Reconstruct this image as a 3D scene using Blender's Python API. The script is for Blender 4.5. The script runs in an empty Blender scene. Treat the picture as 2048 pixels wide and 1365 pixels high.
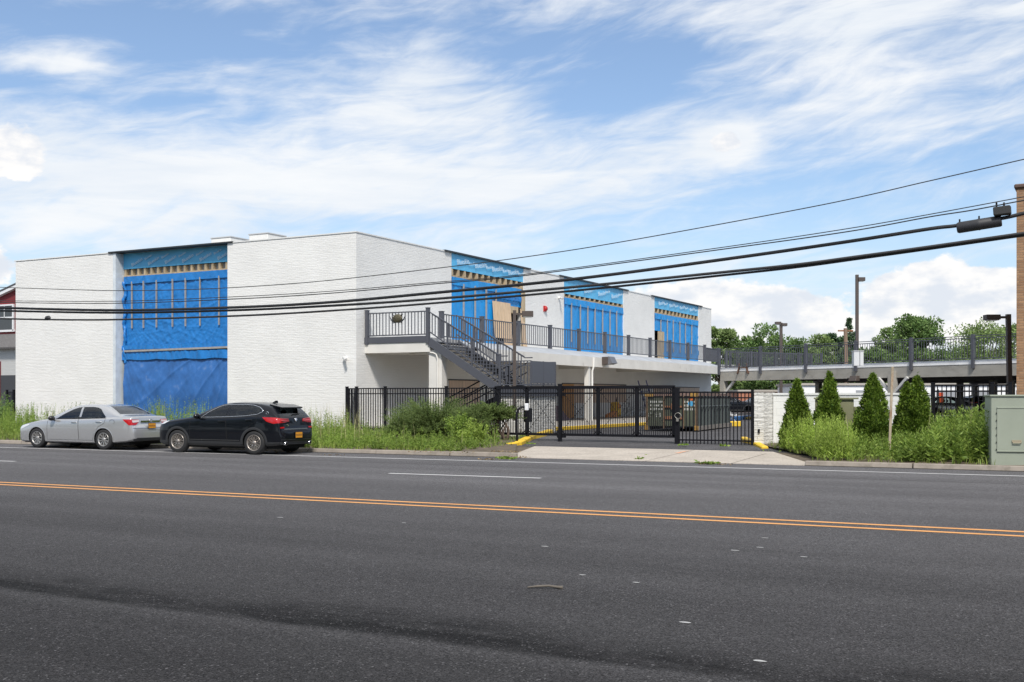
import bpy, bmesh, math, random
import numpy as np
from mathutils import Vector, Matrix
from mathutils.bvhtree import BVHTree
random.seed(11)
rng = np.random.default_rng(11)
SC = bpy.context.scene
COL = SC.collection
# ------------------------------------------------------------------ camera
F, CX, HY, EYE = 2243.0, 1024.0, 795.0, 1.6
TH = math.atan(2243.0 / 4156.0)
CT, ST = math.cos(TH), math.sin(TH)
cam_data = bpy.data.cameras.new('camera')
cam = bpy.data.objects.new('camera', cam_data)
COL.objects.link(cam)
cam.location = (0, 0, EYE)
cam.rotation_euler = (math.radians(90), 0, TH)
cam_data.sensor_width = 36.0
cam_data.lens = F / 2048 * 36.0
cam_data.shift_y = (HY - 682.5) / 2048
cam_data.clip_start = 0.1
cam_data.clip_end = 6000
SC.camera = cam
SC.view_settings.view_transform = 'Standard'
SC.view_settings.look = 'None'
SC.view_settings.gamma = 1.0
SC.view_settings.exposure = 0.66
# ------------------------------------------------------------------ sun + sky
SUN_EL, SUN_AZ = math.radians(50), math.radians(147)     # azimuth measured from +Y (away from street) towards +X
sun_data = bpy.data.lights.new('sun', 'SUN')
sun = bpy.data.objects.new('sun', sun_data)
COL.objects.link(sun)
sun_data.energy = 2.7
sun_data.angle = math.radians(9)
sun_data.color = (1.0, 0.95, 0.88)
sd = Vector((math.sin(SUN_AZ) * math.cos(SUN_EL), math.cos(SUN_AZ) * math.cos(SUN_EL), math.sin(SUN_EL)))
sun.rotation_euler = sd.to_track_quat('Z', 'Y').to_euler()

def azel(px, py):
    """direction (azimuth, elevation in radians) of a point of the sky"""
    dx = (px - CX) / F
    az = TH - math.atan(dx)
    el = math.atan((HY - py) / F * math.cos(math.atan(dx)))
    return az, el

def build_world():
    w = bpy.data.worlds.new('World'); SC.world = w; w.use_nodes = True
    nt = w.node_tree; N = nt.nodes; L = nt.links
    N.clear()
    def val(v):
        return v
    def setin(sock, v):
        if isinstance(v, (int, float)): sock.default_value = v
        else: L.new(v, sock)
    def m(op, a, b=0.0, c=0.0):
        n = N.new('ShaderNodeMath'); n.operation = op
        setin(n.inputs[0], a)
        if len(n.inputs) > 1: setin(n.inputs[1], b)
        if len(n.inputs) > 2: setin(n.inputs[2], c)
        return n.outputs[0]
    def smooth(x, lo, hi):
        n = N.new('ShaderNodeMapRange'); n.interpolation_type = 'SMOOTHSTEP'
        setin(n.inputs['Value'], x); n.inputs['From Min'].default_value = lo; n.inputs['From Max'].default_value = hi
        return n.outputs[0]
    def comb(x, y, z=0.0):
        n = N.new('ShaderNodeCombineXYZ'); setin(n.inputs[0], x); setin(n.inputs[1], y); setin(n.inputs[2], z); return n.outputs[0]
    def noise(vec, scale, detail=6, rough=0.55, dist=0.0):
        n = N.new('ShaderNodeTexNoise'); L.new(vec, n.inputs['Vector'])
        n.inputs['Scale'].default_value = scale; n.inputs['Detail'].default_value = detail
        n.inputs['Roughness'].default_value = rough; n.inputs['Distortion'].default_value = dist
        return n.outputs['Fac']
    tc = N.new('ShaderNodeTexCoord')
    sx = N.new('ShaderNodeSeparateXYZ'); L.new(tc.outputs['Generated'], sx.inputs[0])
    X, Y, Z = sx.outputs
    az = m('ARCTAN2', m('MULTIPLY', X, -1.0), Y)         # + = towards the left of the street
    el = m('ARCSINE', m('MINIMUM', m('MAXIMUM', Z, -1.0), 1.0))
    a = m('MULTIPLY', m('SUBTRACT', TH, az), 57.2958)    # degrees to the right of the main view direction
    e = m('MULTIPLY', el, 57.2958)
    # --- thin streaky high cloud
    rot = 0.20
    s1 = m('ADD', m('MULTIPLY', a, math.cos(rot)), m('MULTIPLY', e, math.sin(rot)))
    s2 = m('SUBTRACT', m('MULTIPLY', e, math.cos(rot)), m('MULTIPLY', a, math.sin(rot)))
    warp = noise(comb(m('MULTIPLY', a, 0.05), m('MULTIPLY', e, 0.10), 3.0), 1.0, 3)
    s2w = m('ADD', s2, m('MULTIPLY', m('SUBTRACT', warp, 0.5), 5.0))
    n_big = noise(comb(m('MULTIPLY', s1, 0.055), m('MULTIPLY', s2w, 0.21), 1.7), 1.0, 5, 0.55)
    n_fine = noise(comb(m('MULTIPLY', s1, 0.22), m('MULTIPLY', s2w, 0.95), 7.7), 1.0, 11, 0.61, 0.30)
    n_flat = noise(comb(m('MULTIPLY', a, 0.07), m('MULTIPLY', e, 0.55), 5.2), 1.0, 6, 0.6, 0.3)
    def blob(px, py, rx, ry, cap=1.0):
        az0, el0 = azel(px, py)
        a0 = (TH - az0) * 57.2958; e0 = el0 * 57.2958
        da = m('DIVIDE', m('SUBTRACT', a, a0), rx); de = m('DIVIDE', m('SUBTRACT', e, e0), ry)
        r2 = m('ADD', m('MULTIPLY', da, da), m('MULTIPLY', de, de))
        return m('MULTIPLY', m('EXPONENT', m('MULTIPLY', r2, -1.0)), cap)
    def total(lst):
        t = lst[0]
        for b in lst[1:]: t = m('ADD', t, b)
        return t
    # broad places where the veil is thicker / thinner
    bias = total([blob(760, 170, 7, 1.6, .18), blob(330, 320, 12, 1.8, .20), blob(900, 380, 12, 1.6, .20), blob(950, 260, 6, .9, .16), blob(1750, 50, 9, 2.0, .30), blob(1900, 230, 9, 2.2, .16),
                  blob(120, 420, 10, 2.4, .22), blob(1350, 330, 9, 1.6, .12), blob(850, 110, 2.2, .9, .20), blob(120, 130, 3.0, .7, .28), blob(1450, 285, 1.3, .8, .42),
                  blob(250, 40, 14, 1.6, -.16), blob(1250, 130, 6, 1.6, -.22), blob(250, 190, 7, 1.0, -.12), blob(1750, 320, 8, 1.2, -.12), blob(1500, 440, 8, 1.4, -.14)])
    cir = m('ADD', m('ADD', m('MULTIPLY', n_big, 0.40), m('MULTIPLY', n_fine, 0.70)), m('ADD', m('MULTIPLY', n_flat, 0.30), bias))
    cir = m('ADD', cir, m('MULTIPLY', smooth(e, 21.0, 34.0), 0.26))          # thicker veil added overhead, out of view, to whiten the fill light
    cir = smooth(cir, 0.57, 1.02)
    haze = m('ADD', m('MULTIPLY', smooth(m('MULTIPLY', e, -1.0), -12.0, -1.0), 0.52), 0.08)   # the sky pales to the horizon
    # --- heaped clouds over the horizon
    heap_n = noise(comb(m('MULTIPLY', a, 0.42), m('MULTIPLY', e, 0.62), 2.0), 1.0, 9, 0.62)
    heaps = total([blob(1400, 650, 3.6, 2.4, 1.0), blob(1560, 640, 3.2, 1.9, 1.0), blob(1880, 585, 2.4, 1.9, 1.1), blob(1800, 640, 2.2, 1.6, .8), blob(1700, 720, 8.0, 1.2, .9),
                   blob(2080, 600, 2.2, 1.5, .95), blob(20, 300, 1.9, 1.6, .95), blob(-30, 520, 2.0, 1.6, .7), blob(1450, 285, .95, .62, .85), blob(1180, 620, 3.2, 1.9, .62), blob(2400, 620, 6, 2.6, .9), blob(-500, 560, 6, 2.6, .8)])
    heap = smooth(m('ADD', heaps, m('MULTIPLY', m('SUBTRACT', heap_n, 0.5), 1.15)), 0.46, 0.60)
    shade_n = noise(comb(m('MULTIPLY', a, 0.40), m('MULTIPLY', e, 0.75), 9.0), 1.0, 6, 0.55)
    # --- colours
    sky = N.new('ShaderNodeTexSky'); sky.sky_type = 'NISHITA'; sky.sun_disc = False
    sky.sun_elevation = SUN_EL; sky.sun_rotation = SUN_AZ
    sky.air_density = 1.0; sky.dust_density = 0.6; sky.ozone_density = 2.2
    skym = N.new('ShaderNodeMix'); skym.data_type = 'RGBA'; skym.blend_type = 'MULTIPLY'; skym.inputs['Factor'].default_value = 1.0
    L.new(sky.outputs[0], skym.inputs['A']); skym.inputs['B'].default_value = (0.92, 0.95, 1.0, 1)
    hz = N.new('ShaderNodeMix'); hz.data_type = 'RGBA'; L.new(haze, hz.inputs['Factor']); L.new(skym.outputs['Result'], hz.inputs['A']); hz.inputs['B'].default_value = (4.5, 5.4, 6.3, 1)
    ccol = N.new('ShaderNodeMix'); ccol.data_type = 'RGBA'
    L.new(smooth(n_flat, 0.3, 0.75), ccol.inputs['Factor'])
    ccol.inputs['A'].default_value = (5.4, 5.8, 6.3, 1); ccol.inputs['B'].default_value = (6.5, 6.6, 6.7, 1)
    hcol = N.new('ShaderNodeMix'); hcol.data_type = 'RGBA'
    L.new(smooth(shade_n, 0.36, 0.60), hcol.inputs['Factor'])
    hcol.inputs['A'].default_value = (5.2, 5.5, 6.0, 1); hcol.inputs['B'].default_value = (7.0, 6.85, 6.7, 1)
    mx = N.new('ShaderNodeMix'); mx.data_type = 'RGBA'; L.new(m('MULTIPLY', cir, 0.97), mx.inputs['Factor']); L.new(hz.outputs['Result'], mx.inputs['A']); L.new(ccol.outputs['Result'], mx.inputs['B'])
    mh = N.new('ShaderNodeMix'); mh.data_type = 'RGBA'; L.new(m('MULTIPLY', heap, 0.96), mh.inputs['Factor']); L.new(mx.outputs['Result'], mh.inputs['A']); L.new(hcol.outputs['Result'], mh.inputs['B'])
    bg = N.new('ShaderNodeBackground'); L.new(mh.outputs['Result'], bg.inputs['Color']); bg.inputs['Strength'].default_value = 0.095
    out = N.new('ShaderNodeOutputWorld'); L.new(bg.outputs[0], out.inputs[0])
build_world()

# ------------------------------------------------------------------ measuring helpers
def ray(x, y):
    a = (x - CX) / F; b = -(y - HY) / F
    return Vector((-ST + a * CT, CT + a * ST, b))
O = Vector((0, 0, EYE))
def G(x, y, z=0.0):
    d = ray(x, y); return O + d * ((z - EYE) / d.z)
def V(x, y, v):
    d = ray(x, y); return O + d * (v / d.y)
def U(x, y, u):
    d = ray(x, y); return O + d * (u / d.x)
def D(x, y, Z):
    return O + ray(x, y) * Z
def gz(x, Z, z):
    """the point at depth Z under column x with height z"""
    p = D(x, HY, Z); p.z = z; return p

# ------------------------------------------------------------------ materials
def mat(name, col, rough=0.6, metal=0.0, var=0.0, vscale=3.0, bump=0.0, bscale=30.0, col2=None, c2lo=0.5, c2hi=0.7, c2scale=1.0, coat=0.0, spec=0.5, stretch=(1, 1, 1), det=5):
    mt = bpy.data.materials.new(name); mt.use_nodes = True
    nt = mt.node_tree; N = nt.nodes; L = nt.links
    b = N['Principled BSDF']
    b.inputs['Base Color'].default_value = (*col, 1); b.inputs['Roughness'].default_value = rough; b.inputs['Metallic'].default_value = metal
    b.inputs['Coat Weight'].default_value = coat; b.inputs['Coat Roughness'].default_value = 0.03; b.inputs['Specular IOR Level'].default_value = spec
    tc = N.new('ShaderNodeTexCoord'); mp = N.new('ShaderNodeMapping'); mp.inputs['Scale'].default_value = stretch
    L.new(tc.outputs['Object'], mp.inputs[0]); vec = mp.outputs[0]
    cur = None
    if var > 0:
        n = N.new('ShaderNodeTexNoise'); L.new(vec, n.inputs['Vector']); n.inputs['Scale'].default_value = vscale; n.inputs['Detail'].default_value = det
        r = N.new('ShaderNodeMapRange'); L.new(n.outputs['Fac'], r.inputs['Value']); r.inputs['From Min'].default_value = 0.3; r.inputs['From Max'].default_value = 0.7
        r.inputs['To Min'].default_value = 1 - var; r.inputs['To Max'].default_value = 1 + var
        mu = N.new('ShaderNodeVectorMath'); mu.operation = 'SCALE'; mu.inputs[0].default_value = col; L.new(r.outputs[0], mu.inputs['Scale'])
        cur = mu.outputs[0]; L.new(cur, b.inputs['Base Color'])
    if col2 is not None:
        n = N.new('ShaderNodeTexNoise'); L.new(vec, n.inputs['Vector']); n.inputs['Scale'].default_value = c2scale; n.inputs['Detail'].default_value = 8; n.inputs['Roughness'].default_value = .65
        r = N.new('ShaderNodeMapRange'); L.new(n.outputs['Fac'], r.inputs['Value']); r.inputs['From Min'].default_value = c2lo; r.inputs['From Max'].default_value = c2hi
        mx = N.new('ShaderNodeMix'); mx.data_type = 'RGBA'; L.new(r.outputs[0], mx.inputs['Factor'])
        if cur: L.new(cur, mx.inputs['A'])
        else: mx.inputs['A'].default_value = (*col, 1)
        mx.inputs['B'].default_value = (*col2, 1); L.new(mx.outputs['Result'], b.inputs['Base Color'])
    if bump > 0:
        n = N.new('ShaderNodeTexNoise'); L.new(vec, n.inputs['Vector']); n.inputs['Scale'].default_value = bscale; n.inputs['Detail'].default_value = 4
        bp = N.new('ShaderNodeBump'); bp.inputs['Strength'].default_value = bump; bp.inputs['Distance'].default_value = 0.02; L.new(n.outputs['Fac'], bp.inputs['Height'])
        L.new(bp.outputs[0], b.inputs['Normal'])
    return mt

def brick_mat(name, col, mortar, colb=None, bw=0.22, bh=0.075, bump=0.4, lump=0.5, rough=0.8, axis='x', streak=0.06):
    """painted or bare brick on an upright wall"""
    mt = bpy.data.materials.new(name); mt.use_nodes = True
    nt = mt.node_tree; N = nt.nodes; L = nt.links; b = N['Principled BSDF']; b.inputs['Roughness'].default_value = rough
    tc = N.new('ShaderNodeTexCoord'); sp = N.new('ShaderNodeSeparateXYZ'); L.new(tc.outputs['Object'], sp.inputs[0])
    ad = N.new('ShaderNodeMath'); L.new(sp.outputs[0], ad.inputs[0]); L.new(sp.outputs[1], ad.inputs[1])
    cb = N.new('ShaderNodeCombineXYZ'); L.new(ad.outputs[0], cb.inputs[0]); L.new(sp.outputs[2], cb.inputs[1])
    br = N.new('ShaderNodeTexBrick'); L.new(cb.outputs[0], br.inputs['Vector']); br.inputs['Scale'].default_value = 1.0
    br.inputs['Brick Width'].default_value = bw; br.inputs['Row Height'].default_value = bh; br.inputs['Mortar Size'].default_value = 0.008; br.inputs['Mortar Smooth'].default_value = 0.6
    br.inputs['Color1'].default_value = (*col, 1); br.inputs['Color2'].default_value = (*(colb or col), 1); br.inputs['Mortar'].default_value = (*mortar, 1)
    n = N.new('ShaderNodeTexNoise'); L.new(cb.outputs[0], n.inputs['Vector']); n.inputs['Scale'].default_value = 0.7; n.inputs['Detail'].default_value = 7
    r = N.new('ShaderNodeMapRange'); L.new(n.outputs['Fac'], r.inputs['Value']); r.inputs['From Min'].default_value = .3; r.inputs['From Max'].default_value = .7; r.inputs['To Min'].default_value = 1 - streak; r.inputs['To Max'].default_value = 1 + streak * .4
    mu = N.new('ShaderNodeVectorMath'); mu.operation = 'SCALE'; L.new(br.outputs['Color'], mu.inputs[0]); L.new(r.outputs[0], mu.inputs['Scale']); L.new(mu.outputs[0], b.inputs['Base Color'])
    mp = N.new('ShaderNodeMapping'); mp.inputs['Scale'].default_value = (2.2, 9.0, 1); L.new(cb.outputs[0], mp.inputs[0])
    n2 = N.new('ShaderNodeTexNoise'); L.new(mp.outputs[0], n2.inputs['Vector']); n2.inputs['Scale'].default_value = 1.0; n2.inputs['Detail'].default_value = 5; n2.inputs['Roughness'].default_value = .62
    bp = N.new('ShaderNodeBump'); bp.inputs['Strength'].default_value = lump; bp.inputs['Distance'].default_value = 0.06; L.new(n2.outputs['Fac'], bp.inputs['Height'])
    bp2 = N.new('ShaderNodeBump'); bp2.inputs['Strength'].default_value = bump; bp2.inputs['Distance'].default_value = 0.012; bp2.invert = True; L.new(br.outputs['Fac'], bp2.inputs['Height']); L.new(bp.outputs[0], bp2.inputs['Normal'])
    L.new(bp2.outputs[0], b.inputs['Normal'])
    return mt

def leaf_mat(name, c1, c2, trans=0.35, rough=0.55):
    mt = bpy.data.materials.new(name); mt.use_nodes = True
    nt = mt.node_tree; N = nt.nodes; L = nt.links; b = N['Principled BSDF']; b.inputs['Roughness'].default_value = rough; b.inputs['Specular IOR Level'].default_value = .3
    g = N.new('ShaderNodeNewGeometry'); mx = N.new('ShaderNodeMix'); mx.data_type = 'RGBA'; L.new(g.outputs['Random Per Island'], mx.inputs['Factor'])
    mx.inputs['A'].default_value = (*c1, 1); mx.inputs['B'].default_value = (*c2, 1)
    tc = N.new('ShaderNodeTexCoord'); n = N.new('ShaderNodeTexNoise'); L.new(tc.outputs['Object'], n.inputs['Vector']); n.inputs['Scale'].default_value = 1.1; n.inputs['Detail'].default_value = 3
    r = N.new('ShaderNodeMapRange'); L.new(n.outputs['Fac'], r.inputs['Value']); r.inputs['From Min'].default_value = .3; r.inputs['From Max'].default_value = .7; r.inputs['To Min'].default_value = .72; r.inputs['To Max'].default_value = 1.3
    mu = N.new('ShaderNodeVectorMath'); mu.operation = 'SCALE'; L.new(mx.outputs['Result'], mu.inputs[0]); L.new(r.outputs[0], mu.inputs['Scale'])
    L.new(mu.outputs[0], b.inputs['Base Color'])
    t = N.new('ShaderNodeBsdfTranslucent'); L.new(mu.outputs[0], t.inputs['Color'])
    ms = N.new('ShaderNodeMixShader'); ms.inputs[0].default_value = trans; L.new(b.outputs[0], ms.inputs[1]); L.new(t.outputs[0], ms.inputs[2])
    L.new(ms.outputs[0], N['Material Output'].inputs['Surface'])
    return mt

def glass_mat(name, tint=(0.55, 0.62, 0.60), alpha=0.45, rough=0.02):
    mt = bpy.data.materials.new(name); mt.use_nodes = True
    nt = mt.node_tree; N = nt.nodes; L = nt.links
    N.remove(N['Principled BSDF'])
    tr = N.new('ShaderNodeBsdfTransparent'); tr.inputs[0].default_value = (*[c * alpha for c in tint], 1)
    gl = N.new('ShaderNodeBsdfGlossy'); gl.inputs['Roughness'].default_value = rough; gl.inputs['Color'].default_value = (.95, .97, 1, 1)
    fr = N.new('ShaderNodeFresnel'); fr.inputs[0].default_value = 1.6
    ms = N.new('ShaderNodeMixShader'); L.new(fr.outputs[0], ms.inputs[0]); L.new(tr.outputs[0], ms.inputs[1]); L.new(gl.outputs[0], ms.inputs[2])
    L.new(ms.outputs[0], N['Material Output'].inputs['Surface'])
    return mt

# ------------------------------------------------------------------ mesh helpers
class MB:
    """collects simple shapes into one mesh"""
    def __init__(s): s.v = []; s.f = []; s.mi = []; s.sm = []
    def add(s, vs, fs, mi=0, smooth=False):
        o = len(s.v); s.v += [tuple(p) for p in vs]
        for f in fs: s.f.append(tuple(i + o for i in f)); s.mi.append(mi); s.sm.append(smooth)
        return s
    def hexa(s, p, mi=0):
        """8 points: bottom ring 0-3, top ring 4-7"""
        return s.add(p, [(3, 2, 1, 0), (4, 5, 6, 7), (0, 1, 5, 4), (1, 2, 6, 5), (2, 3, 7, 6), (3, 0, 4, 7)], mi)
    def box(s, x0, x1, y0, y1, z0, z1, mi=0):
        return s.hexa([(x0, y0, z0), (x1, y0, z0), (x1, y1, z0), (x0, y1, z0), (x0, y0, z1), (x1, y0, z1), (x1, y1, z1), (x0, y1, z1)], mi)
    def bar(s, a, b, w, h, up=(0, 0, 1), mi=0):
        """box beam from a to b; w across, h along up"""
        a = Vector(a); b = Vector(b); d = (b - a).normalized(); up = Vector(up)
        if abs(d.dot(up)) > .99: up = Vector((0, 1, 0))
        sd_ = d.cross(up).normalized(); u2 = sd_.cross(d).normalized()
        sd_ *= w / 2; u2 *= h / 2
        return s.hexa([a - sd_ - u2, b - sd_ - u2, b + sd_ - u2, a + sd_ - u2, a - sd_ + u2, b - sd_ + u2, b + sd_ + u2, a + sd_ + u2], mi)
    def post(s, p, w, d, z0, z1, dx=(1, 0), mi=0):
        """upright box at p=(x,y); dx: direction of its w side"""
        x, y = p[0], p[1]; ux = Vector((dx[0], dx[1])).normalized(); uy = Vector((-ux.y, ux.x))
        c = [Vector((x, y)) + ux * (sx * w / 2) + uy * (sy * d / 2) for sx, sy in ((-1, -1), (1, -1), (1, 1), (-1, 1))]
        return s.hexa([(q.x, q.y, z0) for q in c] + [(q.x, q.y, z1) for q in c], mi)
    def tube(s, pts, r, n=8, mi=0, caps=True, smooth=True):
        pts = [Vector(p) for p in pts]; rs = r if isinstance(r, (list, tuple)) else [r] * len(pts)
        vs = []; fs = []; k = len(pts)
        ref = None
        for i, p in enumerate(pts):
            d = (pts[min(i + 1, k - 1)] - pts[max(i - 1, 0)]).normalized()
            if ref is None: ref = Vector((0, 0, 1)) if abs(d.z) < .9 else Vector((1, 0, 0))
            a = d.cross(ref).normalized(); ref = a.cross(d).normalized(); b2 = ref
            for j in range(n):
                t = 2 * math.pi * j / n; vs.append(p + (a * math.cos(t) + b2 * math.sin(t)) * rs[i])
        for i in range(k - 1):
            for j in range(n):
                j2 = (j + 1) % n; fs.append((i * n + j, i * n + j2, (i + 1) * n + j2, (i + 1) * n + j))
        s.add(vs, fs, mi, smooth)
        if caps: s.add(vs[:n], [tuple(range(n))], mi); s.add(vs[-n:], [tuple(reversed(range(n)))], mi)
        return s
    def prism(s, poly, axis, a0, a1, mi=0):
        """2D polygon extruded along an axis; poly order for axis x: (y,z), y: (x,z), z: (x,y)"""
        def P3(q, a): return {'x': (a, q[0], q[1]), 'y': (q[0], a, q[1]), 'z': (q[0], q[1], a)}[axis]
        n = len(poly); vs = [P3(q, a0) for q in poly] + [P3(q, a1) for q in poly]
        return s.add(vs, [tuple(range(n))[::-1], tuple(range(n, 2 * n))] + [(i, (i + 1) % n, n + (i + 1) % n, n + i) for i in range(n)], mi)
    def lathe(s, prof, n=24, mi=0, axis='z', c=(0, 0, 0), smooth=True):
        vs = []; k = len(prof)
        for r, h in prof:
            for j in range(n):
                t = 2 * math.pi * j / n; x, y = r * math.cos(t), r * math.sin(t)
                vs.append({'z': (c[0] + x, c[1] + y, c[2] + h), 'y': (c[0] + x, c[1] + h, c[2] + y), 'x': (c[0] + h, c[1] + x, c[2] + y)}[axis])
        fs = [(i * n + j, i * n + (j + 1) % n, (i + 1) * n + (j + 1) % n, (i + 1) * n + j) for i in range(k - 1) for j in range(n)]
        return s.add(vs, fs, mi, smooth)
    def xf(s, M_):
        s.v = [tuple(M_ @ Vector(p)) for p in s.v]; return s
    def build(s, name, mats, parent=None, bevel=0.0, seg=1, fix=True):
        me = bpy.data.meshes.new(name); me.from_pydata(s.v, [], s.f)
        if not isinstance(mats, (list, tuple)): mats = [mats]
        for q in mats: me.materials.append(q)
        me.polygons.foreach_set('material_index', s.mi); me.polygons.foreach_set('use_smooth', s.sm)
        if fix:
            bm = bmesh.new(); bm.from_mesh(me); bmesh.ops.recalc_face_normals(bm, faces=bm.faces); bm.to_mesh(me); bm.free()
        me.update()
        return link(name, me, parent, bevel, seg)

def link(name, me, parent=None, bevel=0.0, seg=1):
    o = bpy.data.objects.new(name, me); COL.objects.link(o)
    if parent is not None:
        o.parent = parent
        if parent.type == 'EMPTY' or True: o.matrix_parent_inverse = parent.matrix_basis.inverted()
    if bevel > 0:
        md = o.modifiers.new('bevel', 'BEVEL'); md.width = bevel; md.segments = seg; md.limit_method = 'ANGLE'; md.harden_normals = False
    return o

def tag(o, label=None, cat=None, group=None, kind=None):
    if label: o['label'] = label
    if cat: o['category'] = cat
    if group: o['group'] = group
    if kind: o['kind'] = kind
    return o
def thing(name, label, cat, loc=(0, 0, 0), group=None):
    o = bpy.data.objects.new(name, None); COL.objects.link(o); o.location = loc; o.empty_display_size = .2
    return tag(o, label, cat, group)
def copy_tree(o, parent=None):
    c = o.copy(); COL.objects.link(c)
    if parent is not None: c.parent = parent
    for ch in list(o.children): copy_tree(ch, c)
    return c
def fast_mesh(name, verts, faces, mat_, parent=None, smooth=False):
    """verts (n,3) array, faces (m,k) array"""
    me = bpy.data.meshes.new(name); n = len(verts); m_, k = faces.shape
    me.vertices.add(n); me.vertices.foreach_set('co', np.ascontiguousarray(verts, dtype=np.float32).ravel())
    me.loops.add(m_ * k); me.loops.foreach_set('vertex_index', np.ascontiguousarray(faces, dtype=np.int32).ravel())
    me.polygons.add(m_); me.polygons.foreach_set('loop_start', np.arange(0, m_ * k, k, dtype=np.int32))
    if smooth: me.polygons.foreach_set('use_smooth', [True] * m_)
    me.update(calc_edges=True); me.validate()
    me.materials.append(mat_)
    return link(name, me, parent)
_TXT = {}
def text(name, body, size, mat_, parent, loc, rot, ext=0.002, align='CENTER'):
    """raised letters as a mesh of their own"""
    key = (body, round(size, 3), ext, mat_.name)
    if key not in _TXT:
        c = bpy.data.curves.new(name, 'FONT'); c.body = body; c.size = size; c.extrude = ext; c.align_x = align; c.align_y = 'CENTER'
        tmp = bpy.data.objects.new(name + '_curve', c); COL.objects.link(tmp); bpy.context.view_layer.update()
        me = bpy.data.meshes.new_from_object(tmp.evaluated_get(bpy.context.evaluated_depsgraph_get())); me.name = name
        bpy.data.objects.remove(tmp); me.materials.clear(); me.materials.append(mat_); _TXT[key] = me
    o = link(name, _TXT[key], parent); o.location = loc; o.rotation_euler = rot
    return o
# ------------------------------------------------------------------ palette
WHITE_BRICK = brick_mat('painted_brick', (0.755, 0.75, 0.733), (0.70, 0.695, 0.675), bump=0.42, lump=0.28, streak=0.06)
WHITE_WALL = mat('white_render', (0.76, 0.75, 0.72), .8, var=.06, vscale=.8, bump=.2, bscale=12)
BEAM_WHITE = mat('beam_paint', (0.66, 0.64, 0.60), .7, var=.07, vscale=1.2, col2=(0.42, 0.39, 0.34), c2lo=.60, c2hi=.78, c2scale=1.6)
SOFFIT = mat('soffit_paint', (0.62, 0.60, 0.56), .8, var=.05)
SPLIT_FACE = brick_mat('split_face_block', (0.70, 0.69, 0.65), (0.55, 0.54, 0.5), bw=.42, bh=.11, bump=.9, lump=1.0)
CMU_PAINT = brick_mat('painted_block', (0.72, 0.73, 0.71), (0.62, 0.63, 0.61), bw=.42, bh=.21, bump=.3, lump=.12)
DARK = mat('dark_inside', (0.012, 0.012, 0.013), .9)
ROOFING = mat('roofing', (0.25, 0.25, 0.25), .8)
FLASH = mat('dark_flashing', (0.05, 0.055, 0.06), .5, metal=.4)
TARP = mat('blue_tarp', (0.016, 0.175, 0.50), .42, var=.12, vscale=1.6, bump=.35, bscale=7, stretch=(1, 1, 1.6))
TARP_R = mat('bright_blue_tarp', (0.008, 0.255, 0.64), .40, var=.08, vscale=1.4, bump=.35, bscale=7)
TARP_D = mat('weathered_tarp', (0.030, 0.125, 0.36), .48, var=.30, vscale=1.1, bump=.4, bscale=7, col2=(0.24, 0.29, 0.38), c2lo=.57, c2hi=.85, c2scale=1.1)
MEMBRANE = mat('blue_membrane', (0.10, 0.43, 0.72), .45, var=.10, vscale=1.1, bump=.25, bscale=5)
MEMTXT = mat('membrane_print', (0.60, 0.74, 0.84), .6)
WOOD = mat('stud_wood', (0.43, 0.34, 0.22), .75, var=.2, vscale=6, stretch=(1, 1, .2))
BATTEN = mat('batten_wood', (0.31, 0.30, 0.29), .75, var=.15, vscale=5)
PLY = mat('plywood', (0.60, 0.44, 0.29), .7, var=.13, vscale=5, stretch=(3, 3, .5), col2=(0.47, 0.31, 0.17), c2lo=.52, c2hi=.8, c2scale=2)
PLY_D = mat('weathered_plywood', (0.64, 0.48, 0.37), .75, var=.12, vscale=4, stretch=(3, 3, .5))
STUDBACK = mat('sheathing_board', (0.36, 0.355, 0.35), .8, var=.2, vscale=2)
GREYSTEEL = mat('grey_powder_coat', (0.076, 0.079, 0.094), .45)
GREYPANEL = mat('grey_sheet_steel', (0.085, 0.09, 0.108), .5)
BLACKSTEEL = mat('black_powder_coat', (0.009, 0.009, 0.012), .5, spec=.2)
BRONZE = mat('bronze_paint', (0.075, 0.058, 0.05), .5)
ASPHALT = None
CONC = mat('concrete', (0.40, 0.37, 0.33), .85, var=.10, vscale=1.0, col2=(0.25, 0.235, 0.21), c2lo=.55, c2hi=.8, c2scale=1.4, bump=.15, bscale=30)
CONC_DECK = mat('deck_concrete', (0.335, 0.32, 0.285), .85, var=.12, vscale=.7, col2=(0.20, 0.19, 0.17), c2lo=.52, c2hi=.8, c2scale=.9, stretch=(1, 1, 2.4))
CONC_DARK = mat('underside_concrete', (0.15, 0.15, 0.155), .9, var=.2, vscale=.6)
DECK_WHITE = mat('painted_kerb_white', (0.82, 0.82, 0.82), .8, var=.1, vscale=1.5, col2=(0.36, 0.22, 0.17), c2lo=.66, c2hi=.80, c2scale=2.2)
YELLOW = mat('yellow_kerb_paint', (0.72, 0.47, 0.03), .7, var=.12, vscale=3, col2=(0.30, 0.24, 0.16), c2lo=.62, c2hi=.75, c2scale=4)
BLUEKERB = mat('blue_kerb_paint', (0.03, 0.14, 0.36), .7)
RUST = mat('rusty_steel', (0.20, 0.085, 0.04), .85, var=.4, vscale=8, col2=(0.34, 0.27, 0.2), c2lo=.55, c2hi=.7, c2scale=5)
BROWNBRICK = brick_mat('brown_brick', (0.25, 0.135, 0.07), (0.24, 0.18, 0.13), colb=(0.37, 0.215, 0.115), bw=.21, bh=.07, bump=.5, lump=.1, streak=.15)
GREENBOX = mat('green_cabinet_paint', (0.275, 0.305, 0.245), .55, var=.05, vscale=2, col2=(0.27, 0.30, 0.25), c2lo=.55, c2hi=.8, c2scale=1.5)
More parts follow.
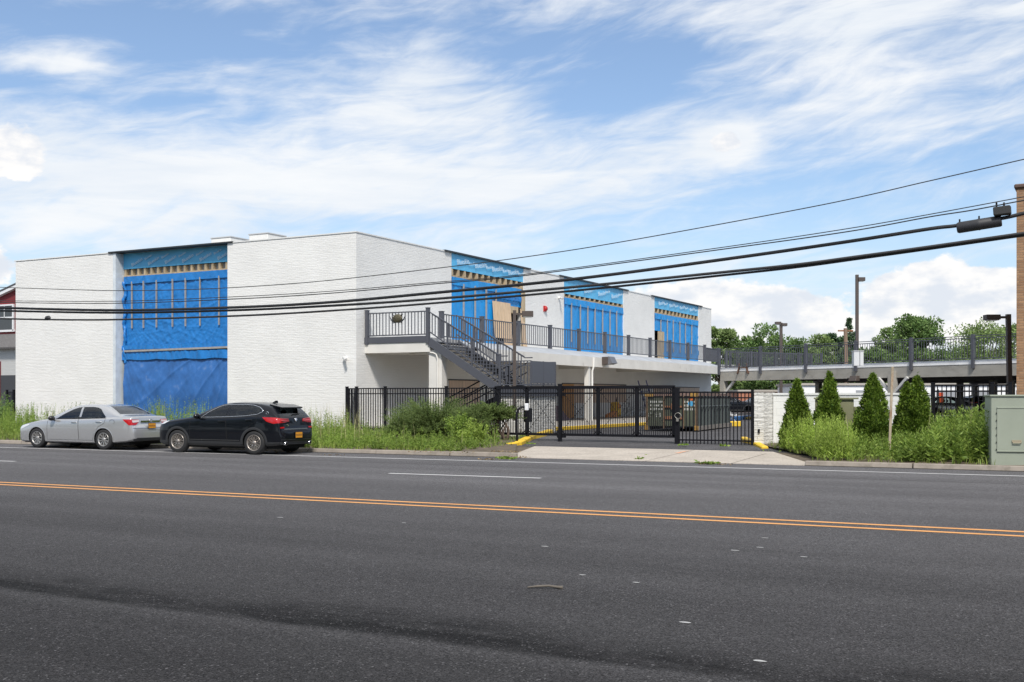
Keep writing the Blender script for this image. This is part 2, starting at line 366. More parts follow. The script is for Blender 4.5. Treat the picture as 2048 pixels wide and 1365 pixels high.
OLIVEBOX = mat('olive_cabinet_paint', (0.185, 0.185, 0.105), .6, var=.08, vscale=2, col2=(0.13, 0.13, 0.07), c2lo=.5, c2hi=.7, c2scale=2.2)
EARTH = mat('earth', (0.10, 0.078, 0.055), .95, var=.3, vscale=4, bump=.6, bscale=20)

def asphalt(name, street=True):
    mt = bpy.data.materials.new(name); mt.use_nodes = True
    nt = mt.node_tree; N = nt.nodes; L = nt.links; b = N['Principled BSDF']; b.inputs['Specular IOR Level'].default_value = .12
    tc = N.new('ShaderNodeTexCoord'); vec = tc.outputs['Object']
    def noise(sc, det=4, rough=.6, stretch=None):
        v = vec
        if stretch:
            mp = N.new('ShaderNodeMapping'); mp.inputs['Scale'].default_value = stretch; L.new(vec, mp.inputs[0]); v = mp.outputs[0]
        n = N.new('ShaderNodeTexNoise'); L.new(v, n.inputs['Vector']); n.inputs['Scale'].default_value = sc; n.inputs['Detail'].default_value = det; n.inputs['Roughness'].default_value = rough
        return n.outputs['Fac']
    def m(op, a, b_=0.0):
        n = N.new('ShaderNodeMath'); n.operation = op
        for i, q in enumerate((a, b_)):
            if isinstance(q, (int, float)): n.inputs[i].default_value = q
            else: L.new(q, n.inputs[i])
        return n.outputs[0]
    def mr(x, a, b_, c, d, smooth=False):
        n = N.new('ShaderNodeMapRange'); L.new(x, n.inputs['Value']) ; n.interpolation_type = 'SMOOTHSTEP' if smooth else 'LINEAR'
        for k, q in (('From Min', a), ('From Max', b_), ('To Min', c), ('To Max', d)): n.inputs[k].default_value = q
        return n.outputs[0]
    big = mr(noise(.28, 6, .6, (.35, 1, 1)), .3, .7, .86, 1.14)
    vo = N.new('ShaderNodeTexVoronoi'); L.new(vec, vo.inputs['Vector']); vo.inputs['Scale'].default_value = 88
    stones = mr(noise(1.0, 3, .9, (85, 85, 85)), .32, .68, .38, 1.65)
    rnd = N.new('ShaderNodeSeparateColor'); L.new(vo.outputs['Color'], rnd.inputs[0])
    cell = mr(rnd.outputs[0], 0, 1, .48, 1.5)
    bright = mr(rnd.outputs[1], .962, .975, 0, 1)
    mid = mr(noise(9, 5, .7), .3, .7, .88, 1.12)
    tracks = mr(noise(1.0, 4, .55, (.018, .85, 1)), .3, .7, .86, 1.14)
    tone = m('MULTIPLY', m('MULTIPLY', m('MULTIPLY', big, tracks), mid), m('MULTIPLY', stones, cell))
    sp = N.new('ShaderNodeSeparateXYZ'); L.new(vec, sp.inputs[0])
    if street:
        y = sp.outputs[1]
        wob = mr(noise(.55, 5, .6, (1, .2, 1)), .3, .7, -.42, .42)
        yy = m('ADD', y, wob)
        base = mr(y, 4.5, 19.0, .027, .100)  # near lane older and darker; view-angle sheen also put into the far tone
        seam = m('MULTIPLY', mr(m('ADD', y, mr(noise(1.3, 3, .6), .3, .7, -.05, .05)), 6.16, 6.28, 0, 1, True), mr(yy, 6.45, 7.1, 1, 0, True))
        wear = m('MULTIPLY', seam, mr(noise(2.2, 5, .7, (.5, 1.6, 1)), .34, .60, .15, 1.0))
        lip = m('MULTIPLY', mr(y, 5.75, 6.15, 0, 1, True), mr(y, 6.12, 6.24, 1, 0, True))
        joint = m('MULTIPLY', mr(y, 22.55, 22.6, 0, 1), mr(y, 22.64, 22.7, 1, 0))
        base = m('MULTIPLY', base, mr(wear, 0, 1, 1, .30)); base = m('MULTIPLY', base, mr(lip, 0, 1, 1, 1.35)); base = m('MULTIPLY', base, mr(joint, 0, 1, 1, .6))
    else:
        base = mr(noise(.5, 4), .3, .7, .065, .09)
    tot = m('MULTIPLY', base, tone)
    tot = m('ADD', tot, m('MULTIPLY', bright, mr(noise(3, 2), .3, .7, .02, .10)))
    cb = N.new('ShaderNodeVectorMath'); cb.operation = 'SCALE'; cb.inputs[0].default_value = (1.0, .975, 1.02); L.new(tot, cb.inputs['Scale'])
    L.new(cb.outputs[0], b.inputs['Base Color']); b.inputs['Roughness'].default_value = .92
    bp = N.new('ShaderNodeBump'); bp.inputs['Strength'].default_value = .6; bp.inputs['Distance'].default_value = .006; L.new(vo.outputs['Distance'], bp.inputs['Height']); L.new(bp.outputs[0], b.inputs['Normal'])
    return mt
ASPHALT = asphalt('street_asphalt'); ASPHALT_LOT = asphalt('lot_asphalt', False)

def worn_paint(name, col, under=(0.05, 0.05, 0.05), lo=.62, hi=.72):
    return mat(name, col, .75, var=.10, vscale=2, col2=under, c2lo=lo, c2hi=hi, c2scale=9)
ROADYEL = worn_paint('road_paint_yellow', (0.62, 0.29, 0.09)); ROADWHT = worn_paint('road_paint_white', (0.60, 0.60, 0.60))

# ------------------------------------------------------------------ ground
ZS = 0.2                                                    # level of the yard
def sheet(name, poly, z, m_, label=None):
    b = MB(); b.add([(p[0], p[1], z if len(p) < 3 else p[2]) for p in poly], [tuple(range(len(poly)))])
    o = b.build(name, m_); tag(o, kind='structure'); return o
sheet('ground', [(-2500, -2500), (2500, -2500), (2500, 2500), (-2500, 2500)], -.06, mat('far_ground', (0.12, 0.125, 0.09), .95, var=.3, vscale=.02))
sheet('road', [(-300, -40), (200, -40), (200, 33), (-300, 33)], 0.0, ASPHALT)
KA, KB = G(0, 888), G(2048, 944)
ks = (KB.y - KA.y) / (KB.x - KA.x)
def kv(u): return KA.y + ks * (u - KA.x)
kdir = Vector((1, ks, 0)).normalized(); knor = Vector((-ks, 1, 0)).normalized()
def strip(mb, pa, pb, w, u0, u1, z=0.004):
    d = (pb - pa); s = d.y / d.x
    f = lambda u: pa.y + s * (u - pa.x)
    mb.add([(u0, f(u0) - w / 2, z), (u1, f(u1) - w / 2, z), (u1, f(u1) + w / 2, z), (u0, f(u0) + w / 2, z)], [(0, 1, 2, 3)])
b = MB(); strip(b, G(0, 965.2), G(2048, 1064.6), .13, -220, 60); strip(b, G(0, 969.8), G(2048, 1073.3), .13, -220, 60)
tag(b.build('centre_line', ROADYEL), kind='structure')
b = MB(); strip(b, G(0, 895.3), G(2048, 953), .115, -220, 60); tag(b.build('edge_line', ROADWHT), kind='structure')
b = MB(); pa, pb = G(778, 947.3), G(1082, 957)
L_ = pb.x - pa.x
strip(b, pa, pb, .12, pa.x, pb.x)
CY = pb.x - G(72, 921).x
for k in (1, 2, 3, 4): strip(b, pa, pb, .12, pa.x - CY * k, pb.x - CY * k)
tag(b.build('lane_dash', ROADWHT), kind='structure')
ap_l, ap_r = G(1040, 918).x, G(1560, 930).x
# kerb
KERB = mat('kerb_stone', (0.27, 0.235, 0.20), .85, var=.18, vscale=3, col2=(0.16, 0.14, 0.11), c2lo=.5, c2hi=.7, c2scale=2.5)
b = MB(); r_ = random.Random(2)
for u0, u1 in ((-160, ap_l - .3), (ap_r + .6, 60)):
    u = u0
    while u < u1 - .05:
        e = min(u + 2.4, u1); j = r_.uniform(-.012, .012); dz = r_.uniform(-.01, .01)
        p0 = Vector((u + .012, kv(u) + j, 0)); p1 = Vector((e - .012, kv(e) + j, 0))
        b.hexa([p0, p1, p1 + knor * .16, p0 + knor * .16, p0 + Vector((0, .03, .12 + dz)), p1 + Vector((0, .03, .12 + dz)), p1 + knor * .16 + Vector((0, 0, .12 + dz)), p0 + knor * .16 + Vector((0, 0, .12 + dz))])
        u = e
tag(b.build('kerb', KERB, bevel=.015), kind='structure')
# pavement across the driveway mouth
APRON = mat('aggregate_concrete', (0.42, 0.375, 0.325), .9, var=.14, vscale=1.3, col2=(0.27, 0.235, 0.20), c2lo=.5, c2hi=.62, c2scale=22, bump=.4, bscale=60)
VA = 29.6
b = MB(); joints = [ap_l - .6, ap_l + (ap_r - ap_l) * .50, ap_l + (ap_r - ap_l) * .83, ap_r + .9]
for i in range(3):
    u0, u1 = joints[i] + .012, joints[i + 1] - .012
    ub_ = G(1047, 896, .115).x if i == 0 else u0; uc_ = G(1506, 905, .115).x if i == 2 else u1
    b.add([(u0, kv(u0) + .02, .012), (u1, kv(u1) + .02, .012), (uc_, VA + .3, .135), (ub_, VA + .3, .135)], [(0, 1, 2, 3)])
    b.add([(u0, kv(u0) + .02, -.02), (u1, kv(u1) + .02, -.02), (u1, kv(u1) + .02, .012), (u0, kv(u0) + .02, .012)], [(0, 1, 2, 3)])
tag(b.build('pavement', APRON), kind='structure')
sheet('crossing_bed', [(ap_l - 7, kv(ap_l) + .12, -.006), (ap_r + 5, kv(ap_r) + .12, -.006), (ap_r + 5, VA + .32, .117), (ap_l - 7, VA + .32, .117)], 0, EARTH)
b = MB(); q0 = G(1277, 905, .07)
um = joints[1]; sl = (.135 - .012) / (VA + .3 - kv(um))
def apz(v): return .012 + (v - kv(um)) * sl + .004
b.add([(um - .16, VA - .9, apz(VA - .9)), (um - .02, VA - .95, apz(VA - .95)), (um - .02, VA - .05, apz(VA - .05)), (um - .10, VA - .15, apz(VA - .15))], [(0, 1, 2, 3)])
tag(b.build('survey_mark', mat('orange_marking_paint', (0.72, 0.30, 0.14), .8, col2=(0.42, .37, .32), c2lo=.45, c2hi=.6, c2scale=9)), kind='structure')
# driveway + yard
b = MB(); VD = 33.0
b.add([(ap_l - 6, VA + .28, .118), (ap_r + 4, VA + .28, .118), (ap_r + 4, VD, ZS - .001), (ap_l - 6, VD, ZS - .001)], [(0, 1, 2, 3)])
b.add([(-140, VD, ZS - .001), (90, VD, ZS - .001), (90, 175, ZS), (-140, 175, ZS)], [(0, 1, 2, 3)])
tag(b.build('yard_asphalt', ASPHALT_LOT), kind='structure')
# yellow kerbs
def kerb_run(mb, pts, w, h, z0):
    for a, c in zip(pts[:-1], pts[1:]): mb.bar((a[0], a[1], z0 + h / 2), (c[0], c[1], z0 + h / 2), w, h)
ye0, ye1, ye2 = G(1036, 893, .10), G(1060, 881, .17), G(1100, 868.5, ZS)
b = MB(); b.bar((ye0.x, ye0.y, .14), (ye1.x, ye1.y, .22), .24, .22); b.bar((ye1.x, ye1.y, .22), (ye2.x, ye2.y, .27), .24, .22); b.bar((ye0.x - .25, ye0.y - .25, .10), (ye0.x, ye0.y, .14), .24, .2)
tag(b.build('entry_kerb', YELLOW, bevel=.03), kind='structure')
yr0, yr1, yr2 = G(1530, 903, .08), G(1512, 893, .15), G(1487, 884, ZS)
b = MB(); b.bar((yr0.x, yr0.y, .12), (yr1.x, yr1.y, .19), .2, .2); b.bar((yr1.x, yr1.y, .19), (yr2.x, yr2.y, .26), .2, .2)
tag(b.build('exit_kerb', YELLOW, bevel=.03), kind='structure')
yk0, yk1 = G(1090, 865, ZS), G(1300, 849, ZS); UK = (yk0.x + yk1.x) / 2
VK1 = 92.0
b = MB(); b.box(UK - .01, UK + .17, yk0.y - .8, 74, ZS, ZS + .16)
tag(b.build('yard_kerb', YELLOW, bevel=.02), kind='structure')
# ------------------------------------------------------------------ white building
c0 = G(712.5, 861, ZS); UW, VF = c0.x, c0.y
ZT = V(712.5, 465, VF).z
UL = V(30, 700, VF).x
VB = U(1422.5, 617, UW).y
bld = thing('white_building', 'long white painted brick two storey building with blue sheeted window bays', 'building', (UW - 8, VF + 6, ZS))
ub0, ub1 = V(231.5, 600, VF).x, V(455, 600, VF).x
REC = .55
b = MB()
b.box(UL, ub0, VF, VF + .9, ZS - .2, ZT); tag(b.build('wall', WHITE_BRICK, bld, bevel=.05), 'plain white brick pier at the far end of the street front')
bays = []
for xa, xb in ((903, 1047.5), (1128, 1247), (1309, 1397)):
    bays.append((U(xa, 600, UW).y, U(xb, 600, UW).y))
b = MB(); b.box(ub1, UW, VF, VF + .5, ZS - .2, ZT)
ZF = V(858, 675, U(729, 690, UW).y).z             # level of the walkway
LOWTOP = ZF + .28
vs = VF + .5
for i, (v0, v1) in enumerate(bays):
    b.box(UW - .4, UW, vs, v0, ZS - .2, ZT)
    b.box(UW - .4, UW, v0, v1, ZS - .2, LOWTOP)
    vs = v1
b.box(UW - .4, UW, vs, VB, ZS - .2, ZT)
o = b.build('wall', WHITE_BRICK, bld); tag(o, 'white brick corner and long side wall over the yard')
b = MB(); b.box(UL + .05, UW - 1.3, VF + 1.0, VB - .05, ZS, ZT - .25); b.build('core', DARK, bld)
b = MB(); b.box(UL + .02, UW - .4, VF + .9, VB, ZT - .22, ZT - .12); b.build('roof', ROOFING, bld)
COPM = mat('white_coping', (0.70, 0.70, 0.69), .5)
cop = [(UL - .03, ub0 - .35, VF - .03, VF + .4), (ub1 + .3, UW + .03, VF - .03, VF + .4)]
vs = VF + .4
for v0, v1 in bays: cop.append((UW - .4, UW + .03, vs, v0 - .6)); vs = v1 + .6
cop.append((UW - .4, UW + .03, vs, VB))
for q in cop: b = MB(); b.box(*q, ZT, ZT + .05); b.build('coping', COPM, bld)
b = MB(); b.box(ub0 - .45, ub1 + .35, VF - .08, VF + .6, ZT + .01, ZT + .07)
b.build('bay_flashing', FLASH, bld)
for v0, v1 in bays:
    b = MB(); b.box(UW - .5, UW + .10, v0 - .7, v1 + .7, ZT + .01, ZT + .08); b.build('bay_flashing', FLASH, bld)
b = MB(); b.box(ub0 - .18, ub0 + .004, VF - .012, VF + REC, ZS, ZT - .02)
b.build('bay_reveal', mat('pale_reveal', (0.58, 0.63, 0.67), .7, var=.12), bld)

def wrinkle_sheet(name, m_, parent, axis, p, a0, a1, z0, z1, res=.10, amp=.03, seed=0, sag=.0, hang=None, bulge=0.0, fans=()):
    """hanging sheet in the plane u=p (axis 'u', a = v) or v=p (axis 'v', a = u); wrinkles push it outwards"""
    na, nz = max(4, int(abs(a1 - a0) / res)), max(4, int((z1 - z0) / res))
    A, Zz = np.meshgrid(np.linspace(a0, a1, na + 1), np.linspace(z0, z1, nz + 1))
    r = np.random.default_rng(seed); off = np.zeros_like(A)
    for k in range(34):
        th = r.uniform(-.75, .75); fr = r.uniform(2.0, 15.0); ph = r.uniform(0, 6.28); w = amp * .55 / (1 + fr * .22)
        env = .5 + .5 * np.sin(A * r.uniform(.3, 1.2) + Zz * r.uniform(.3, 1.2) + r.uniform(0, 6.28))
        s = np.sin((A * math.cos(th) + Zz * math.sin(th)) * fr + ph + .8 * np.sin(Zz * r.uniform(.5, 1.5) + r.uniform(0, 6)))
        off += w * env ** 2 * (1 - np.abs(s)) ** 2 * 1.6
    for (fa_, fz_, wamp, fr_, Lf) in fans:
        ang_ = np.arctan2(Zz - fz_, A - fa_); dist_ = np.hypot(A - fa_, Zz - fz_); ph = r.uniform(0, 6)
        s = np.sin(ang_ * fr_ + ph + .45 * np.sin(dist_ * 1.1 + ph) + .5 * np.sin(ang_ * 5.3 + ph) * 3)
        off += wamp * (.35 + .65 * np.sin(ang_ * 9 + ph) ** 2) * (1 - np.abs(s)) ** 3 * np.exp(-dist_ / Lf) * np.minimum(dist_ * 1.2, 1)
    off += bulge * np.sin(np.pi * (Zz - z0) / (z1 - z0))
    zb = Zz.copy()
    if sag: zb -= sag * np.abs(np.sin(A * 1.7 + seed)) * ((Zz - z0) < res * .6)
    if axis == 'v': vv = np.stack([A, p - off, zb], -1)
    else: vv = np.stack([p + off, A, zb], -1)
    vv = vv.reshape(-1, 3); idx = np.arange((na + 1) * (nz + 1)).reshape(nz + 1, na + 1)
    f = np.stack([idx[:-1, :-1], idx[:-1, 1:], idx[1:, 1:], idx[1:, :-1]], -1).reshape(-1, 4)
    if axis == 'v': pass
    return fast_mesh(name, vv, f, m_, parent, smooth=True)

# ---- street front bay
VR = VF + REC
zm0, zm1 = V(455, 524, VR).z, ZT
zs0 = V(455, 539.5, VR).z
zb0 = V(455, 650, VR).z
zh = V(455, 697, VR).z
wrinkle_sheet('membrane_band', MEMBRANE, bld, 'v', VR - .05, ub0, ub1, zm0, zm1, .12, .02, 3)
b = MB(); b.box(ub0, ub1, VR + .15, VR + .2, zs0, zm0); b.build('sheathing_board', STUDBACK, bld)
b = MB(); n = 16
for i in range(n + 1):
    x = ub0 + .1 + (ub1 - ub0 - .2) * i / n; b.box(x - .06, x + .06, VR - .04, VR + .15, zs0 + .05, zm0 - .01)
b.box(ub0, ub1, VR - .05, VR + .15, zs0 - .02, zs0 + .05); b.build('wall_stud', WOOD, bld)
r2 = random.Random(5)
for i in range(6):
    x = ub0 + .95 + (ub1 - ub0 - 1.6) * i / 5.0
    text('lettering', 'Blueskin', .235, MEMTXT, bld, (x, VR - .11, zm0 + .30), (math.radians(90), -math.radians(22), 0))
for i in range(6):
    x = ub0 + 1.7 + (ub1 - ub0 - 1.6) * i / 5.0
    if x < ub1 - .4: text('lettering', 'Blueskin', .15, MEMTXT, bld, (x, VR - .11, zm1 - .26), (math.radians(90), -math.radians(22), 0))
t = thing('tarp_sheet', 'tall blue tarp hung over the street front opening with a dirty lower half', 'tarp', ((ub0 + ub1) / 2, VR, ZS))
wrinkle_sheet('upper_sheet', TARP, t, 'v', VR - .04, ub0 + .05, ub1, zh + .02, zs0 - .02, .05, .022, 7, fans=[(V(xx_, 600, VR).x, zb0 - .1, .05, 15, 1.3) for xx_ in (268, 291, 317, 349, 375, 404, 442)] + [(ub1, zs0 - 1.0, .05, 26, 3.5), (ub0, zs0 - 1.8, .05, 26, 3)])
wrinkle_sheet('rolled_edge', TARP, t, 'v', VR - .09, ub0 + .1, ub1, zs0 - .38, zs0 - .02, .07, .05, 17)
tag(wrinkle_sheet('lower_sheet', TARP_D, t, 'v', VR - .06, ub0 + .12, ub1, ZS + .1, zh - .28, .05, .014, 23, bulge=.12, fans=[(ub1 + .6, zh + 1.2, .085, 22, 5.5), (ub0 - .3, zh + .5, .05, 15, 2.6), (ub0 + 2.6, zh + .2, .03, 11, 2.0)]), 'faded lower tarp with white scuffs')
wrinkle_sheet('hem', TARP, t, 'v', VR - .14, ub0, ub1, zh - .42, zh - .06, .06, .05, 31, sag=.05)
wrinkle_sheet('hem', TARP, t, 'v', VR - .13, ub0, ub1, zh + .06, zh + .26, .06, .05, 37)
b = MB(); b.bar((ub0 + .1, VR - .2, zh - .02), (ub1 - .15, VR - .2, zh + .04), .06, .09); b.build('batten', BATTEN, t)
for xx in (268, 291, 317, 349, 375, 404, 442):
    p = V(xx, 600, VR); b = MB(); b.box(p.x - .03, p.x + .03, VR - .16, VR - .10, zb0, zs0 - .28); b.build('batten', BATTEN, t)
b = MB(); pts_ = []; rs_ = []
for k in range(70):
    q = k / 69; zz = zh - .6 + q * (zs0 - zh + .3); pts_.append((ub0 + .16 + .05 * math.sin(q * 23) + r2.uniform(-.02, .02), VR - .14 + .04 * math.sin(q * 31), zz)); rs_.append(.045 + .035 * abs(math.sin(q * 17)) + r2.uniform(0, .02))
b.tube(pts_, rs_, 8)
b.build('bunched_edge', TARP, t)
# ---- yard side bays
labels = ['bright blue tarp behind the railing beside the leaning plywood sheet', 'bright blue tarp over the middle upper bay, red alarm on the wall beside it', 'bright blue tarp over the far upper bay with a dark door gap']
for i, (v0, v1) in enumerate(bays):
    up = UW - .06
    xs = (903, 1128, 1309)[i]
    zmb = U((903, 1128, 1309)[i], (537, 587, 616)[i], UW).z
    zsb = U((903, 1128, 1309)[i], (552, 594, 625.5)[i], UW).z
    wrinkle_sheet('membrane_band', MEMBRANE, bld, 'u', up, v0, v1, zmb, ZT, .14, .02, 40 + i)
    b = MB(); b.box(up - .25, up - .2, v0, v1, zsb - .1, zmb); b.build('sheathing_board', STUDBACK, bld)
    b = MB(); n = 12
    for k in range(n + 1):
        y = v0 + .12 + (v1 - v0 - .24) * k / n; b.box(up - .2, up + .03, y - .08, y + .08, zsb + .05, zmb - .01)
    b.box(up - .2, up + .02, v0, v1, zsb - .04, zsb + .05)
    b.build('wall_stud', WOOD, bld)
    for k in range(4):
        y = v0 + (v1 - v0) * (k + .6) / 4.3
        text('lettering', 'Blueskin', .36, MEMTXT, bld, (UW + .03, y, zmb + .42), (math.radians(90), -math.radians(8), math.radians(90)))
        text('lettering', 'Blueskin', .22, MEMTXT, bld, (UW + .03, y + .9, ZT - .33), (math.radians(90), -math.radians(8), math.radians(90)))
    t = thing('tarp_sheet', labels[i], 'tarp', (UW, (v0 + v1) / 2, ZF), 'tarps over the upper bays')
    vt0, vt1 = v0, v1
    w = v1 - v0
    if i == 0:
        vd0, vd1 = U(984, 640, UW).y, U(1037, 640, UW).y
        zd = U(1019, 612, UW).z
        wrinkle_sheet('upper_sheet', TARP_R, t, 'u', up - .02, v0, v1 - .2, zd, zsb - .02, .12, .04, 51)
        wrinkle_sheet('lower_sheet', TARP_R, t, 'u', up - .02, v0, vd0 + .5, LOWTOP - .05, zd + .02, .12, .04, 52)
        tag(wrinkle_sheet('loose_flap', TARP, t, 'u', up + .03, v1 - 3.6, v1, zd + .3, zsb - .5, .1, .10, 53), 'darker loose flap')
        pts = [v0 + w * q for q in (.15, .30, .45, .585)]
    elif i == 1:
        wrinkle_sheet('upper_sheet', TARP_R, t, 'u', up - .02, v0, v1, LOWTOP - .12, zsb - .02, .12, .035, 61, sag=.1)
        pts = [v0 + w * q for q in (.11, .25, .37, .49, .62, .75, .87)]
    else:
        vd = U(1327, 660, UW).y; zd = U(1309, 661, UW).z
        wrinkle_sheet('upper_sheet', TARP_R, t, 'u', up - .02, v0, v1 + .1, zd, zsb - .02, .12, .035, 71)
        wrinkle_sheet('lower_sheet', TARP_R, t, 'u', up - .02, vd - .2, v1 + .3, LOWTOP - .25, zd + .02, .12, .06, 72, sag=.1)
        pts = [v0 + w * q for q in (.13, .27, .40, .55, .68, .83)]
    wrinkle_sheet('rolled_edge', TARP_R, t, 'u', up + .02, v0, v1 - (.35 * w if i == 0 else 0), zsb - .42, zsb - .03, .1, .05, 80 + i)
    for y in pts:
        lo = zd if (i == 2 and y < vd) else LOWTOP + .5
        b = MB(); b.box(up + .05, up + .10, y - .05, y + .05, lo, zsb - .3); b.build('batten', BATTEN, t)
    if i == 0:
        b = MB(); b.box(UW - .6, UW - .5, vd1 - 2.2, vd1 + .4, ZF, zd); b.box(UW - .5, UW - .02, vd1 - 2.2, vd1 - .0, zd - .35, zd, 1); b.build('doorway', [DARK, WOOD], bld)
        zp = U(984, 602, UW).z
        p = thing('plywood_sheet', 'tall pale plywood sheet leaning over the tarp edge by the dark doorway', 'plywood', (UW, vd0, ZF))
        pl = MB(); pa_, pb_ = U(984, 640, UW).y, U(1019, 640, UW).y
        pl.hexa([(UW + .16, pa_, zp - 1.9), (UW + .19, pa_, zp - 1.9), (UW + .19, pb_, zp - 1.9), (UW + .16, pb_, zp - 1.9), (UW + .02, pa_, zp), (UW + .05, pa_, zp), (UW + .05, pb_, zp), (UW + .02, pb_, zp)]); pl.build('board', PLY, p)
        pl = MB(); pl.box(UW + .10, UW + .13, pa_ + 1.1, pb_ + .1, ZF + .02, zp - 1.9); pl.build('board', PLY, p)
        p = thing('plywood_sheet', 'narrow plywood strip propped against the white pier beside the dark doorway', 'plywood', (UW, vd1, ZF))
        pl = MB(); y0, y1 = U(1037, 640, UW).y, U(1045, 640, UW).y; pl.hexa([(UW + .3, y0, ZF), (UW + .33, y0, ZF), (UW + .33, y1, ZF), (UW + .3, y1, ZF), (UW + .05, y0 + .1, zp - .2), (UW + .08, y0 + .1, zp - .2), (UW + .08, y1, zp - .6), (UW + .05, y1, zp - .6)]); pl.build('board', PLY, p)
        b = MB(); b.box(UW + .02, UW + .12, v1 - .35, v1 - .05, ZF, zsb - .2); b.build('door_post', WOOD, bld)
    if i == 2:
        b = MB(); b.box(UW - .6, UW - .5, v0, vd + 1, ZF, zd); b.build('doorway', DARK, bld)
        b = MB(); b.box(UW - .1, UW + .02, vd - .9, vd + .1, ZF, zd - .02); b.build('door', WOOD, bld)
# ---- ground floor openings boarded up
SW = ZS + .16                                             # pavement beside the wall
for xa, xb, yt, nm in ((897.5, 958.5, 761, 1), (1124.5, 1251, 768.3, 2), (1307, 1398, 774.5, 1)):
    v0, v1 = U(xa, 700, UW).y, U(xb, 700, UW).y
    zt = U(xa, yt, UW).z; zl = SW + (.9 if nm == 2 else .05)
    b = MB(); b.box(UW - .02, UW + .025, v0, v1, zl, zt, 0)
    b.box(UW - .02, UW + .045, v0 - .05, v1 + .05, zt, zt + .06, 1)
    if nm == 2: b.box(UW + .026, UW + .05, v0, v0 + 1.5, SW, zt - .01, 2); b.box(UW - .01, UW + .09, v0 + 1.6, v1, SW, zl, 3)
    k = 1
    while v0 + k * 1.22 < v1: b.box(UW + .025, UW + .028, v0 + k * 1.22 - .008, v0 + k * 1.22 + .008, zl, zt, 1); k += 1
    b.build('boarded_opening', [PLY_D, FLASH, mat('orange_plywood', (0.50, 0.25, 0.08), .7, var=.15, vscale=4), WHITE_WALL], bld)
# ---- walkway slab, beam and columns
VS = U(729, 690, UW).y                                     # front of the walkway
US = V(858, 690, VS).x                                     # end of the front part
UE = -22.6 * 1.0769
UR = UE - 1.35                                              # railing line
ZB = V(858, 705, VS).z
VWE = 76.0
b = MB()
b.prism([(VS + .02, ZB + .02), (VS + .02, ZF - .192), (VS + .059, ZF - .192), (VS + .059, ZF - .30), (VS + 2.6, ZF - .30), (VS + 2.6, ZB + .02)], 'x', UW, US + .02)
b.build('front_beam', BEAM_WHITE, bld)
b = MB(); b.box(UW - .01, US + .03, VS - .02, VS + .06, ZF - .19, ZF + .07)
b.build('edge_channel', GREYSTEEL, bld)
b = MB(); b.box(UW, US, VS + .06, VS + 2.6, ZF - .28, ZF); b.box(UW, UR + .12, VS + 2.6, VWE, ZF - .28, ZF)
b.hexa([(UR + .12, VS + 2.6, ZF - .28), (UE, VS + 2.6, ZF - .5), (UE, VWE, ZF - .5), (UR + .12, VWE, ZF - .28), (UR + .12, VS + 2.6, ZF - .02), (UE, VS + 2.6, ZF - .36), (UE, VWE, ZF - .36), (UR + .12, VWE, ZF - .02)], 1)
b.build('walkway', [mat('walkway_slab', (0.42, 0.42, 0.42), .8, var=.1), mat('gutter_roof', (0.36, 0.38, 0.41), .55, var=.15, vscale=1.5)], bld)
b = MB(); b.box(UW, UW + 2.5, VWE + .01, VB, ZF - .6, ZF - .04); b.build('walkway', mat('sun_blocking_slab', (0.42, 0.42, 0.41), .8), bld)  # end piece added to keep the sun off the wall below
b = MB(); b.box(UE - .28, UE + .03, VS + 2.6, VWE, ZF - .88, ZF - .36); b.build('edge_beam', BEAM_WHITE, bld)
b = MB(); b.box(UW, UE - .28, VS + .3, VWE, ZF - .58, ZF - .30)
b.build('soffit', SOFFIT, bld)
for v in (49, 58.5, 67): b = MB(); b.box(UW, UE - .28, v - .2, v + .2, ZF - .86, ZF - .58); b.build('cross_beam', SOFFIT, bld)
b = MB(); b.box(UW, UW + .02 + (US - UW) * .15, VS - .02, VS + .1, ZB - .02, ZB + .08); 
pc0, pc1 = V(854, 720, VS).x, V(880, 720, VS).x
b = MB(); b.box(pc0, pc1, VS + .12, VS + .55, ZS, ZB + .10); b.build('column', BEAM_WHITE, bld, bevel=.02)
b = MB(); dz_ = ZB - .03
b.tube([(pc0 - 1.3, VS + .7, dz_), (pc0 + .1, VS + .08, dz_ + .02), (pc1 - .35, VS + .06, dz_), (pc1 - .22, VS + .06, dz_ - .06), (pc1 - .16, VS + .06, dz_ - .25), (pc1 - .16, VS + .06, SW)], .035, 8); b.build('conduit', BEAM_WHITE, bld)
pc = U(1175.5, 800, UE - .12); b = MB(); b.box(UE - .26, UE - .02, pc.y - .12, pc.y + .12, SW, ZF - .8); b.build('column', BEAM_WHITE, bld)
pd = pc.y + .35
b = MB(); b.tube([(UE + .07, pd, ZF - .40), (UE + .07, pd, ZF - .85), (UE - .02, pd, ZF - 1.1), (UE - .02, pd, SW)], .055, 8); b.build('downspout', WHITE_WALL, bld)
# pavement by the wall
b = MB(); b.box(UW, UK, VS - 1.2, 74, ZS - .1, SW); tag(b.build('yard_pavement', CONC), kind='structure')
# roof plant
for (xa, xb, ya, yb, lab) in ((422, 470, 478, 491, 'low white rooftop unit above the blue front bay'), (498, 545, 470.5, 483, 'boxy white rooftop unit over the white front wall')):
    v = VF + 5; p0, p1 = V(xa, ya, v), V(xb, ya, v)
    rt = thing('rooftop_unit', lab, 'rooftop unit', (p0.x, v, ZT))
    b = MB(); b.box(p0.x, p1.x - .3, v, v + 1.4, ZT - .2, p0.z); b.build('casing', WHITE_WALL, rt, bevel=.02)
    b = MB(); b.box(p0.x - .03, p1.x - .27, v - .03, v + 1.43, p0.z, p0.z + .05); b.build('lid', mat('unit_lid', (.5, .5, .5), .5), rt)
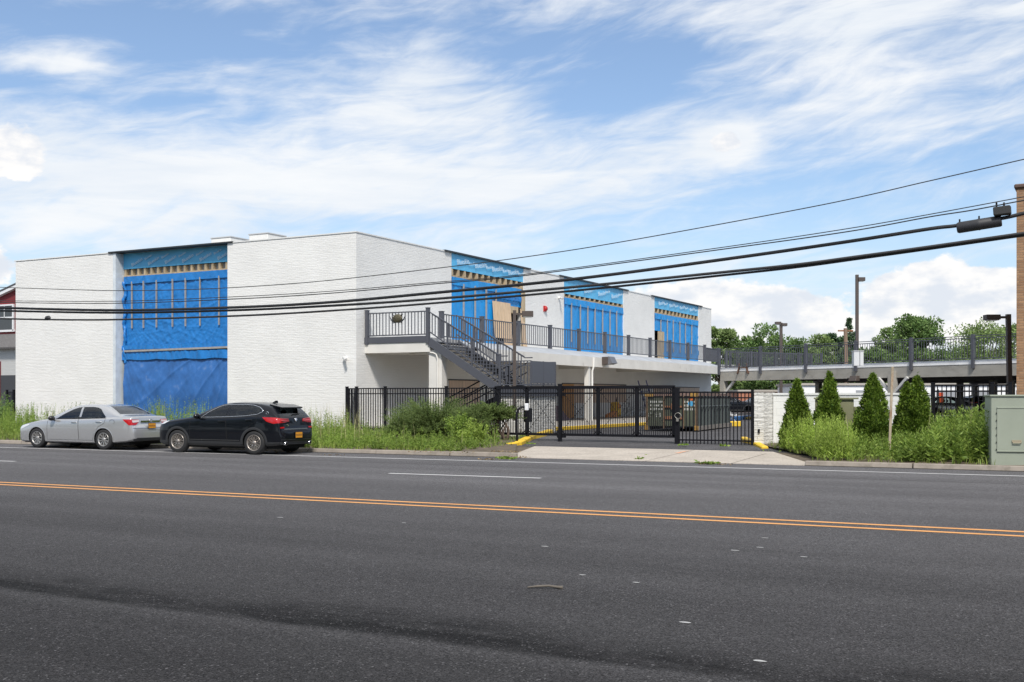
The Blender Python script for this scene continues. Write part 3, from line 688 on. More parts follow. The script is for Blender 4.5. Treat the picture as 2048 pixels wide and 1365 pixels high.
# small things on the walls
def cam_thing(name, label, p, d):
    d = Vector(d).normalized(); t = thing(name, label, 'security camera', p)
    b = MB(); b.tube([Vector(p), Vector(p) + d * .12], .07, 10); b.build('mount', WHITE_WALL, t)
    q = Vector(p) + d * .14; b = MB(); b.tube([q + Vector((-.06, .05, .03)), q + Vector((.22, -.18, -.09))], .06, 10); b.build('housing', mat('camera_shell', (.5, .5, .5), .4), t)
cam_thing('security_camera', 'small white bullet camera on the plain front wall near its corner', V(692, 717, VF), (0, -1, 0))
cam_thing('security_camera', 'small camera high on the white pier above the red alarm', U(1117, 596, UW), (1, 0, 0))
p = U(1089, 618, UW); t = thing('fire_alarm', 'small red fire alarm on the white upper wall between tarps', 'alarm', p)
REDP = mat('red_plastic', (.42, .02, .02), .4)
b = MB(); b.box(p.x, p.x + .07, p.y - .16, p.y + .16, p.z - .16, p.z + .16); b.build('backbox', REDP, t, bevel=.01)
b = MB(); b.lathe([(.12, .07), (.15, .1), (.10, .16), (0, .17)], 16, 0, 'x', p); b.build('bell', REDP, t)
p = U(1211, 722, UE + .03); t = thing('flood_light', 'dark flood light on the white walkway beam', 'flood light', p)
b = MB(); b.box(p.x, p.x + .35, p.y - .5, p.y + .1, p.z - .22, p.z + .2); b.build('housing', BRONZE, t, bevel=.02)
b = MB(); b.hexa([(p.x + .36, p.y - .5, p.z - .22), (p.x + .6, p.y - .45, p.z - .15), (p.x + .6, p.y + .25, p.z - .15), (p.x + .36, p.y + .2, p.z - .22), (p.x + .36, p.y - .5, p.z + .22), (p.x + .42, p.y - .45, p.z + .2), (p.x + .42, p.y + .25, p.z + .2), (p.x + .36, p.y + .2, p.z + .22)]); b.build('visor', mat('grey_lens', (.12, .12, .13), .3), t)
# ------------------------------------------------------------------ railings and fences
def panel(mb, a, b_, zb, zt, gap, pw, rw, mids=(), foot=0.0, mi=0, over=0.0):
    """pickets between a and b (x,y); zb / zt: heights of the two rails (number or pair for a slope)"""
    a = Vector(a[:2]); b_ = Vector(b_[:2]); L_ = (b_ - a).length; d = (b_ - a).normalized()
    zb = zb if isinstance(zb, tuple) else (zb, zb); zt = zt if isinstance(zt, tuple) else (zt, zt)
    def at(t, zz): return Vector((*(a + (b_ - a) * t), zz[0] + (zz[1] - zz[0]) * t))
    mb.bar(at(0, zb), at(1, zb), rw, rw, mi=mi); mb.bar(at(0, zt), at(1, zt), rw, rw, mi=mi)
    for q in mids:
        zz = (zb[0] + (zt[0] - zb[0]) * q, zb[1] + (zt[1] - zb[1]) * q); mb.bar(at(0, zz), at(1, zz), rw * .9, rw * .9, mi=mi)
    n = max(1, int(round(L_ / gap)))
    for i in range(1, n):
        t = i / n; p = at(t, zb); q = at(t, zt); mb.post(p, pw, pw, p.z - foot, q.z + over, d, mi)
def railing(parent, pts, z0, z1, gap, pw, rw, postw, post_z0, post_z1, m_, mids=(), foot=0.0, cap=True, posts=True):
    for a, b_ in zip(pts[:-1], pts[1:]):
        mb = MB(); panel(mb, a, b_, z0, z1, gap, pw, rw, mids, foot); mb.build('slat_panel', m_, parent)
    if posts:
        d = Vector(pts[-1][:2]) - Vector(pts[0][:2])
        for p in pts:
            mb = MB(); mb.post(p, postw, postw, post_z0, post_z1, d)
            if cap: mb.post(p, postw * 1.16, postw * 1.16, post_z1, post_z1 + .03, d)
            mb.build('post', m_, parent)
# walkway railings
zr1, zr0, zp1 = V(858, 622.5, VS).z, V(858, 668.5, VS).z, V(858, 618, VS).z
t = thing('balcony_railing', 'short grey street front railing with a crab ornament, under the cables', 'railing', (UW + 1, VS, ZF), 'grey walkway railings')
railing(t, [(UW + .12, VS + .03), (US - .07, VS + .03)], zr0, zr1, .165, .03, .05, .14, ZF - .25, zp1 + .03, GREYSTEEL)
t2 = thing('balcony_railing', 'long grey railing along the white side wall walkway above the yard', 'railing', (UR, VS + 10, ZF), 'grey walkway railings')
pv = [U(x, 700, UR).y for x in (883, 962.5, 1034, 1097, 1155, 1207, 1254.7, 1298, 1337.6, 1374.8, 1409.4)]
n_ = len(pv) - 1; step = (pv[-1] - pv[0]) / n_
pl_ = [(UR, pv[0] + step * i) for i in range(n_ + 1)]
zr0b, zr1b = ZF + .14, ZF + 1.10
railing(t2, pl_ , zr0b, zr1b, .21, .03, .05, .17, ZF - .05, ZF + 1.20, GREYSTEEL)
# crab ornament on the front railing
cp = V(795, 637.5, VS - .04)
crab = thing('crab_ornament', 'bronze metal crab ornament fixed on the short grey railing', 'ornament', cp)
CRABM = mat('aged_bronze', (0.105, 0.092, 0.058), .55, metal=.5, var=.5, vscale=22, bump=.8, bscale=40)
sx_ = 46.5 / F
mb = MB(); prof = []
vs_ = []; fs_ = []
nr, na_ = 6, 28
for i in range(nr + 1):
    rr = math.sin(i / nr * math.pi / 2); hh = math.cos(i / nr * math.pi / 2) * .07
    for j in range(na_):
        th_ = 2 * math.pi * j / na_; vs_.append((cp.x + math.cos(th_) * rr * .245, cp.y - hh, cp.z + math.sin(th_) * rr * .185))
for i in range(nr):
    for j in range(na_): fs_.append((i * na_ + j, i * na_ + (j + 1) % na_, (i + 1) * na_ + (j + 1) % na_, (i + 1) * na_ + j))
mb.add(vs_, fs_, 0, True); mb.add(vs_[-na_:], [tuple(range(na_))]); mb.build('shell', CRABM, crab)
CRABL = mat('crab_leg_metal', (0.04, 0.042, 0.045), .5, metal=.4)
for s in (-1, 1):
    for k in range(4):
        a0 = -.35 - .32 * k; x0, z0 = .22 * math.cos(a0), .17 * math.sin(a0)
        x1, z1 = .31 - .045 * k, -.06 - .035 * k; x2, z2 = .385 - .055 * k, .10 - .10 * k
        mb = MB(); mb.tube([cp + Vector((s * x0, 0, z0)), cp + Vector((s * x1, -.01, z1)), cp + Vector((s * x2, -.01, z2))], [.022, .03, .008], 6); mb.build('leg', CRABL, crab)
    mb = MB(); mb.tube([cp + Vector((s * .17, 0, .12)), cp + Vector((s * .25, -.02, .17)), cp + Vector((s * .22, -.02, .25))], [.02, .035, .01], 6); mb.build('claw', CRABL, crab)
# ------------------------------------------------------------------ staircase
uL = V(998, 768, VS).x; zL = V(998, 771, VS).z; uE = V(1061.5, 770, VS).x
WST = 2.2
st = thing('steel_staircase', 'grey steel staircase from the walkway corner down to a railed landing', 'staircase', (uL, VS, ZS))
def flight(u0, z0, u1, z1, va, vb, n, m_):
    for v in (va, vb):
        mb = MB(); mb.bar((u0, v, z0 - .16), (u1, v, z1 - .16), .06, .33); mb.build('stringer', m_, st)
    for i in range(n):
        t_ = (i + .5) / n; u = u0 + (u1 - u0) * t_; z = z0 + (z1 - z0) * (i + 1) / (n + 1)
        w = abs(u1 - u0) / n
        mb = MB(); mb.box(u - w * .58, u + w * .58, va + .03, vb - .03, z - .04, z); mb.build('tread', m_, st)
flight(US + .03, ZF - .02, uL, zL, VS, VS + WST, 12, GREYSTEEL)
for v, k in ((VS + .02, 0), (VS + WST - .02, 1)):
    zt0, zt1 = V(859, 624, VS).z, V(996, 710.5, VS).z; zb0_, zb1_ = V(859, 663.5, VS).z, V(996, 763, VS).z
    mb = MB(); panel(mb, (US, v), (uL, v), (zb0_, zb1_), (zt0, zt1), .145, .032, .045); mb.build('slat_panel', GREYSTEEL, st)
    for q in (.27, .62):
        mb = MB(); mb.post((US + (uL - US) * q, v), .055, .055, zb0_ + (zb1_ - zb0_) * q - .35, zt0 + (zt1 - zt0) * q); mb.build('post', GREYSTEEL, st)
    mb = MB(); off = .07; mb.tube([(US + .1, v + off, zt0 - .1), (uL, v + off, zt1 - .04), (uL + .35, v + off, zt1 - .04)], .025, 8); mb.build('handrail', GREYSTEEL, st)
mb = MB(); mb.post((uL + .02, VS + .05), .09, .09, zL - .3, V(998, 708, VS).z); mb.build('post', GREYSTEEL, st)
mb = MB(); mb.post((V(1014, 740, VS + 1.2).x, VS + 1.2), .14, .14, zL - .05, V(1014, 728, VS + 1.2).z); mb.build('post', GREYSTEEL, st)
zrl1, zrl0, zrlm = V(1040, 722.5, VS).z, V(1040, 769.5, VS).z, V(1040, 731, VS).z
mb = MB(); panel(mb, (uL, VS + .03), (uE, VS + .03), zrl0, zrl1, .165, .032, .045, mids=((zrlm - zrl0) / (zrl1 - zrl0),)); mb.build('slat_panel', GREYSTEEL, st)
mb = MB(); panel(mb, (uL + .1, VS + WST), (uE, VS + WST), zrl0, zrl1, .165, .032, .045); mb.build('slat_panel', GREYSTEEL, st)
for k in (0, 1):
    y0 = VS + .06 + k * (WST - .1) / 2; mb = MB(); mb.box(uE - .02, uE + .02, y0, y0 + (WST - .1) / 2 - .04, zrl0 + .05, zrl1); mb.build('sheet_panel', GREYPANEL, st)
mb = MB()
for y in (VS + .03, VS + WST / 2, VS + WST): mb.post((uE, y), .05, .05, zL - .15, zrl1 + .01)
mb.bar((uE, VS + .03, zrl0), (uE, VS + WST, zrl0), .05, .05); mb.build('panel_frame', GREYSTEEL, st)
zband = V(1030, 793, VS - .15).z
mb = MB(); mb.box(uL - .1, uE + .08, VS - .12, VS + WST + .1, zL - .1, zL - .04); mb.build('landing_deck', GREYSTEEL, st)
mb = MB(); mb.box(uL - .1, uE + .10, VS - .15, VS + WST + .1, zband, zL - .1); mb.build('edge_channel', GREYPANEL, st)
flight(uL + .1, zL - .05, uL - 3.3, SW + .12, VS + WST * .52, VS + WST, 9, BLACKSTEEL)
for v in (VS + WST * .52, VS + WST):
    mb = MB(); u1 = uL - 3.5; zz = zL + .95; z1 = SW + 1.05
    mb.tube([(uL + .1, v, zz), (u1 + .2, v, z1 + .06), (u1 - .1, v, z1), (u1 - .16, v, z1 - .12), (u1 - .16, v, z1 - .35)], .03, 8)
    mb.tube([(uL + .1, v, zz - .4), (u1 + .1, v, z1 - .35)], .025, 8)
    for q in (.05, .35, .65, .95): mb.tube([(uL + (u1 - uL) * q, v, zz + (z1 - zz) * q), (uL + (u1 - uL) * q, v, zz + (z1 - zz) * q - 1.0)], .025, 8)
    mb.build('handrail', BLACKSTEEL, st)
en = thing('block_enclosure', 'white textured block enclosure under the grey staircase landing', 'wall', (uL, VS, ZS))
mb = MB(); mb.box(uL - .15, uE + .03, VS - .08, VS + WST, ZS, zband - .01); mb.build('wall', SPLIT_FACE, en)
# ------------------------------------------------------------------ black fences and the sliding gate
fa = G(694, 862, ZS); fe = gz(1000, 44.0, ZS)
fdir = (fe - fa).normalized()
def on_fence(x):
    # crossing of the fence line with the view ray of column x
    d = ray(x, HY); A2 = np.array([[fdir.x, -d.x], [fdir.y, -d.y]]); s, _ = np.linalg.solve(A2, np.array([-fa.x, -fa.y])); return fa + fdir * float(s)
fz1 = D(770, 776, (on_fence(770) - O).dot(Vector((-ST, CT, 0)))).z
fn = thing('iron_fence', 'black picket fence standing behind the shrubs beside the white corner', 'fence', fa)
fx = (694, 713, 770.5, 892.6, 998)
pts = [on_fence(x) for x in fx]
railing(fn, [p[:2] for p in pts], ZS + .12, fz1 - .03, .118, .03, .045, .10, ZS - .1, fz1 + .03, BLACKSTEEL, mids=(.87,), foot=.06)
mb = MB(); pback = pts[0] + Vector((-.1, .9, 0)); panel(mb, pts[0], pback, ZS + .12, fz1 - .03, .118, .03, .045, (.87,)); mb.build('slat_panel', BLACKSTEEL, fn)
VG = 32.5
gt = thing('sliding_gate', 'long black sliding picket gate across the driveway', 'gate', (V(1120, 800, VG).x, VG, ZS))
g0, g1 = V(990, 775, VG).x, V(1350, 775, VG).x
gzt, gzb = V(1200, 775, VG).z, V(1200, 871, VG).z
gzm = V(1200, 787, VG).z
mb = MB(); mb.bar((g0, VG, gzt), (g1, VG, gzt), .07, .10); mb.bar((g0, VG, gzb), (g1, VG, gzb), .07, .08); mb.bar((g0, VG, gzm), (g1, VG, gzm), .04, .05)
sx = [g0 + .03] + [V(x, 800, VG).x for x in (1054, 1121, 1196.5, 1274)] + [g1 - .03]
for x in sx: mb.post((x, VG), .07, .07, gzb, gzt)
mb.build('frame', BLACKSTEEL, gt)
for a, c in zip(sx[:-1], sx[1:]):
    mb = MB(); n = int(round((c - a) / .0605))
    for i in range(1, n): mb.post((a + (c - a) * i / n, VG), .022, .022, gzb, gzt)
    mb.build('slat_panel', BLACKSTEEL, gt)
    mb = MB(); mb.tube([(a, VG - .04, gzb + .05), (c, VG - .04, gzt - .05)], .007, 5); mb.tube([(a, VG - .05, gzt - .05), (c, VG - .05, gzb + .05)], .007, 5)
    for xx, s in ((a, 1), (c, -1)):
        for zz, q in ((gzt, -1), (gzb, 1)): mb.bar((xx, VG, zz + q * .16), (xx + s * .16, VG, zz + q * .03), .03, .03)
    mb.build('brace_frame', BLACKSTEEL, gt)
gp = thing('gate_post', 'stout black post in the driveway holding the sliding gate', 'post', G(1120, 880, ZS), 'gate posts')
pp = V(1120, 880, VG - .14); zt_ = V(1120, 770, VG - .14).z
mb = MB(); mb.post(pp, .10, .10, ZS - .1, zt_); mb.build('shaft', BLACKSTEEL, gp)
mb = MB(); mb.post(pp, .12, .12, zt_, zt_ + .03); mb.build('cap', BLACKSTEEL, gp)
mb = MB(); mb.box(pp.x - .10, pp.x + .10, pp.y + .0, pp.y + .2, gzt - .28, gzt - .18); mb.box(pp.x - .12, pp.x + .12, pp.y + .02, pp.y + .2, gzb - .1, gzb - .02); mb.build('roller_bracket', BLACKSTEEL, gp)
gp2 = thing('gate_post', 'black latch post with a chain where gate and fixed fence meet', 'post', G(1354, 890, ZS), 'gate posts')
pq = V(1354.5, 890, VG - .1); zt2 = V(1354.5, 778, VG - .1).z
mb = MB(); mb.post(pq, .13, .12, ZS - .12, zt2); mb.build('shaft', BLACKSTEEL, gp2)
mb = MB(); mb.post(pq, .15, .14, zt2, zt2 + .03); mb.build('cap', BLACKSTEEL, gp2)
mb = MB(); q = V(1356, 832, VG - .2); CH = mat('galvanised_chain', (.35, .33, .30), .45, metal=.7)
for k in range(9):
    a_ = k / 9 * 6.28; mb.tube([q + Vector((.10 * math.cos(a_ + s_), -.02 * math.sin(3 * a_), .09 * math.sin(a_ + s_))) for s_ in (0, .35, .7)], .012, 5)
mb.box(q.x - .04, q.x + .03, q.y - .05, q.y - .01, q.z - .17, q.z - .07); mb.build('chain', CH, gp2)
fr = thing('iron_fence', 'short fixed black picket panel between the gate and the white pillar', 'fence', V(1430, 890, VG))
fzt, fzm, fzb = V(1430, 785, VG).z, V(1430, 796, VG).z, V(1430, 881.5, VG).z
e0, e1 = V(1358, 800, VG).x, V(1505, 800, VG).x
mb = MB(); panel(mb, (e0, VG), (e1, VG), fzb, fzt, .112, .026, .045, ((fzm - fzb) / (fzt - fzb),), foot=.11); mb.build('slat_panel', BLACKSTEEL, fr)
mb = MB(); mb.post((e1, VG), .075, .075, ZS - .1, V(1505, 780, VG).z); mb.build('post', BLACKSTEEL, fr)
# gate operator and its pedestal
op = thing('gate_operator', 'black gate motor box on a post behind the gate bars', 'gate motor', V(1055, 860, VG + .3))
p = V(1055, 830, VG + .35); mb = MB(); mb.box(p.x - .11, p.x + .11, p.y - .1, p.y + .12, p.z - .24, p.z + .22); mb.build('housing', mat('black_plastic', (.012, .012, .012), .5), op, bevel=.02)
mb = MB(); mb.post(p, .09, .09, ZS, p.z - .24); mb.build('stand', BLACKSTEEL, op)
kp = thing('entry_keypad', 'white keypad head on a bent black gooseneck post by the gate', 'keypad', G(1034, 885, ZS))
kz = G(1034, 886, ZS); Zk = (kz - O).dot(Vector((-ST, CT, 0)))
def K(x, y): return D(x, y, Zk)
mb = MB(); mb.tube([K(1034, 886), K(1033.5, 840), K(1034, 826), K(1037.5, 818), K(1044, 814.5), K(1052, 814)], .036, 10); mb.build('gooseneck', BLACKSTEEL, kp)
q = K(1053.5, 814.5); mb = MB(); mb.box(q.x - .055, q.x + .055, q.y - .06, q.y + .05, q.z - .11, q.z + .11); mb.build('keypad_head', mat('white_plastic', (.75, .76, .78), .4), kp, bevel=.02)
# ------------------------------------------------------------------ white pillar, block wall, far fence
p0 = V(1508.5, 888, VG - .1); p1x = V(1527.5, 888, VG - .1).x
pzt = V(1515, 785.5, VG - .1).z
dpt = .0
for k in range(60):
    dpt = k * .05
    pp_ = Vector((p1x, VG - .1 + dpt, 0)); dd = pp_ - O; zc_ = dd.dot(Vector((-ST, CT, 0))); xc_ = dd.dot(Vector((CT, ST, 0)))
    if CX + F * xc_ / zc_ > 1549: break
pil = thing('block_pillar', 'white split face block pillar at the end of the black fence', 'pillar', p0)
mb = MB(); mb.box(p0.x, p1x, VG - .1, VG - .1 + dpt, ZS - .3, pzt); mb.build('pier', SPLIT_FACE, pil)
mb = MB(); mb.box(p0.x + .12, p0.x + .17, VG - .14, VG - .1, V(1513, 862, VG - .1).z - .07, V(1513, 862, VG - .1).z + .05); mb.build('socket_box', BLACKSTEEL, pil)
vw = VG - .1 + dpt - .25
bw_ = thing('block_wall', 'low white painted block wall behind the conical evergreens', 'wall', (p1x + 3, vw, ZS))
wzt = V(1560, 790.5, vw).z
ux1 = V(1862, 790, vw).x
mb = MB(); mb.box(p1x + .02, ux1, vw, vw + .2, ZS - .3, wzt); mb.build('wall', CMU_PAINT, bw_)
mb = MB(); mb.box(p1x + .02, ux1 + .02, vw - .03, vw + .23, wzt, wzt + .06); mb.build('coping', CMU_PAINT, bw_)
VF2 = 32.0
f2 = thing('iron_fence', 'dark picket fence in shade between the evergreens and the brick building', 'fence', V(1920, 800, VF2))
za, zb_ = V(1900, 771, VF2).z, V(1900, 783, VF2).z
xs2 = [V(x, 790, VF2).x for x in (1866, 1985, 2021)]
railing(f2, [(x, VF2) for x in xs2], ZS + .1, za, .115, .026, .045, .10, ZS - .2, za + .05, BLACKSTEEL, mids=((zb_ - ZS - .1) / (za - ZS - .1),))
# ------------------------------------------------------------------ parking deck
ZA_, ZB2 = 70.0, 52.5
A_ = D(1440, HY, ZA_); B_ = D(2031, HY, ZB2); A_.z = B_.z = 0
ed = (B_ - A_).normalized(); nd = Vector((-ed.y, ed.x, 0))
if nd.dot(Vector((-ST, CT, 0))) < 0: nd = -nd
ZD = 3.42                                                  # top of the deck edge
LD = (B_ - A_).length + 3.0; DW = 34.0
dk = thing('parking_deck', 'concrete parking deck on columns beside the white building', 'parking deck', A_)
def dpoint(s, t_, z=0): q = A_ + ed * s + nd * t_; return Vector((q.x, q.y, z))
def dbox(mb, s0, s1, t0, t1, z0, z1, mi=0):
    mb.hexa([dpoint(s0, t0, z0), dpoint(s1, t0, z0), dpoint(s1, t1, z0), dpoint(s0, t1, z0), dpoint(s0, t0, z1), dpoint(s1, t0, z1), dpoint(s1, t1, z1), dpoint(s0, t1, z1)], mi)
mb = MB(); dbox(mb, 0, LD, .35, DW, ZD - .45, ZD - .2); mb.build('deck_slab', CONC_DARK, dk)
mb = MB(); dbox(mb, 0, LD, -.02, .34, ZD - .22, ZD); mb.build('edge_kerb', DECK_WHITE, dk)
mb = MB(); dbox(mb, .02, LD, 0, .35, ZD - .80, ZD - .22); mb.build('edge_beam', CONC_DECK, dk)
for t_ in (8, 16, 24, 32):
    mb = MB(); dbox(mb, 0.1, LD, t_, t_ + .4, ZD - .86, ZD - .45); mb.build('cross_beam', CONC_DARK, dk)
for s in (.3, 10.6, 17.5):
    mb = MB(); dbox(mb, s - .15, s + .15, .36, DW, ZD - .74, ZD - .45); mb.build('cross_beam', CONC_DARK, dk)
def find_s(x, off=0.0):
    d = ray(x, HY); A2 = np.array([[ed.x, -d.x], [ed.y, -d.y]]); q = A_ + nd * off; s, _ = np.linalg.solve(A2, np.array([-q.x, -q.y])); return float(s)
s2 = find_s(1787)
for s, t_, w in ((.17, .17, .36), (s2, -.06, .36)):
    mb = MB(); dbox(mb, s - w / 2, s + w / 2, t_ - .18, t_ + .17, ZS - .1, ZD - .45 if t_ < 0 else ZD - .81); mb.build('column', CONC_DECK, dk)
    for sg in (-1, 1):
        if s < 1 and sg < 0: continue
        mb = MB(); mb.bar(dpoint(s + sg * .15, t_, ZD - 1.55), dpoint(s + sg * .95, t_, ZD - .80), .14, .14); mb.build('brace', mat('brace_paint', (.5, .5, .49), .7), dk)
for t_ in (8.2, 16.2, 24.2, 32.2):
    for s in (.4, 5.2, s2, 14.5, LD - 1):
        mb = MB(); dbox(mb, s - .16, s + .16, t_ - .16, t_ + .16, ZS - .1, ZD - .86); mb.build('column', CONC_DECK, dk)
pxs = (1439.6, 1519.6, 1611.4, 1712.7, 1823.5, 1947.5)
dr = thing('deck_railing', 'long grey railing along the front edge of the parking deck', 'railing', dpoint(5, 0, ZD), 'grey deck railings')
dpts = [dpoint(find_s(x), -.06) for x in pxs]; dstep = (dpts[-1] - dpts[0]).length / 5
dpts = [dpts[0] + ed * dstep * i for i in range(6)] + [dpts[0] + ed * (dstep * 6)]
for a, c in zip(dpts[:-1], dpts[1:]):
    mb = MB(); panel(mb, a, c, ZD + .07, ZD + 1.05, .16, .022, .04, (1.11,)); mb.build('slat_panel', GREYSTEEL, dr)
for p in dpts[:-1]:
    mb = MB(); mb.post(p, .15, .13, ZD - .42, ZD + 1.24, ed[:2]); mb.build('post', GREYSTEEL, dr)
d2 = thing('deck_railing', 'grey railing behind the front edge, running back across the deck corner', 'railing', dpoint(0, 4, ZD), 'grey deck railings')
railing(d2, [tuple(dpoint(-.1, .6 + 2.1 * i)[:2]) for i in range(5)], ZD + .08, ZD + 1.05, .14, .026, .045, .10, ZD - .2, ZD + 1.1, GREYSTEEL)
d3 = thing('deck_railing', 'dense grey ramp railing farther back on the deck, below the two armed lamp', 'railing', dpoint(1, 9, ZD), 'grey deck railings')
railing(d3, [tuple(dpoint(-.4 - .02 * i, 1.2 + 2.4 * i)[:2]) for i in range(4)], ZD + .05, ZD + 1.02, .12, .026, .045, .12, ZD - .2, ZD + 1.05, GREYSTEEL)
# link between walkway end and deck
lk = thing('deck_railing', 'short grey railing linking walkway end and parking deck', 'railing', (UR, 76, ZF), 'grey deck railings')
railing(lk, [pl_[-1], (UR - .1, pl_[-1][1] + 3.2)], ZF + .1, ZF + 1.02, .10, .03, .05, .14, ZF - .1, ZF + 1.1, GREYSTEEL)
def flat_thing(name, label, cat, loc, parts):
    t = thing(name, label, cat, loc)
    for nm, mb, m_, bv in parts: mb.build(nm, m_, t, bevel=bv)
    return t
RUSTD = mat('dark_rust', (.085, .045, .03), .9, var=.5, vscale=10)
s = find_s(1487); q = dpoint(s, -.02, ZD)
parts = []
for k in (-.34, .34):
    mb = MB(); a = q + ed * k; mb.bar(a + Vector((0, 0, -.03)), a + ed * (.12 * (1 if k > 0 else -1)) + Vector((0, 0, -.38)) - nd * .05, .16, .07); mb.bar(a + Vector((0, 0, -.05)) - nd * .04, a + Vector((0, 0, .25)), .06, .06); parts.append(('strap', mb, RUSTD, 0))
mb = MB(); mb.bar(q - ed * .42 - nd * .03, q + ed * .42 - nd * .03, .06, .05); parts.append(('plate', mb, RUSTD, 0))
flat_thing('rusty_bracket', 'rusty steel bracket on the white edge of the parking deck', 'bracket', q, parts)
s = find_s(1712); q = dpoint(s, -.14, ZD - .80)
mb = MB(); mb.hexa([q - ed * .26 - nd * .2 + Vector((0, 0, -.14)), q + ed * .26 - nd * .2 + Vector((0, 0, -.14)), q + ed * .30 + nd * .1 + Vector((0, 0, -.14)), q - ed * .30 + nd * .1 + Vector((0, 0, -.14)), q - ed * .2 - nd * .1 + Vector((0, 0, .14)), q + ed * .24 - nd * .1 + Vector((0, 0, .14)), q + ed * .28 + nd * .1 + Vector((0, 0, .14)), q - ed * .24 + nd * .1 + Vector((0, 0, .14))])
mb2 = MB(); mb2.tube([q - ed * .24, q - ed * .45 + Vector((0, 0, .02)), q - ed * .5 + Vector((0, 0, -.15)), q - ed * .42 + Vector((0, 0, -.27))], .02, 6)
flat_thing('flood_light', 'brown flood light hanging on the concrete deck beam', 'flood light', q, [('housing', mb, BRONZE, .01), ('cable', mb2, BLACKSTEEL, 0)])
# ------------------------------------------------------------------ lamps and poles
def lamp(name, label, base, ztop, w, heads, m_=BRONZE, lean=(0, 0), ped=None):
    t = thing(name, label, 'street lamp', base)
    top = Vector((base.x + lean[0], base.y + lean[1], ztop))
    mb = MB(); mb.bar(base, top, w, w, up=(CT, ST, 0)); mb.build('pole', m_, t)
    for (hx, L1, L2, hh, drop) in heads:
        d = Vector((CT, ST, 0)) * hx; a = top + Vector((0, 0, -drop))
        mb = MB(); mb.bar(a, a + d * L1, w * .5, w * .55); mb.build('arm', m_, t)
        c = a + d * L1; mb = MB(); mb.bar(c, c + d * L2, w * 2.3, hh); hd = mb.build('lamp_head', m_, t, bevel=.01)
        mb = MB(); e = Vector((0, 0, -hh / 2 - .012)); mb.bar(c + d * .04 + e, c + d * (L2 - .04) + e, w * 2.0, .02); mb.build('lens', mat('lamp_lens', (.55, .55, .52), .3), hd)
    if ped:
        mb = MB(); mb.post(base, ped[0], ped[0], ped[1], ped[2], (CT, ST)); mb.build('pedestal', mat('pedestal_concrete', (.62, .61, .58), .85, var=.08), t, bevel=.02)
    return t
Zl = 39.5
bz = D(1029, 845, Zl)
lamp('lamp_post', 'brown square lamp post on a white pedestal beside the sliding gate', bz, D(1028, 621, Zl).z, .115, [(1, .26, .40, .20, .13)], ped=(.34, ZS - .15, D(1028, 842, Zl).z))
Zp = 62
bb = D(1714, HY, Zp); bb.z = ZD - .2
lamp('lamp_post', 'tall slim brown lamp post on the deck with one short head', bb, D(1714, 550, Zp).z, .155, [(1, .05, .36, .20, .25)])
Zp = 84; bb = D(1562, HY, Zp); bb.z = ZS
lamp('lamp_post', 'brown lamp post with two flat heads in front of the far trees', bb, D(1562, 646, Zp).z, .2, [(-1, .03, .40, .2, .03), (1, .03, .40, .2, .14)])
Zp = 33.5; bb = gz(2021, Zp, ZS)
tp = D(2016.5, 629, Zp)
lamp('lamp_post', 'thick leaning brown lamp post close to the brick corner', bb, tp.z, .125, [(-1, .28, .42, .15, .09)], lean=(tp.x - bb.x, tp.y - bb.y))
Zp = 104; bb = gz(1693.5, Zp, ZS); tp = D(1691, 657, Zp)
t = thing('utility_pole', 'weathered wooden utility pole in front of the far trees', 'utility pole', bb)
mb = MB(); mb.tube([bb, tp], [.22, .17], 10); mb.build('pole', mat('weathered_pole', (.20, .14, .10), .85, var=.2, vscale=6, stretch=(4, 4, .4)), t)
mb = MB(); c = D(1691, 662, Zp); mb.bar(c - Vector((CT, ST, 0)) * .7, c + Vector((CT, ST, 0)) * .7, .1, .14); mb.build('crossarm', RUST, t)
Zp = 30.0; bb = G(1778, 913, .15); Zp = (bb - O).dot(Vector((-ST, CT, 0)))
t = thing('sign_post', 'bare rusty leaning signless post in the tall weeds', 'post', bb)
mb = MB(); tp = D(1785, 734, Zp); mb.bar(bb - Vector((0, 0, .1)), tp, .058, .03, up=(-ST, CT, 0)); mb.build('post', mat('rust_streaked_post', (.36, .30, .22), .8, var=.2, vscale=5, col2=(.24, .12, .06), c2lo=.50, c2hi=.7, c2scale=3.0), t)
Zp = 57.6; 
for xa, xb, lab in ((1706, 1717, 'left white electrical cabinet behind the deck railing'), (1718.2, 1725, 'slimmer white electrical cabinet behind the deck railing post')):
    a, c = D(xa, 703.5, Zp), D(xb, 703.5, Zp); t = thing('electrical_cabinet', lab.replace('left ', 'wider '), 'cabinet', (a.x, a.y, ZD - .2), 'white cabinets on the deck')
    m_ = mat('white_cabinet_paint', (.62, .63, .64), .5); mid = (a + c) / 2
    mb = MB(); mb.post(mid, (c - a).length, .35, ZD - .2, a.z, (CT, ST)); mb.build('casing', m_, t)
    mb = MB(); mb.post(mid, (c - a).length + .05, .40, a.z, a.z + .04, (CT, ST)); mb.build('lid', m_, t)
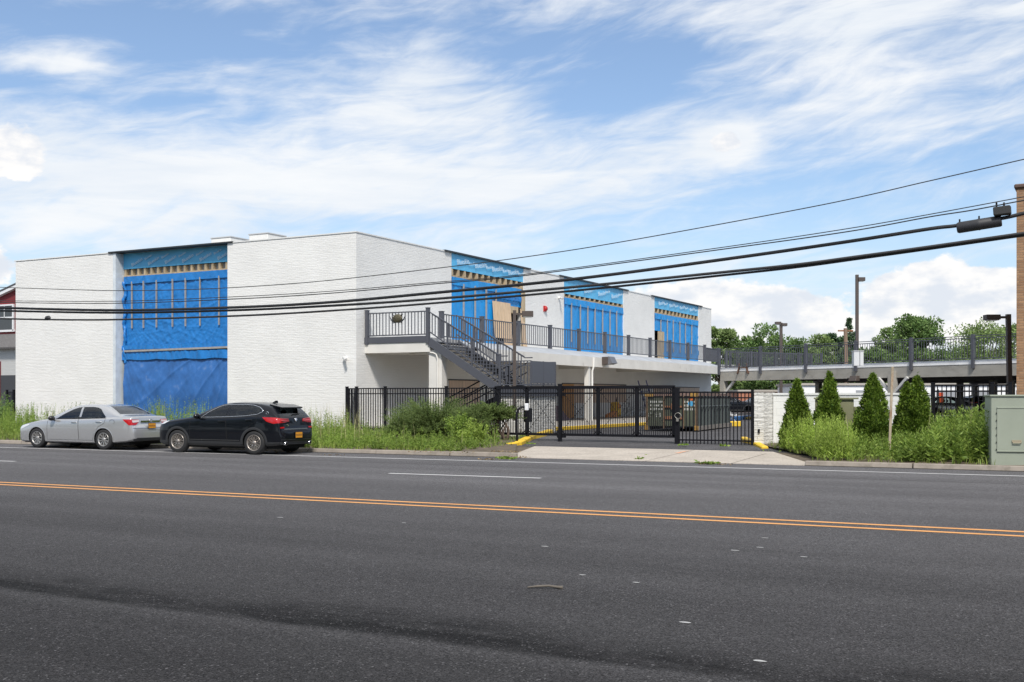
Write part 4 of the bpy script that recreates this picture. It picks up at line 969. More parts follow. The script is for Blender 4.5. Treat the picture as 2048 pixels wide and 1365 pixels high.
# ------------------------------------------------------------------ cabinets by the street
RV, FV = Vector((CT, ST, 0)), Vector((-ST, CT, 0))
def rbox(mb, o, ux, uy, x0, x1, y0, y1, z0, z1, mi=0):
    P_ = lambda x, y, z: Vector((o.x, o.y, 0)) + ux * x + uy * y + Vector((0, 0, z))
    mb.hexa([P_(x0, y0, z0), P_(x1, y0, z0), P_(x1, y1, z0), P_(x0, y1, z0), P_(x0, y0, z1), P_(x1, y0, z1), P_(x1, y1, z1), P_(x0, y1, z1)], mi)
an = math.radians(15.5); ux = RV * math.cos(an) - FV * math.sin(an); uy = FV * math.cos(an) + RV * math.sin(an)
o_ = G(1982, 929, .12); zt_ = D(1982, 791, (o_ - O).dot(FV)).z
tr = thing('transformer_cabinet', 'large pale green transformer cabinet at the kerb beside the weeds', 'cabinet', o_)
mb = MB(); rbox(mb, o_, ux, uy, 0, 1.9, 0, 1.0, .06, zt_ - .03); mb.build('casing', GREENBOX, tr, bevel=.012)
mb = MB(); rbox(mb, o_, ux, uy, -.025, 1.93, -.03, 1.03, zt_ - .03, zt_ + .01); mb.build('lid', GREENBOX, tr, bevel=.008)
mb = MB(); px = 25 / F
rbox(mb, o_, ux, uy, .12, 1.8, -.022, 0, .12 + .28, zt_ - .26); rbox(mb, o_, ux, uy, .12, 1.8, -.034, -.018, zt_ - .29, zt_ - .26); rbox(mb, o_, ux, uy, .12, 1.8, -.034, -.018, .40, .42); mb.build('door', GREENBOX, tr, bevel=.004)
mb = MB(); h0 = Vector((o_.x, o_.y, 0)) + ux * .52 - uy * .03 + Vector((0, 0, .62)); mb.tube([h0 - ux * .09 + Vector((0, 0, .02)), h0 - ux * .08 - uy * .03 + Vector((0, 0, -.02)), h0 + ux * .08 - uy * .03 + Vector((0, 0, -.02)), h0 + ux * .09 + Vector((0, 0, .02))], .012, 6); rbox(mb, h0, ux, uy, -.10, .10, -.005, .02, .605, .66); mb.build('handle', mat('tan_handle', (.30, .26, .18), .6), tr)
for k in range(6):
    b0 = MB(); q = Vector((o_.x, o_.y, 0)) + ux * .11 - uy * .012 + Vector((0, 0, .45 + k * .16)); b0.lathe([(.012, -.014), (.012, 0), (0, 0)], 8, 0, 'y', q); b0.build('bolt', mat('dark_bolt', (.08, .08, .07), .6), tr)
mb = MB(); rbox(mb, o_, ux, uy, -.1, 2.05, -.08, 1.1, -.1, .06); mb.build('plinth', CONC, tr)
an = math.radians(16); ux = RV * math.cos(an) - FV * math.sin(an); uy = FV * math.cos(an) + RV * math.sin(an)
o_ = gz(1630, 30.2, ZS); zt_ = D(1630, 799, 30.2).z
tr = thing('electrical_cabinet', 'olive green electrical cabinet half hidden behind a conical evergreen', 'cabinet', o_)
mb = MB(); rbox(mb, o_, ux, uy, 0, 1.0, 0, .55, ZS - .1, zt_); mb.build('casing', OLIVEBOX, tr, bevel=.01)
mb = MB(); rbox(mb, o_, ux, uy, -.03, 1.12, -.06, .6, zt_, zt_ + .045); mb.build('lid', OLIVEBOX, tr)
mb = MB(); rbox(mb, o_, ux, uy, .06, .94, -.02, 0, ZS + .55, zt_ - .08); rbox(mb, o_, ux, uy, .03, .97, -.03, 0, ZS + .5, ZS + .53); mb.build('door', OLIVEBOX, tr, bevel=.005)
mb = MB(); rbox(mb, o_, ux, uy, 1.003, 1.19, .05, .5, ZS + .1, zt_ - .2); mb.build('side_box', OLIVEBOX, tr, bevel=.01)
mb = MB(); rbox(mb, o_, ux, uy, -.04, 0, .22, .28, ZS + .8, ZS + 1.05); mb.build('latch', BLACKSTEEL, tr)
# ------------------------------------------------------------------ brick building at the frame's edge
bq = V(2033, 790, 34); zbt = V(2033, 369, 34).z
bb2 = thing('brick_building', 'tall brown brick building corner at the picture edge', 'building', (bq.x + 6, 40, ZS))
mb = MB(); mb.box(bq.x, bq.x + 14, 34, 47, -.1, zbt - .12); mb.build('wall', BROWNBRICK, bb2)
mb = MB(); mb.box(bq.x - .06, bq.x + 14.06, 33.94, 47.06, zbt - .12, zbt); mb.build('parapet_cap', mat('brown_cap', (.10, .06, .045), .6), bb2, bevel=.03)
# ------------------------------------------------------------------ overhead cables
CABLE = mat('cable_black', (0.022, 0.022, 0.024), .6, var=.2, vscale=6)
def smooth_poly(pts, n=10):
    P_ = [Vector(p) for p in pts]; out = []
    for i in range(len(P_) - 1):
        p0 = P_[max(i - 1, 0)]; p1 = P_[i]; p2 = P_[i + 1]; p3 = P_[min(i + 2, len(P_) - 1)]
        for k in range(n):
            t_ = k / n; out.append(.5 * ((2 * p1) + (p2 - p0) * t_ + (2 * p0 - 5 * p1 + 4 * p2 - p3) * t_ ** 2 + (3 * p1 - p0 - 3 * p2 + p3) * t_ ** 3))
    out.append(P_[-1]); return out
def cable(label, pxs, v, r, name='overhead_cable'):
    pts = [V(x, y, v) for x, y in pxs]
    d0 = (pts[0] - pts[1]).normalized(); d1 = (pts[-1] - pts[-2]).normalized()
    pts = smooth_poly(pts)
    mb = MB(); mb.tube([pts[0] + d0 * 30] + pts + [pts[-1] + d1 * 40], r, 8); o = mb.build(name, CABLE, fix=False); tag(o, label, 'cable', 'overhead cables along the street'); return o
cable('topmost thin overhead wire, rising highest across the sky', [(0, 575), (120, 579), (234, 581.8), (360, 580), (480, 574.8), (640, 563), (860, 538.6), (1060, 513), (1267, 480), (1640, 411), (1860, 362), (2048, 319)], 26.6, .012)
cable('thin wire directly below the topmost wire, upper of a close pair', [(0, 602), (234, 602.9), (480, 593.5), (660, 583), (860, 566), (1050, 549), (1460, 493), (1700, 457), (1860, 429), (2048, 394)], 26.8, .011)
cable('thin wire just under its twin, lower of the close pair', [(0, 605.5), (234, 607), (480, 598), (660, 587), (860, 569), (1050, 551.5), (1460, 497), (1700, 463), (1860, 434), (1943, 421), (2048, 401)], 26.82, .014)
cable('thick black cable that carries the long splice case', [(0, 616), (234, 621), (480, 614.8), (660, 605), (860, 587), (1153, 558), (1460, 517.5), (1700, 483), (1860, 458), (1914, 451.6), (2004, 437), (2048, 427)], 27.0, .042)
cable('thick black cable second from the bottom of the bundle', [(0, 622), (234, 626), (480, 620.6), (660, 612), (860, 599), (1153, 574), (1460, 543.5), (1600, 529), (1713, 514), (1860, 494), (2048, 467)], 27.05, .036)
cable('lowest black cable, with a small dark lump on it', [(0, 637.5), (91, 639.6), (234, 639.6), (480, 632), (660, 622), (860, 607.5), (1153, 581.5), (1460, 549.5), (1600, 534), (1713, 518.5), (1860, 498), (2048, 471)], 27.1, .03)
sp_ = thing('splice_case', 'fat black cable splice case hanging below the junction box', 'splice case', V(1960, 445, 27))
a, c = V(1914, 453.5, 27), V(2003, 439, 27); RUB = mat('black_rubber', (.028, .028, .032), .55, var=.15, vscale=8)
dd = (c - a).normalized(); L1 = (c - a).length; dn = Vector((0, 0, -.035))
mb = MB(); mb.tube([a + dn, a + dd * .04 + dn, a + dd * (L1 * .5 - .03) + dn, a + dd * (L1 * .5) + dn, a + dd * (L1 * .5 + .03) + dn, c - dd * .03 + dn, c + dn], [.105, .125, .125, .133, .125, .125, .11], 18); mb.build('sleeve', RUB, sp_)
for k in (.06, .5, .92): mb = MB(); mb.tube([a + dd * (L1 * k) + dn + Vector((0, 0, .1)), a + dd * (L1 * k) + dn + Vector((0, 0, .19))], .02, 6); mb.build('strap', RUB, sp_)
jb = thing('junction_box', 'dark cable junction box clamped to wires above the splice case', 'junction box', V(2004, 423, 26.9))
a, c = V(1987, 424.5, 26.9), V(2022, 420, 26.9); mb = MB(); mb.bar(a, c, .22, .19); mb.build('housing', mat('cast_box', (.03, .03, .03), .55), jb, bevel=.02)
for x in (1993, 2008): mb = MB(); q = V(x, 414, 26.9); mb.tube([q, V(x, 405.5, 26.85)], .02, 6); mb.build('clamp', RUB, jb)
cl = thing('cable_clamp', 'small dark lump sitting on the lowest cable before the white wall', 'cable clamp', V(95, 637, 27.1))
a, c = V(90, 638, 27.1), V(101, 636.5, 27.1); mid = (a + c) / 2
mb = MB(); mb.tube([a, a + (c - a) * .3 + Vector((0, 0, .02)), a + (c - a) * .7 + Vector((0, 0, .02)), c], [.02, .07, .075, .02], 8); mb.build('body', RUB, cl)
# ------------------------------------------------------------------ things in the yard
C_, Lp, Rp = G(1395, 864, ZS), G(1291, 862.8, ZS), G(1441.5, 855, ZS)
fx_ = (Lp - C_).normalized(); sdv = Vector((-fx_.y, fx_.x, 0))
if sdv.dot(FV) < 0: sdv = -sdv
wD = (Lp - C_).length
lD = (Rp - C_).length; zD = D(1395, 786.5, (C_ - O).dot(FV)).z
DG = mat('dumpster_green', (0.062, 0.070, 0.046), .6, var=.25, vscale=2, col2=(0.14, 0.09, 0.05), c2lo=.58, c2hi=.75, c2scale=2.5)
DGS = mat('dumpster_side', (0.014, 0.022, 0.022), .55, var=.2, vscale=2); DRIM = mat('dumpster_rim', (0.17, 0.11, 0.09), .8, var=.3, vscale=5)
DWH = mat('stencil_white', (.40, .40, .37), .8); DOR = mat('orange_sticker', (.55, .12, .02), .6); DBL = mat('blue_sticker', (.06, .30, .52), .6); DYE = mat('worn_yellow', (.30, .17, .04), .8, var=.3, vscale=8)
du = thing('dumpster', 'dark green rusty open roll off dumpster behind the gate, stencilled 30193', 'dumpster', C_)
def dz(mb, s0, s1, t0, t1, z0, z1, mi=0): rbox(mb, C_, fx_, sdv, s0, s1, t0, t1, z0, z1, mi)
mb = MB(); b0 = ZS + .22; dz(mb, .05, wD - .05, .08, .14, b0, zD - .1); mb.build('end_door', DG, du)
mb = MB(); dz(mb, .03, .09, .1, lD, b0, zD - .1); dz(mb, wD - .09, wD - .03, .1, lD, b0, zD - .1); dz(mb, .05, wD - .05, lD - .06, lD, b0, zD - .1); mb.build('shell', DGS, du)
mb = MB(); dz(mb, .05, wD - .05, .1, lD, b0 - .02, b0 + .06); mb.build('floor', DGS, du)
mb = MB(); dz(mb, -.02, .10, 0, lD, zD - .12, zD); dz(mb, wD - .10, wD + .02, 0, lD, zD - .12, zD); dz(mb, .1, wD - .1, .02, .14, zD - .12, zD - .005); dz(mb, .1, wD - .1, lD - .1, lD, zD - .12, zD - .005); mb.build('top_rim', DRIM, du)
for i in range(11):
    mb = MB(); q = .35 + i * (lD - .5) / 10.5; dz(mb, -.045, .03, q, q + .06, b0, zD - .12); mb.build('side_rib', mat('rib_paint', (.075, .09, .09), .6), du)
mb = MB(); dz(mb, -.06, -.046, .3, lD - .3, ZS + 1.02, ZS + 1.06); mb.build('side_rail', mat('rail_paint', (.13, .15, .15), .6), du)
mb = MB(); dz(mb, -.05, .12, 0, lD, ZS + .05, b0); dz(mb, wD - .12, wD + .03, 0, lD, ZS + .05, b0); mb.build('skid_rail', mat('skid_steel', (.20, .18, .16), .8, var=.3, vscale=6), du)
for s0, s1 in ((0, .1), (wD - .1, wD), (wD * .445, wD * .475), (wD * .625, wD * .66), (wD * .26, wD * .29)):
    mb = MB(); dz(mb, s0, s1, .0, .08, b0 - .1, zD - .12); mb.build('door_rib', mat('rib_rust', (.13, .085, .05), .8, var=.4, vscale=7), du)
mb = MB(); dz(mb, wD * .3, wD * .62, .01, .08, ZS + .98, ZS + 1.05); dz(mb, wD * .3, wD * .62, .03, .078, ZS + .5, ZS + .62); dz(mb, wD * .42, wD * .5, -.02, .05, ZS + .9, ZS + 1.15); mb.build('latch_bar', RUST, du)
mb = MB(); dz(mb, -.03, .30, -.01, .0, zD - .14, zD + .01); dz(mb, wD - .34, wD + .02, -.01, .0, zD - .14, zD + .01); dz(mb, -.04, .12, -.03, .0, ZS + .06, ZS + .24); dz(mb, wD - .1, wD + .05, -.03, .0, ZS + .06, ZS + .24); mb.build('corner_casting', DYE, du)
ang = math.atan2(-fx_.y, -fx_.x)
def dtext(body, s, z, size): q = Vector((C_.x, C_.y, 0)) + fx_ * s + sdv * .075 + Vector((0, 0, z)); text('lettering', body, size, DWH, du, q, (math.radians(90), 0, ang))
dtext('30193', wD * .85, ZS + .66, .25)
for s in (wD * .80, wD * .155):
    for k in range(3):
        mb = MB(); rr = random.Random(int(s * 100) + k); x = -.26
        while x < .26:
            w = rr.uniform(.05, .10); h = rr.uniform(.06, .10); dz(mb, s - x - w, s - x, .068, .079, zD - .36 - k * .15 - h / 2, zD - .36 - k * .15 + h / 2); x += w + .04
        mb.build('lettering', DWH, du)
mb = MB(); dz(mb, wD * .075, wD * .17, .06, .068, zD - .30, zD - .17); mb.build('sticker', DOR, du)
mb = MB(); q = Vector((C_.x, C_.y, 0)) + fx_ * (wD * .13) + sdv * .072 + Vector((0, 0, ZS + 1.14)); vs_ = [q + fx_ * (.13 * math.cos(k * .449)) + Vector((0, 0, .10 * math.sin(k * .449))) - sdv * .008 for k in range(14)]; mb.add(vs_, [tuple(range(14))]); mb.build('sticker', DBL, du)
mb = MB(); dz(mb, .12, wD - .12, .4, lD - .4, b0, ZS + 1.0); mb.build('rubble_load', mat('debris', (.12, .11, .10), .9, var=.4, vscale=5), du)
# yellow mop bucket, maroon board, cable reel, blue ladder, folding chair
q = U(1231, 839, UW + 1.2); q.z = SW
YPL = mat('yellow_plastic', (.70, .42, .02), .45, var=.12, vscale=5); OPL = mat('orange_plastic', (.48, .17, .02), .5)
mk = thing('mop_bucket', 'yellow wringer bucket on the pavement by the boarded opening', 'bucket', q)
mb = MB(); mb.lathe([(0, .05), (.30, .05), (.36, .55), (.34, .55), (.28, .1), (0, .1)], 16, 0, 'z', q); mb.build('tub', YPL, mk)
mb = MB(); mb.box(q.x - .2, q.x + .25, q.y - .3, q.y + .1, q.z + .45, q.z + .95); mb.build('wringer', YPL, mk, bevel=.05)
mb = MB(); mb.lathe([(.16, -.02), (.20, .02), (.16, .05), (.08, .02)], 14, 0, 'x', (q.x + .26, q.y - .1, q.z + .7)); mb.build('roller', OPL, mk)
mb = MB(); mb.tube([(q.x, q.y + .1, q.z + .9), (q.x, q.y + .25, q.z + 1.25)], .025, 6); mb.build('handle', BLACKSTEEL, mk)
mb = MB(); a = Vector((q.x + .1, q.y - 1.8, SW)); mb.hexa([a + Vector((0, 0, .02)), a + Vector((.1, 0, .02)), Vector((q.x + .35, q.y - .4, SW + .02)), Vector((q.x, q.y - .4, SW + .02)), a + Vector((0, 0, .2)), a + Vector((.1, 0, .2)), Vector((q.x + .3, q.y - .4, SW + .42)), Vector((q.x, q.y - .4, SW + .42))])
o = mb.build('scrap_board', OPL, bevel=.01); tag(o, 'orange scrap board lying beside the yellow bucket', 'board')
y0, y1 = U(1094, 830, UW + 2.2).y, U(1139, 830, UW + 2.2).y; zt_ = U(1110, 812, UW + 2.2).z
o = MB().hexa([(UW + 2.3, y0, SW), (UW + 2.36, y0, SW), (UW + 2.36, y1 - .2, SW), (UW + 2.3, y1 - .2, SW), (UW + 1.95, y0, zt_), (UW + 2.01, y0, zt_), (UW + 2.01, y1 - 1.0, zt_), (UW + 1.95, y1 - 1.0, zt_)]).build('maroon_board', mat('maroon_laminate', (.115, .055, .065), .5, var=.08))
tag(o, 'big maroon board standing on the pavement behind the gate', 'board')
bl = thing('blue_ladder', 'dark blue steel ladder frame beside the dumpster', 'ladder', U(1285, 840, UW + 1.5))
BLU = mat('blue_frame_paint', (.02, .03, .16), .5); lv = U(1283, 840, UW + 1.6).y
for k in (0, .55):
    mb = MB(); mb.tube([(UW + 1.6 + k, lv + 1.2, SW), (UW + 1.6 + k, lv - .6, SW + 2.3)], .035, 6); mb.build('rail', BLU, bl)
mb = MB()
for i in range(6): t_ = (i + .6) / 6.5; mb.tube([(UW + 1.6, lv + 1.2 - 1.8 * t_, SW + 2.3 * t_), (UW + 2.15, lv + 1.2 - 1.8 * t_, SW + 2.3 * t_)], .025, 6)
mb.build('rung', BLU, bl)
vz = U(1262, 835, UW + .5)
cr = thing('wire_coil', 'loose pile of grey wire coils on the pavement by the white wall', 'wire', (UW + .6, vz.y, SW))
mb = MB(); rr = random.Random(9)
for k in range(9):
    cx_, cy_, cz_, r0 = UW + rr.uniform(.3, 1), vz.y + rr.uniform(-1.6, 1.6), SW + rr.uniform(.2, .7), rr.uniform(.25, .5); ta = rr.uniform(.6, 1.5)
    mb.tube([(cx_ + r0 * math.cos(a_) * math.cos(ta), cy_ + r0 * math.sin(a_), max(SW + .02, cz_ + r0 * math.cos(a_) * math.sin(ta))) for a_ in np.linspace(0, 6.28, 15)], .012, 4)
mb.build('coil', mat('grey_wire', (.25, .25, .25), .5), cr)
ch = thing('folding_chair', 'white folding frame beside the yellow kerb below the deck', 'chair', G(1462, 848, ZS))
Zc_ = (G(1462, 848, ZS) - O).dot(FV); CW = mat('white_tube', (.62, .62, .62), .4)
for (a, c) in (((1452, 818), (1473, 846)), ((1459, 818), (1466, 846)), ((1474, 829), (1451, 846)), ((1466, 829), (1449.5, 846))):
    mb = MB(); mb.tube([D(*a, Zc_ + (.2 if a[0] in (1459, 1466) else 0)), D(*c, Zc_ + (.3 if a[0] in (1459, 1466) else 0))], .025, 6); mb.build('leg', CW, ch)
mb = MB(); a, c = D(1457, 830.5, Zc_), D(1473, 831, Zc_); mb.bar(a, c, .4, .03); mb.build('seat', CW, ch)
a, c = G(1436, 853.5, ZS), G(1482, 853.5, ZS)
mb = MB(); mb.bar((a.x, a.y, ZS + .12), (c.x, c.y, ZS + .12), .25, .26); o = mb.build('wheel_stop', YELLOW, bevel=.03); tag(o, 'short thick yellow kerb block beyond the dumpster', 'kerb block')
a, c = G(1446, 844, ZS), G(1500, 838, ZS)
mb = MB(); mb.bar((a.x, a.y, ZS + .11), (c.x, c.y, ZS + .11), .3, .24); o = mb.build('wheel_stop', BLUEKERB, bevel=.03); tag(o, 'long blue painted kerb beyond the folding frame', 'kerb block')
# ------------------------------------------------------------------ cars
def pchip(tab):
    xs = np.array([t[0] for t in tab], float); ys = np.array([t[1] for t in tab], float)
    o = np.argsort(xs); xs, ys = xs[o], ys[o]; h = np.diff(xs); d = np.diff(ys) / h; m = np.zeros_like(ys)
    for i in range(1, len(xs) - 1):
        if d[i - 1] * d[i] > 0:
            w1, w2 = 2 * h[i] + h[i - 1], h[i] + 2 * h[i - 1]; m[i] = (w1 + w2) / (w1 / d[i - 1] + w2 / d[i])
    m[0], m[-1] = d[0], d[-1]
    def f(x):
        x = min(max(x, xs[0]), xs[-1]); i = min(max(int(np.searchsorted(xs, x)) - 1, 0), len(h) - 1); t = (x - xs[i]) / h[i]
        return float(ys[i] * (1 + 2 * t) * (1 - t) ** 2 + m[i] * h[i] * t * (1 - t) ** 2 + ys[i + 1] * t * t * (3 - 2 * t) + m[i + 1] * h[i] * t * t * (t - 1))
    return f
def in_poly(x, y, poly):
    c = False; j = len(poly) - 1
    for i in range(len(poly)):
        (xi, yi), (xj, yj) = poly[i], poly[j]
        if (yi > y) != (yj > y) and x < (xj - xi) * (y - yi) / (yj - yi) + xi: c = not c
        j = i
    return c
def crom(pts, n):
    out = []
    P_ = [np.array(p, float) for p in pts]
    for i in range(len(P_) - 1):
        p0, p1, p2, p3 = P_[max(i - 1, 0)], P_[i], P_[i + 1], P_[min(i + 2, len(P_) - 1)]
        for k in range(n):
            t = k / n; out.append(.5 * ((2 * p1) + (p2 - p0) * t + (2 * p0 - 5 * p1 + 4 * p2 - p3) * t * t + (3 * p1 - p0 - 3 * p2 + p3) * t ** 3))
    out.append(P_[-1]); return out
PLATE = mat('orange_plate', (.62, .27, .02), .5); PLTXT = mat('plate_print', (.10, .045, .02), .6)
RUBBER = mat('tyre_rubber', (.018, .018, .019), .75, bump=.15, bscale=60); WELL = mat('wheel_well', (.006, .006, .006), .95)
CHROME = mat('chrome', (.72, .72, .73), .12, metal=1.0); TRIMBLK = mat('black_trim', (.012, .012, .013), .45); CLAD = mat('grey_cladding', (.026, .027, .029), .6)
TAILRED = mat('tail_lamp_red', (.42, .008, .010), .12, coat=.6); TAILCLR = mat('tail_lamp_clear', (.60, .50, .50), .12, coat=.6); HEADL = mat('head_lamp_clear', (.62, .64, .66), .08, coat=.8)
SEAT = mat('cabin_fabric', (.06, .06, .062), .8); GLASS = glass_mat('car_glass', (.85, .95, .9), .88); GLASSD = glass_mat('car_rear_glass', (.6, .75, .85), .42)
SEAM = mat('panel_gap', (.008, .008, .008), .9)

def make_car(S):
    root = thing(S['name'], S['label'], S['cat'], (0, 0, 0), S.get('group'))
    zt, zb, hw, zbelt, crown = (pchip(S[k]) for k in ('zt', 'zb', 'hw', 'zbelt', 'crown'))
    xf_, xr_ = S['xf'], S['xr']
    xs = sorted(set([round(v, 4) for v in list(np.arange(xr_ + .16, xf_ - .16, .045)) + list(np.linspace(xr_, xr_ + .16, 14)) + list(np.linspace(xf_ - .16, xf_, 12))]))
    rings = []; tb = S.get('tumble', .32)
    for x in xs:
        h, b0, zz, zl, cr = hw(x), zb(x), zt(x), zbelt(x), crown(x)
        zl = min(zl, zz - cr * .9); g = max(zz - cr - zl, 0.0); yb = h * S.get('beltin', .925); ye = yb - tb * g
        zm = min(.60, b0 + (zl - b0) * .55)
        c = [(h * .85, b0), (h * .955, b0 + .035), (h * .985, b0 + .12), (h, zm), (h * .992, zl - (zl - zm) * .45), (h * .965, zl - .035), (yb, zl),
             (yb - tb * g * .34, zl + g * .38), (yb - tb * g * .74, zl + g * .76), (ye - .012, zl + g * .95), (ye - .05, zl + g + cr * .25), (ye - .14, zl + g + cr * .55), (ye * .45, zz - cr * .12), (0, zz)]
        half = crom(c, 3)
        ring = [(x, p[0], p[1]) for p in half] + [(x, -p[0], p[1]) for p in half[-2::-1]]
        rings.append(ring)
    n = len(rings[0]); bm = bmesh.new()
    V_ = [[bm.verts.new(p) for p in r] for r in rings]
    for i in range(len(rings) - 1):
        for j in range(n - 1): bm.faces.new((V_[i][j], V_[i][j + 1], V_[i + 1][j + 1], V_[i + 1][j]))
        bm.faces.new((V_[i][n - 1], V_[i][0], V_[i + 1][0], V_[i + 1][n - 1]))
    for r in (V_[0], V_[-1]):
        for j in range(n // 2 - 1): bm.faces.new((r[j], r[j + 1], r[n - 2 - j], r[n - 1 - j]))
        k = n // 2; bm.faces.new((r[k - 1], r[k], r[k + 1]))
    bmesh.ops.recalc_face_normals(bm, faces=bm.faces)
    bvh = BVHTree.FromBMesh(bm)
    def cut(poly, ax, cond, grab=True):
        """bisect faces within reach of the outline, return faces inside it"""
        lo = [min(p[k] for p in poly) - .07 for k in (0, 1)]; hi = [max(p[k] for p in poly) + .07 for k in (0, 1)]
        i0, i1 = ax
        for k in range(len(poly)):
            a, c_ = poly[k], poly[(k + 1) % len(poly)]
            fs = [f for f in bm.faces if cond(f) and any(lo[0] <= v.co[i0] <= hi[0] and lo[1] <= v.co[i1] <= hi[1] for v in f.verts)
                  and min(a[0], c_[0]) - .06 <= max(v.co[i0] for v in f.verts) and max(a[0], c_[0]) + .06 >= min(v.co[i0] for v in f.verts)
                  and min(a[1], c_[1]) - .06 <= max(v.co[i1] for v in f.verts) and max(a[1], c_[1]) + .06 >= min(v.co[i1] for v in f.verts)]
            if not fs: continue
            co = [0, 0, 0]; co[i0], co[i1] = a; no = [0, 0, 0]; no[i0], no[i1] = (c_[1] - a[1]), -(c_[0] - a[0])
            ge = list({e for f in fs for e in f.edges}) + list({v for f in fs for v in f.verts}) + fs
            bmesh.ops.bisect_plane(bm, geom=ge, plane_co=co, plane_no=no, dist=1e-5)
        out = []
        for f in bm.faces:
            if cond(f):
                m = f.calc_center_median()
                if in_poly(m[i0], m[i1], poly): out.append(f)
        return out
    def extract(faces, name, m_, parent=root, push=0.0, label=None):
        idx = {}; vs = []; fc = []
        for f in faces:
            q = []
            for v in f.verts:
                if v not in idx: idx[v] = len(vs); vs.append(v.co + v.normal * push)
                q.append(idx[v])
            fc.append(q)
        me = bpy.data.meshes.new(name); me.from_pydata(vs, [], fc); me.materials.append(m_); me.polygons.foreach_set('use_smooth', [True] * len(fc)); me.update()
        bmesh.ops.delete(bm, geom=faces, context='FACES')
        return link(name, me, parent)
    def side(s): return lambda f: f.calc_center_median().y * s > .3 and abs(f.normal.y) > .25
    xw, rw, ra = S['axle'], S['wheel_r'], S['arch_r']
    # wheel openings
    for s in (-1, 1):
        for xa in xw:
            poly = [(xa + ra * math.cos(t), S['wheel_r'] + .0 + ra * math.sin(t)) for t in np.linspace(0, 2 * math.pi, 29)[:-1]]
            cnd = lambda f, s=s: f.calc_center_median().y * s > .42
            fs = cut(poly, (0, 2), cnd); bmesh.ops.delete(bm, geom=fs, context='FACES')
    # windows
    for s in (-1, 1):
        for nm, poly in S['side_windows']:
            fs = cut(poly, (0, 2), side(s)); extract(fs, 'side_window', GLASS)
    wc = lambda f: f.normal.x > .15 and f.normal.z > .2 and f.calc_center_median().x > 0 - 1.0
    extract(cut(S['windshield'], (1, 2), wc), 'windscreen', GLASS)
    rc = lambda f: f.normal.x < -.10 and f.normal.z > .15 and f.calc_center_median().x < -.8
    extract(cut(S['rear_window'], (1, 2), rc), 'rear_window', S.get('rear_glass', GLASSD))
    # lamps
    rear = lambda s: (lambda f: f.calc_center_median().y * s > .02 and f.calc_center_median().x < xr_ + .55)
    for s in (-1, 1):
        if 'tail_side' in S:
            fs = cut(S['tail_side'], (0, 2), lambda f, s=s: f.calc_center_median().y * s > .3 and f.calc_center_median().x < xr_ + .7 and abs(f.normal.y) > .25)
            rearp = [(s * y, z) for y, z in S['tail_rear']]
            fs2 = cut(rearp, (1, 2), lambda f: f.normal.x < -.35 and f.calc_center_median().x < xr_ + .5)
            fs = [f for f in set(fs) | set(fs2) if f.is_valid]
            tl = extract(fs, 'tail_light', TAILRED, push=.006)
            if 'tail_clear' in S:
                rp = [(s * y, z) for y, z in S['tail_clear']]
                pts = []
        fs = cut(S['head_side'], (0, 2), lambda f, s=s: f.calc_center_median().y * s > .25 and f.calc_center_median().x > xf_ - .7)
        extract(fs, 'headlight', HEADL, push=.006)
    def hit(o, d):
        r = bvh.ray_cast(Vector(o), Vector(d)); return r[0], r[1]
    def on_side(x, z, s, off=.004):
        p, nrm = hit((x, s * 2.5, z), (0, -s, 0)); return None if p is None else p + Vector((0, s, 0)) * off
    def on_rear(y, z, off=.006):
        p, nrm = hit((xr_ - 2, y, z), (1, 0, 0)); return None if p is None else p + Vector((-off, 0, 0))
    def on_top(x, y, off=.004):
        p, nrm = hit((x, y, 4), (0, 0, -1)); return None if p is None else p + Vector((0, 0, off))
    def line(name, pts, r, m_, parent=root, n=5):
        pts = [p for p in pts if p is not None]
        mb = MB(); mb.tube(pts, r, n); return mb.build(name, m_, parent)
    def dens(pl, st=.04):
        out = []
        for a, c_ in zip(pl[:-1], pl[1:]):
            k = max(1, int(math.dist(a, c_) / st)); out += [(a[0] + (c_[0] - a[0]) * i / k, a[1] + (c_[1] - a[1]) * i / k) for i in range(k)]
        return out + [pl[-1]]
    body_faces = list(bm.faces)
    if 'clad_z' in S:
        for s in (-1, 1):
            poly = [(xr_ - .1, 0), (xf_ + .1, 0), (xf_ + .1, S['clad_z']), (xr_ - .1, S['clad_z'])]
            fs = cut(poly, (0, 2), lambda f, s=s: f.calc_center_median().y * s >= 0 and f.calc_center_median().z < S['clad_z'] + .1)
            extract(fs, 'lower_cladding', CLAD)
    # doors: cut as parts of their own
    for s in (-1, 1):
        for nm, poly in S['doors']:
            fs = cut(poly, (0, 2), side(s)); d = extract(fs, 'door', S['paint'])
            pts = [on_side(x, z, s, .001) for x, z in dens(poly + [poly[0]])]
            line('door_gap', pts, .005, SEAM, d, 4)
            hx, hz = S['handles'][nm]
            a, c_ = on_side(hx + .09, hz, s, .03), on_side(hx - .09, hz - .0, s, .03)
            mb = MB(); mb.tube([a + Vector((.02, -.03 * s, 0)), a, c_, c_ + Vector((-.02, -.03 * s, 0))], .015, 6); mb.build('handle', S.get('handle_mat', S['paint']), d)
    me = bpy.data.meshes.new('body'); bm.to_mesh(me); bm.free()
    me.materials.append(S['paint']); me.polygons.foreach_set('use_smooth', [True] * len(me.polygons))
    me.set_sharp_from_angle(angle=math.radians(38))
    body = link('body', me, root)
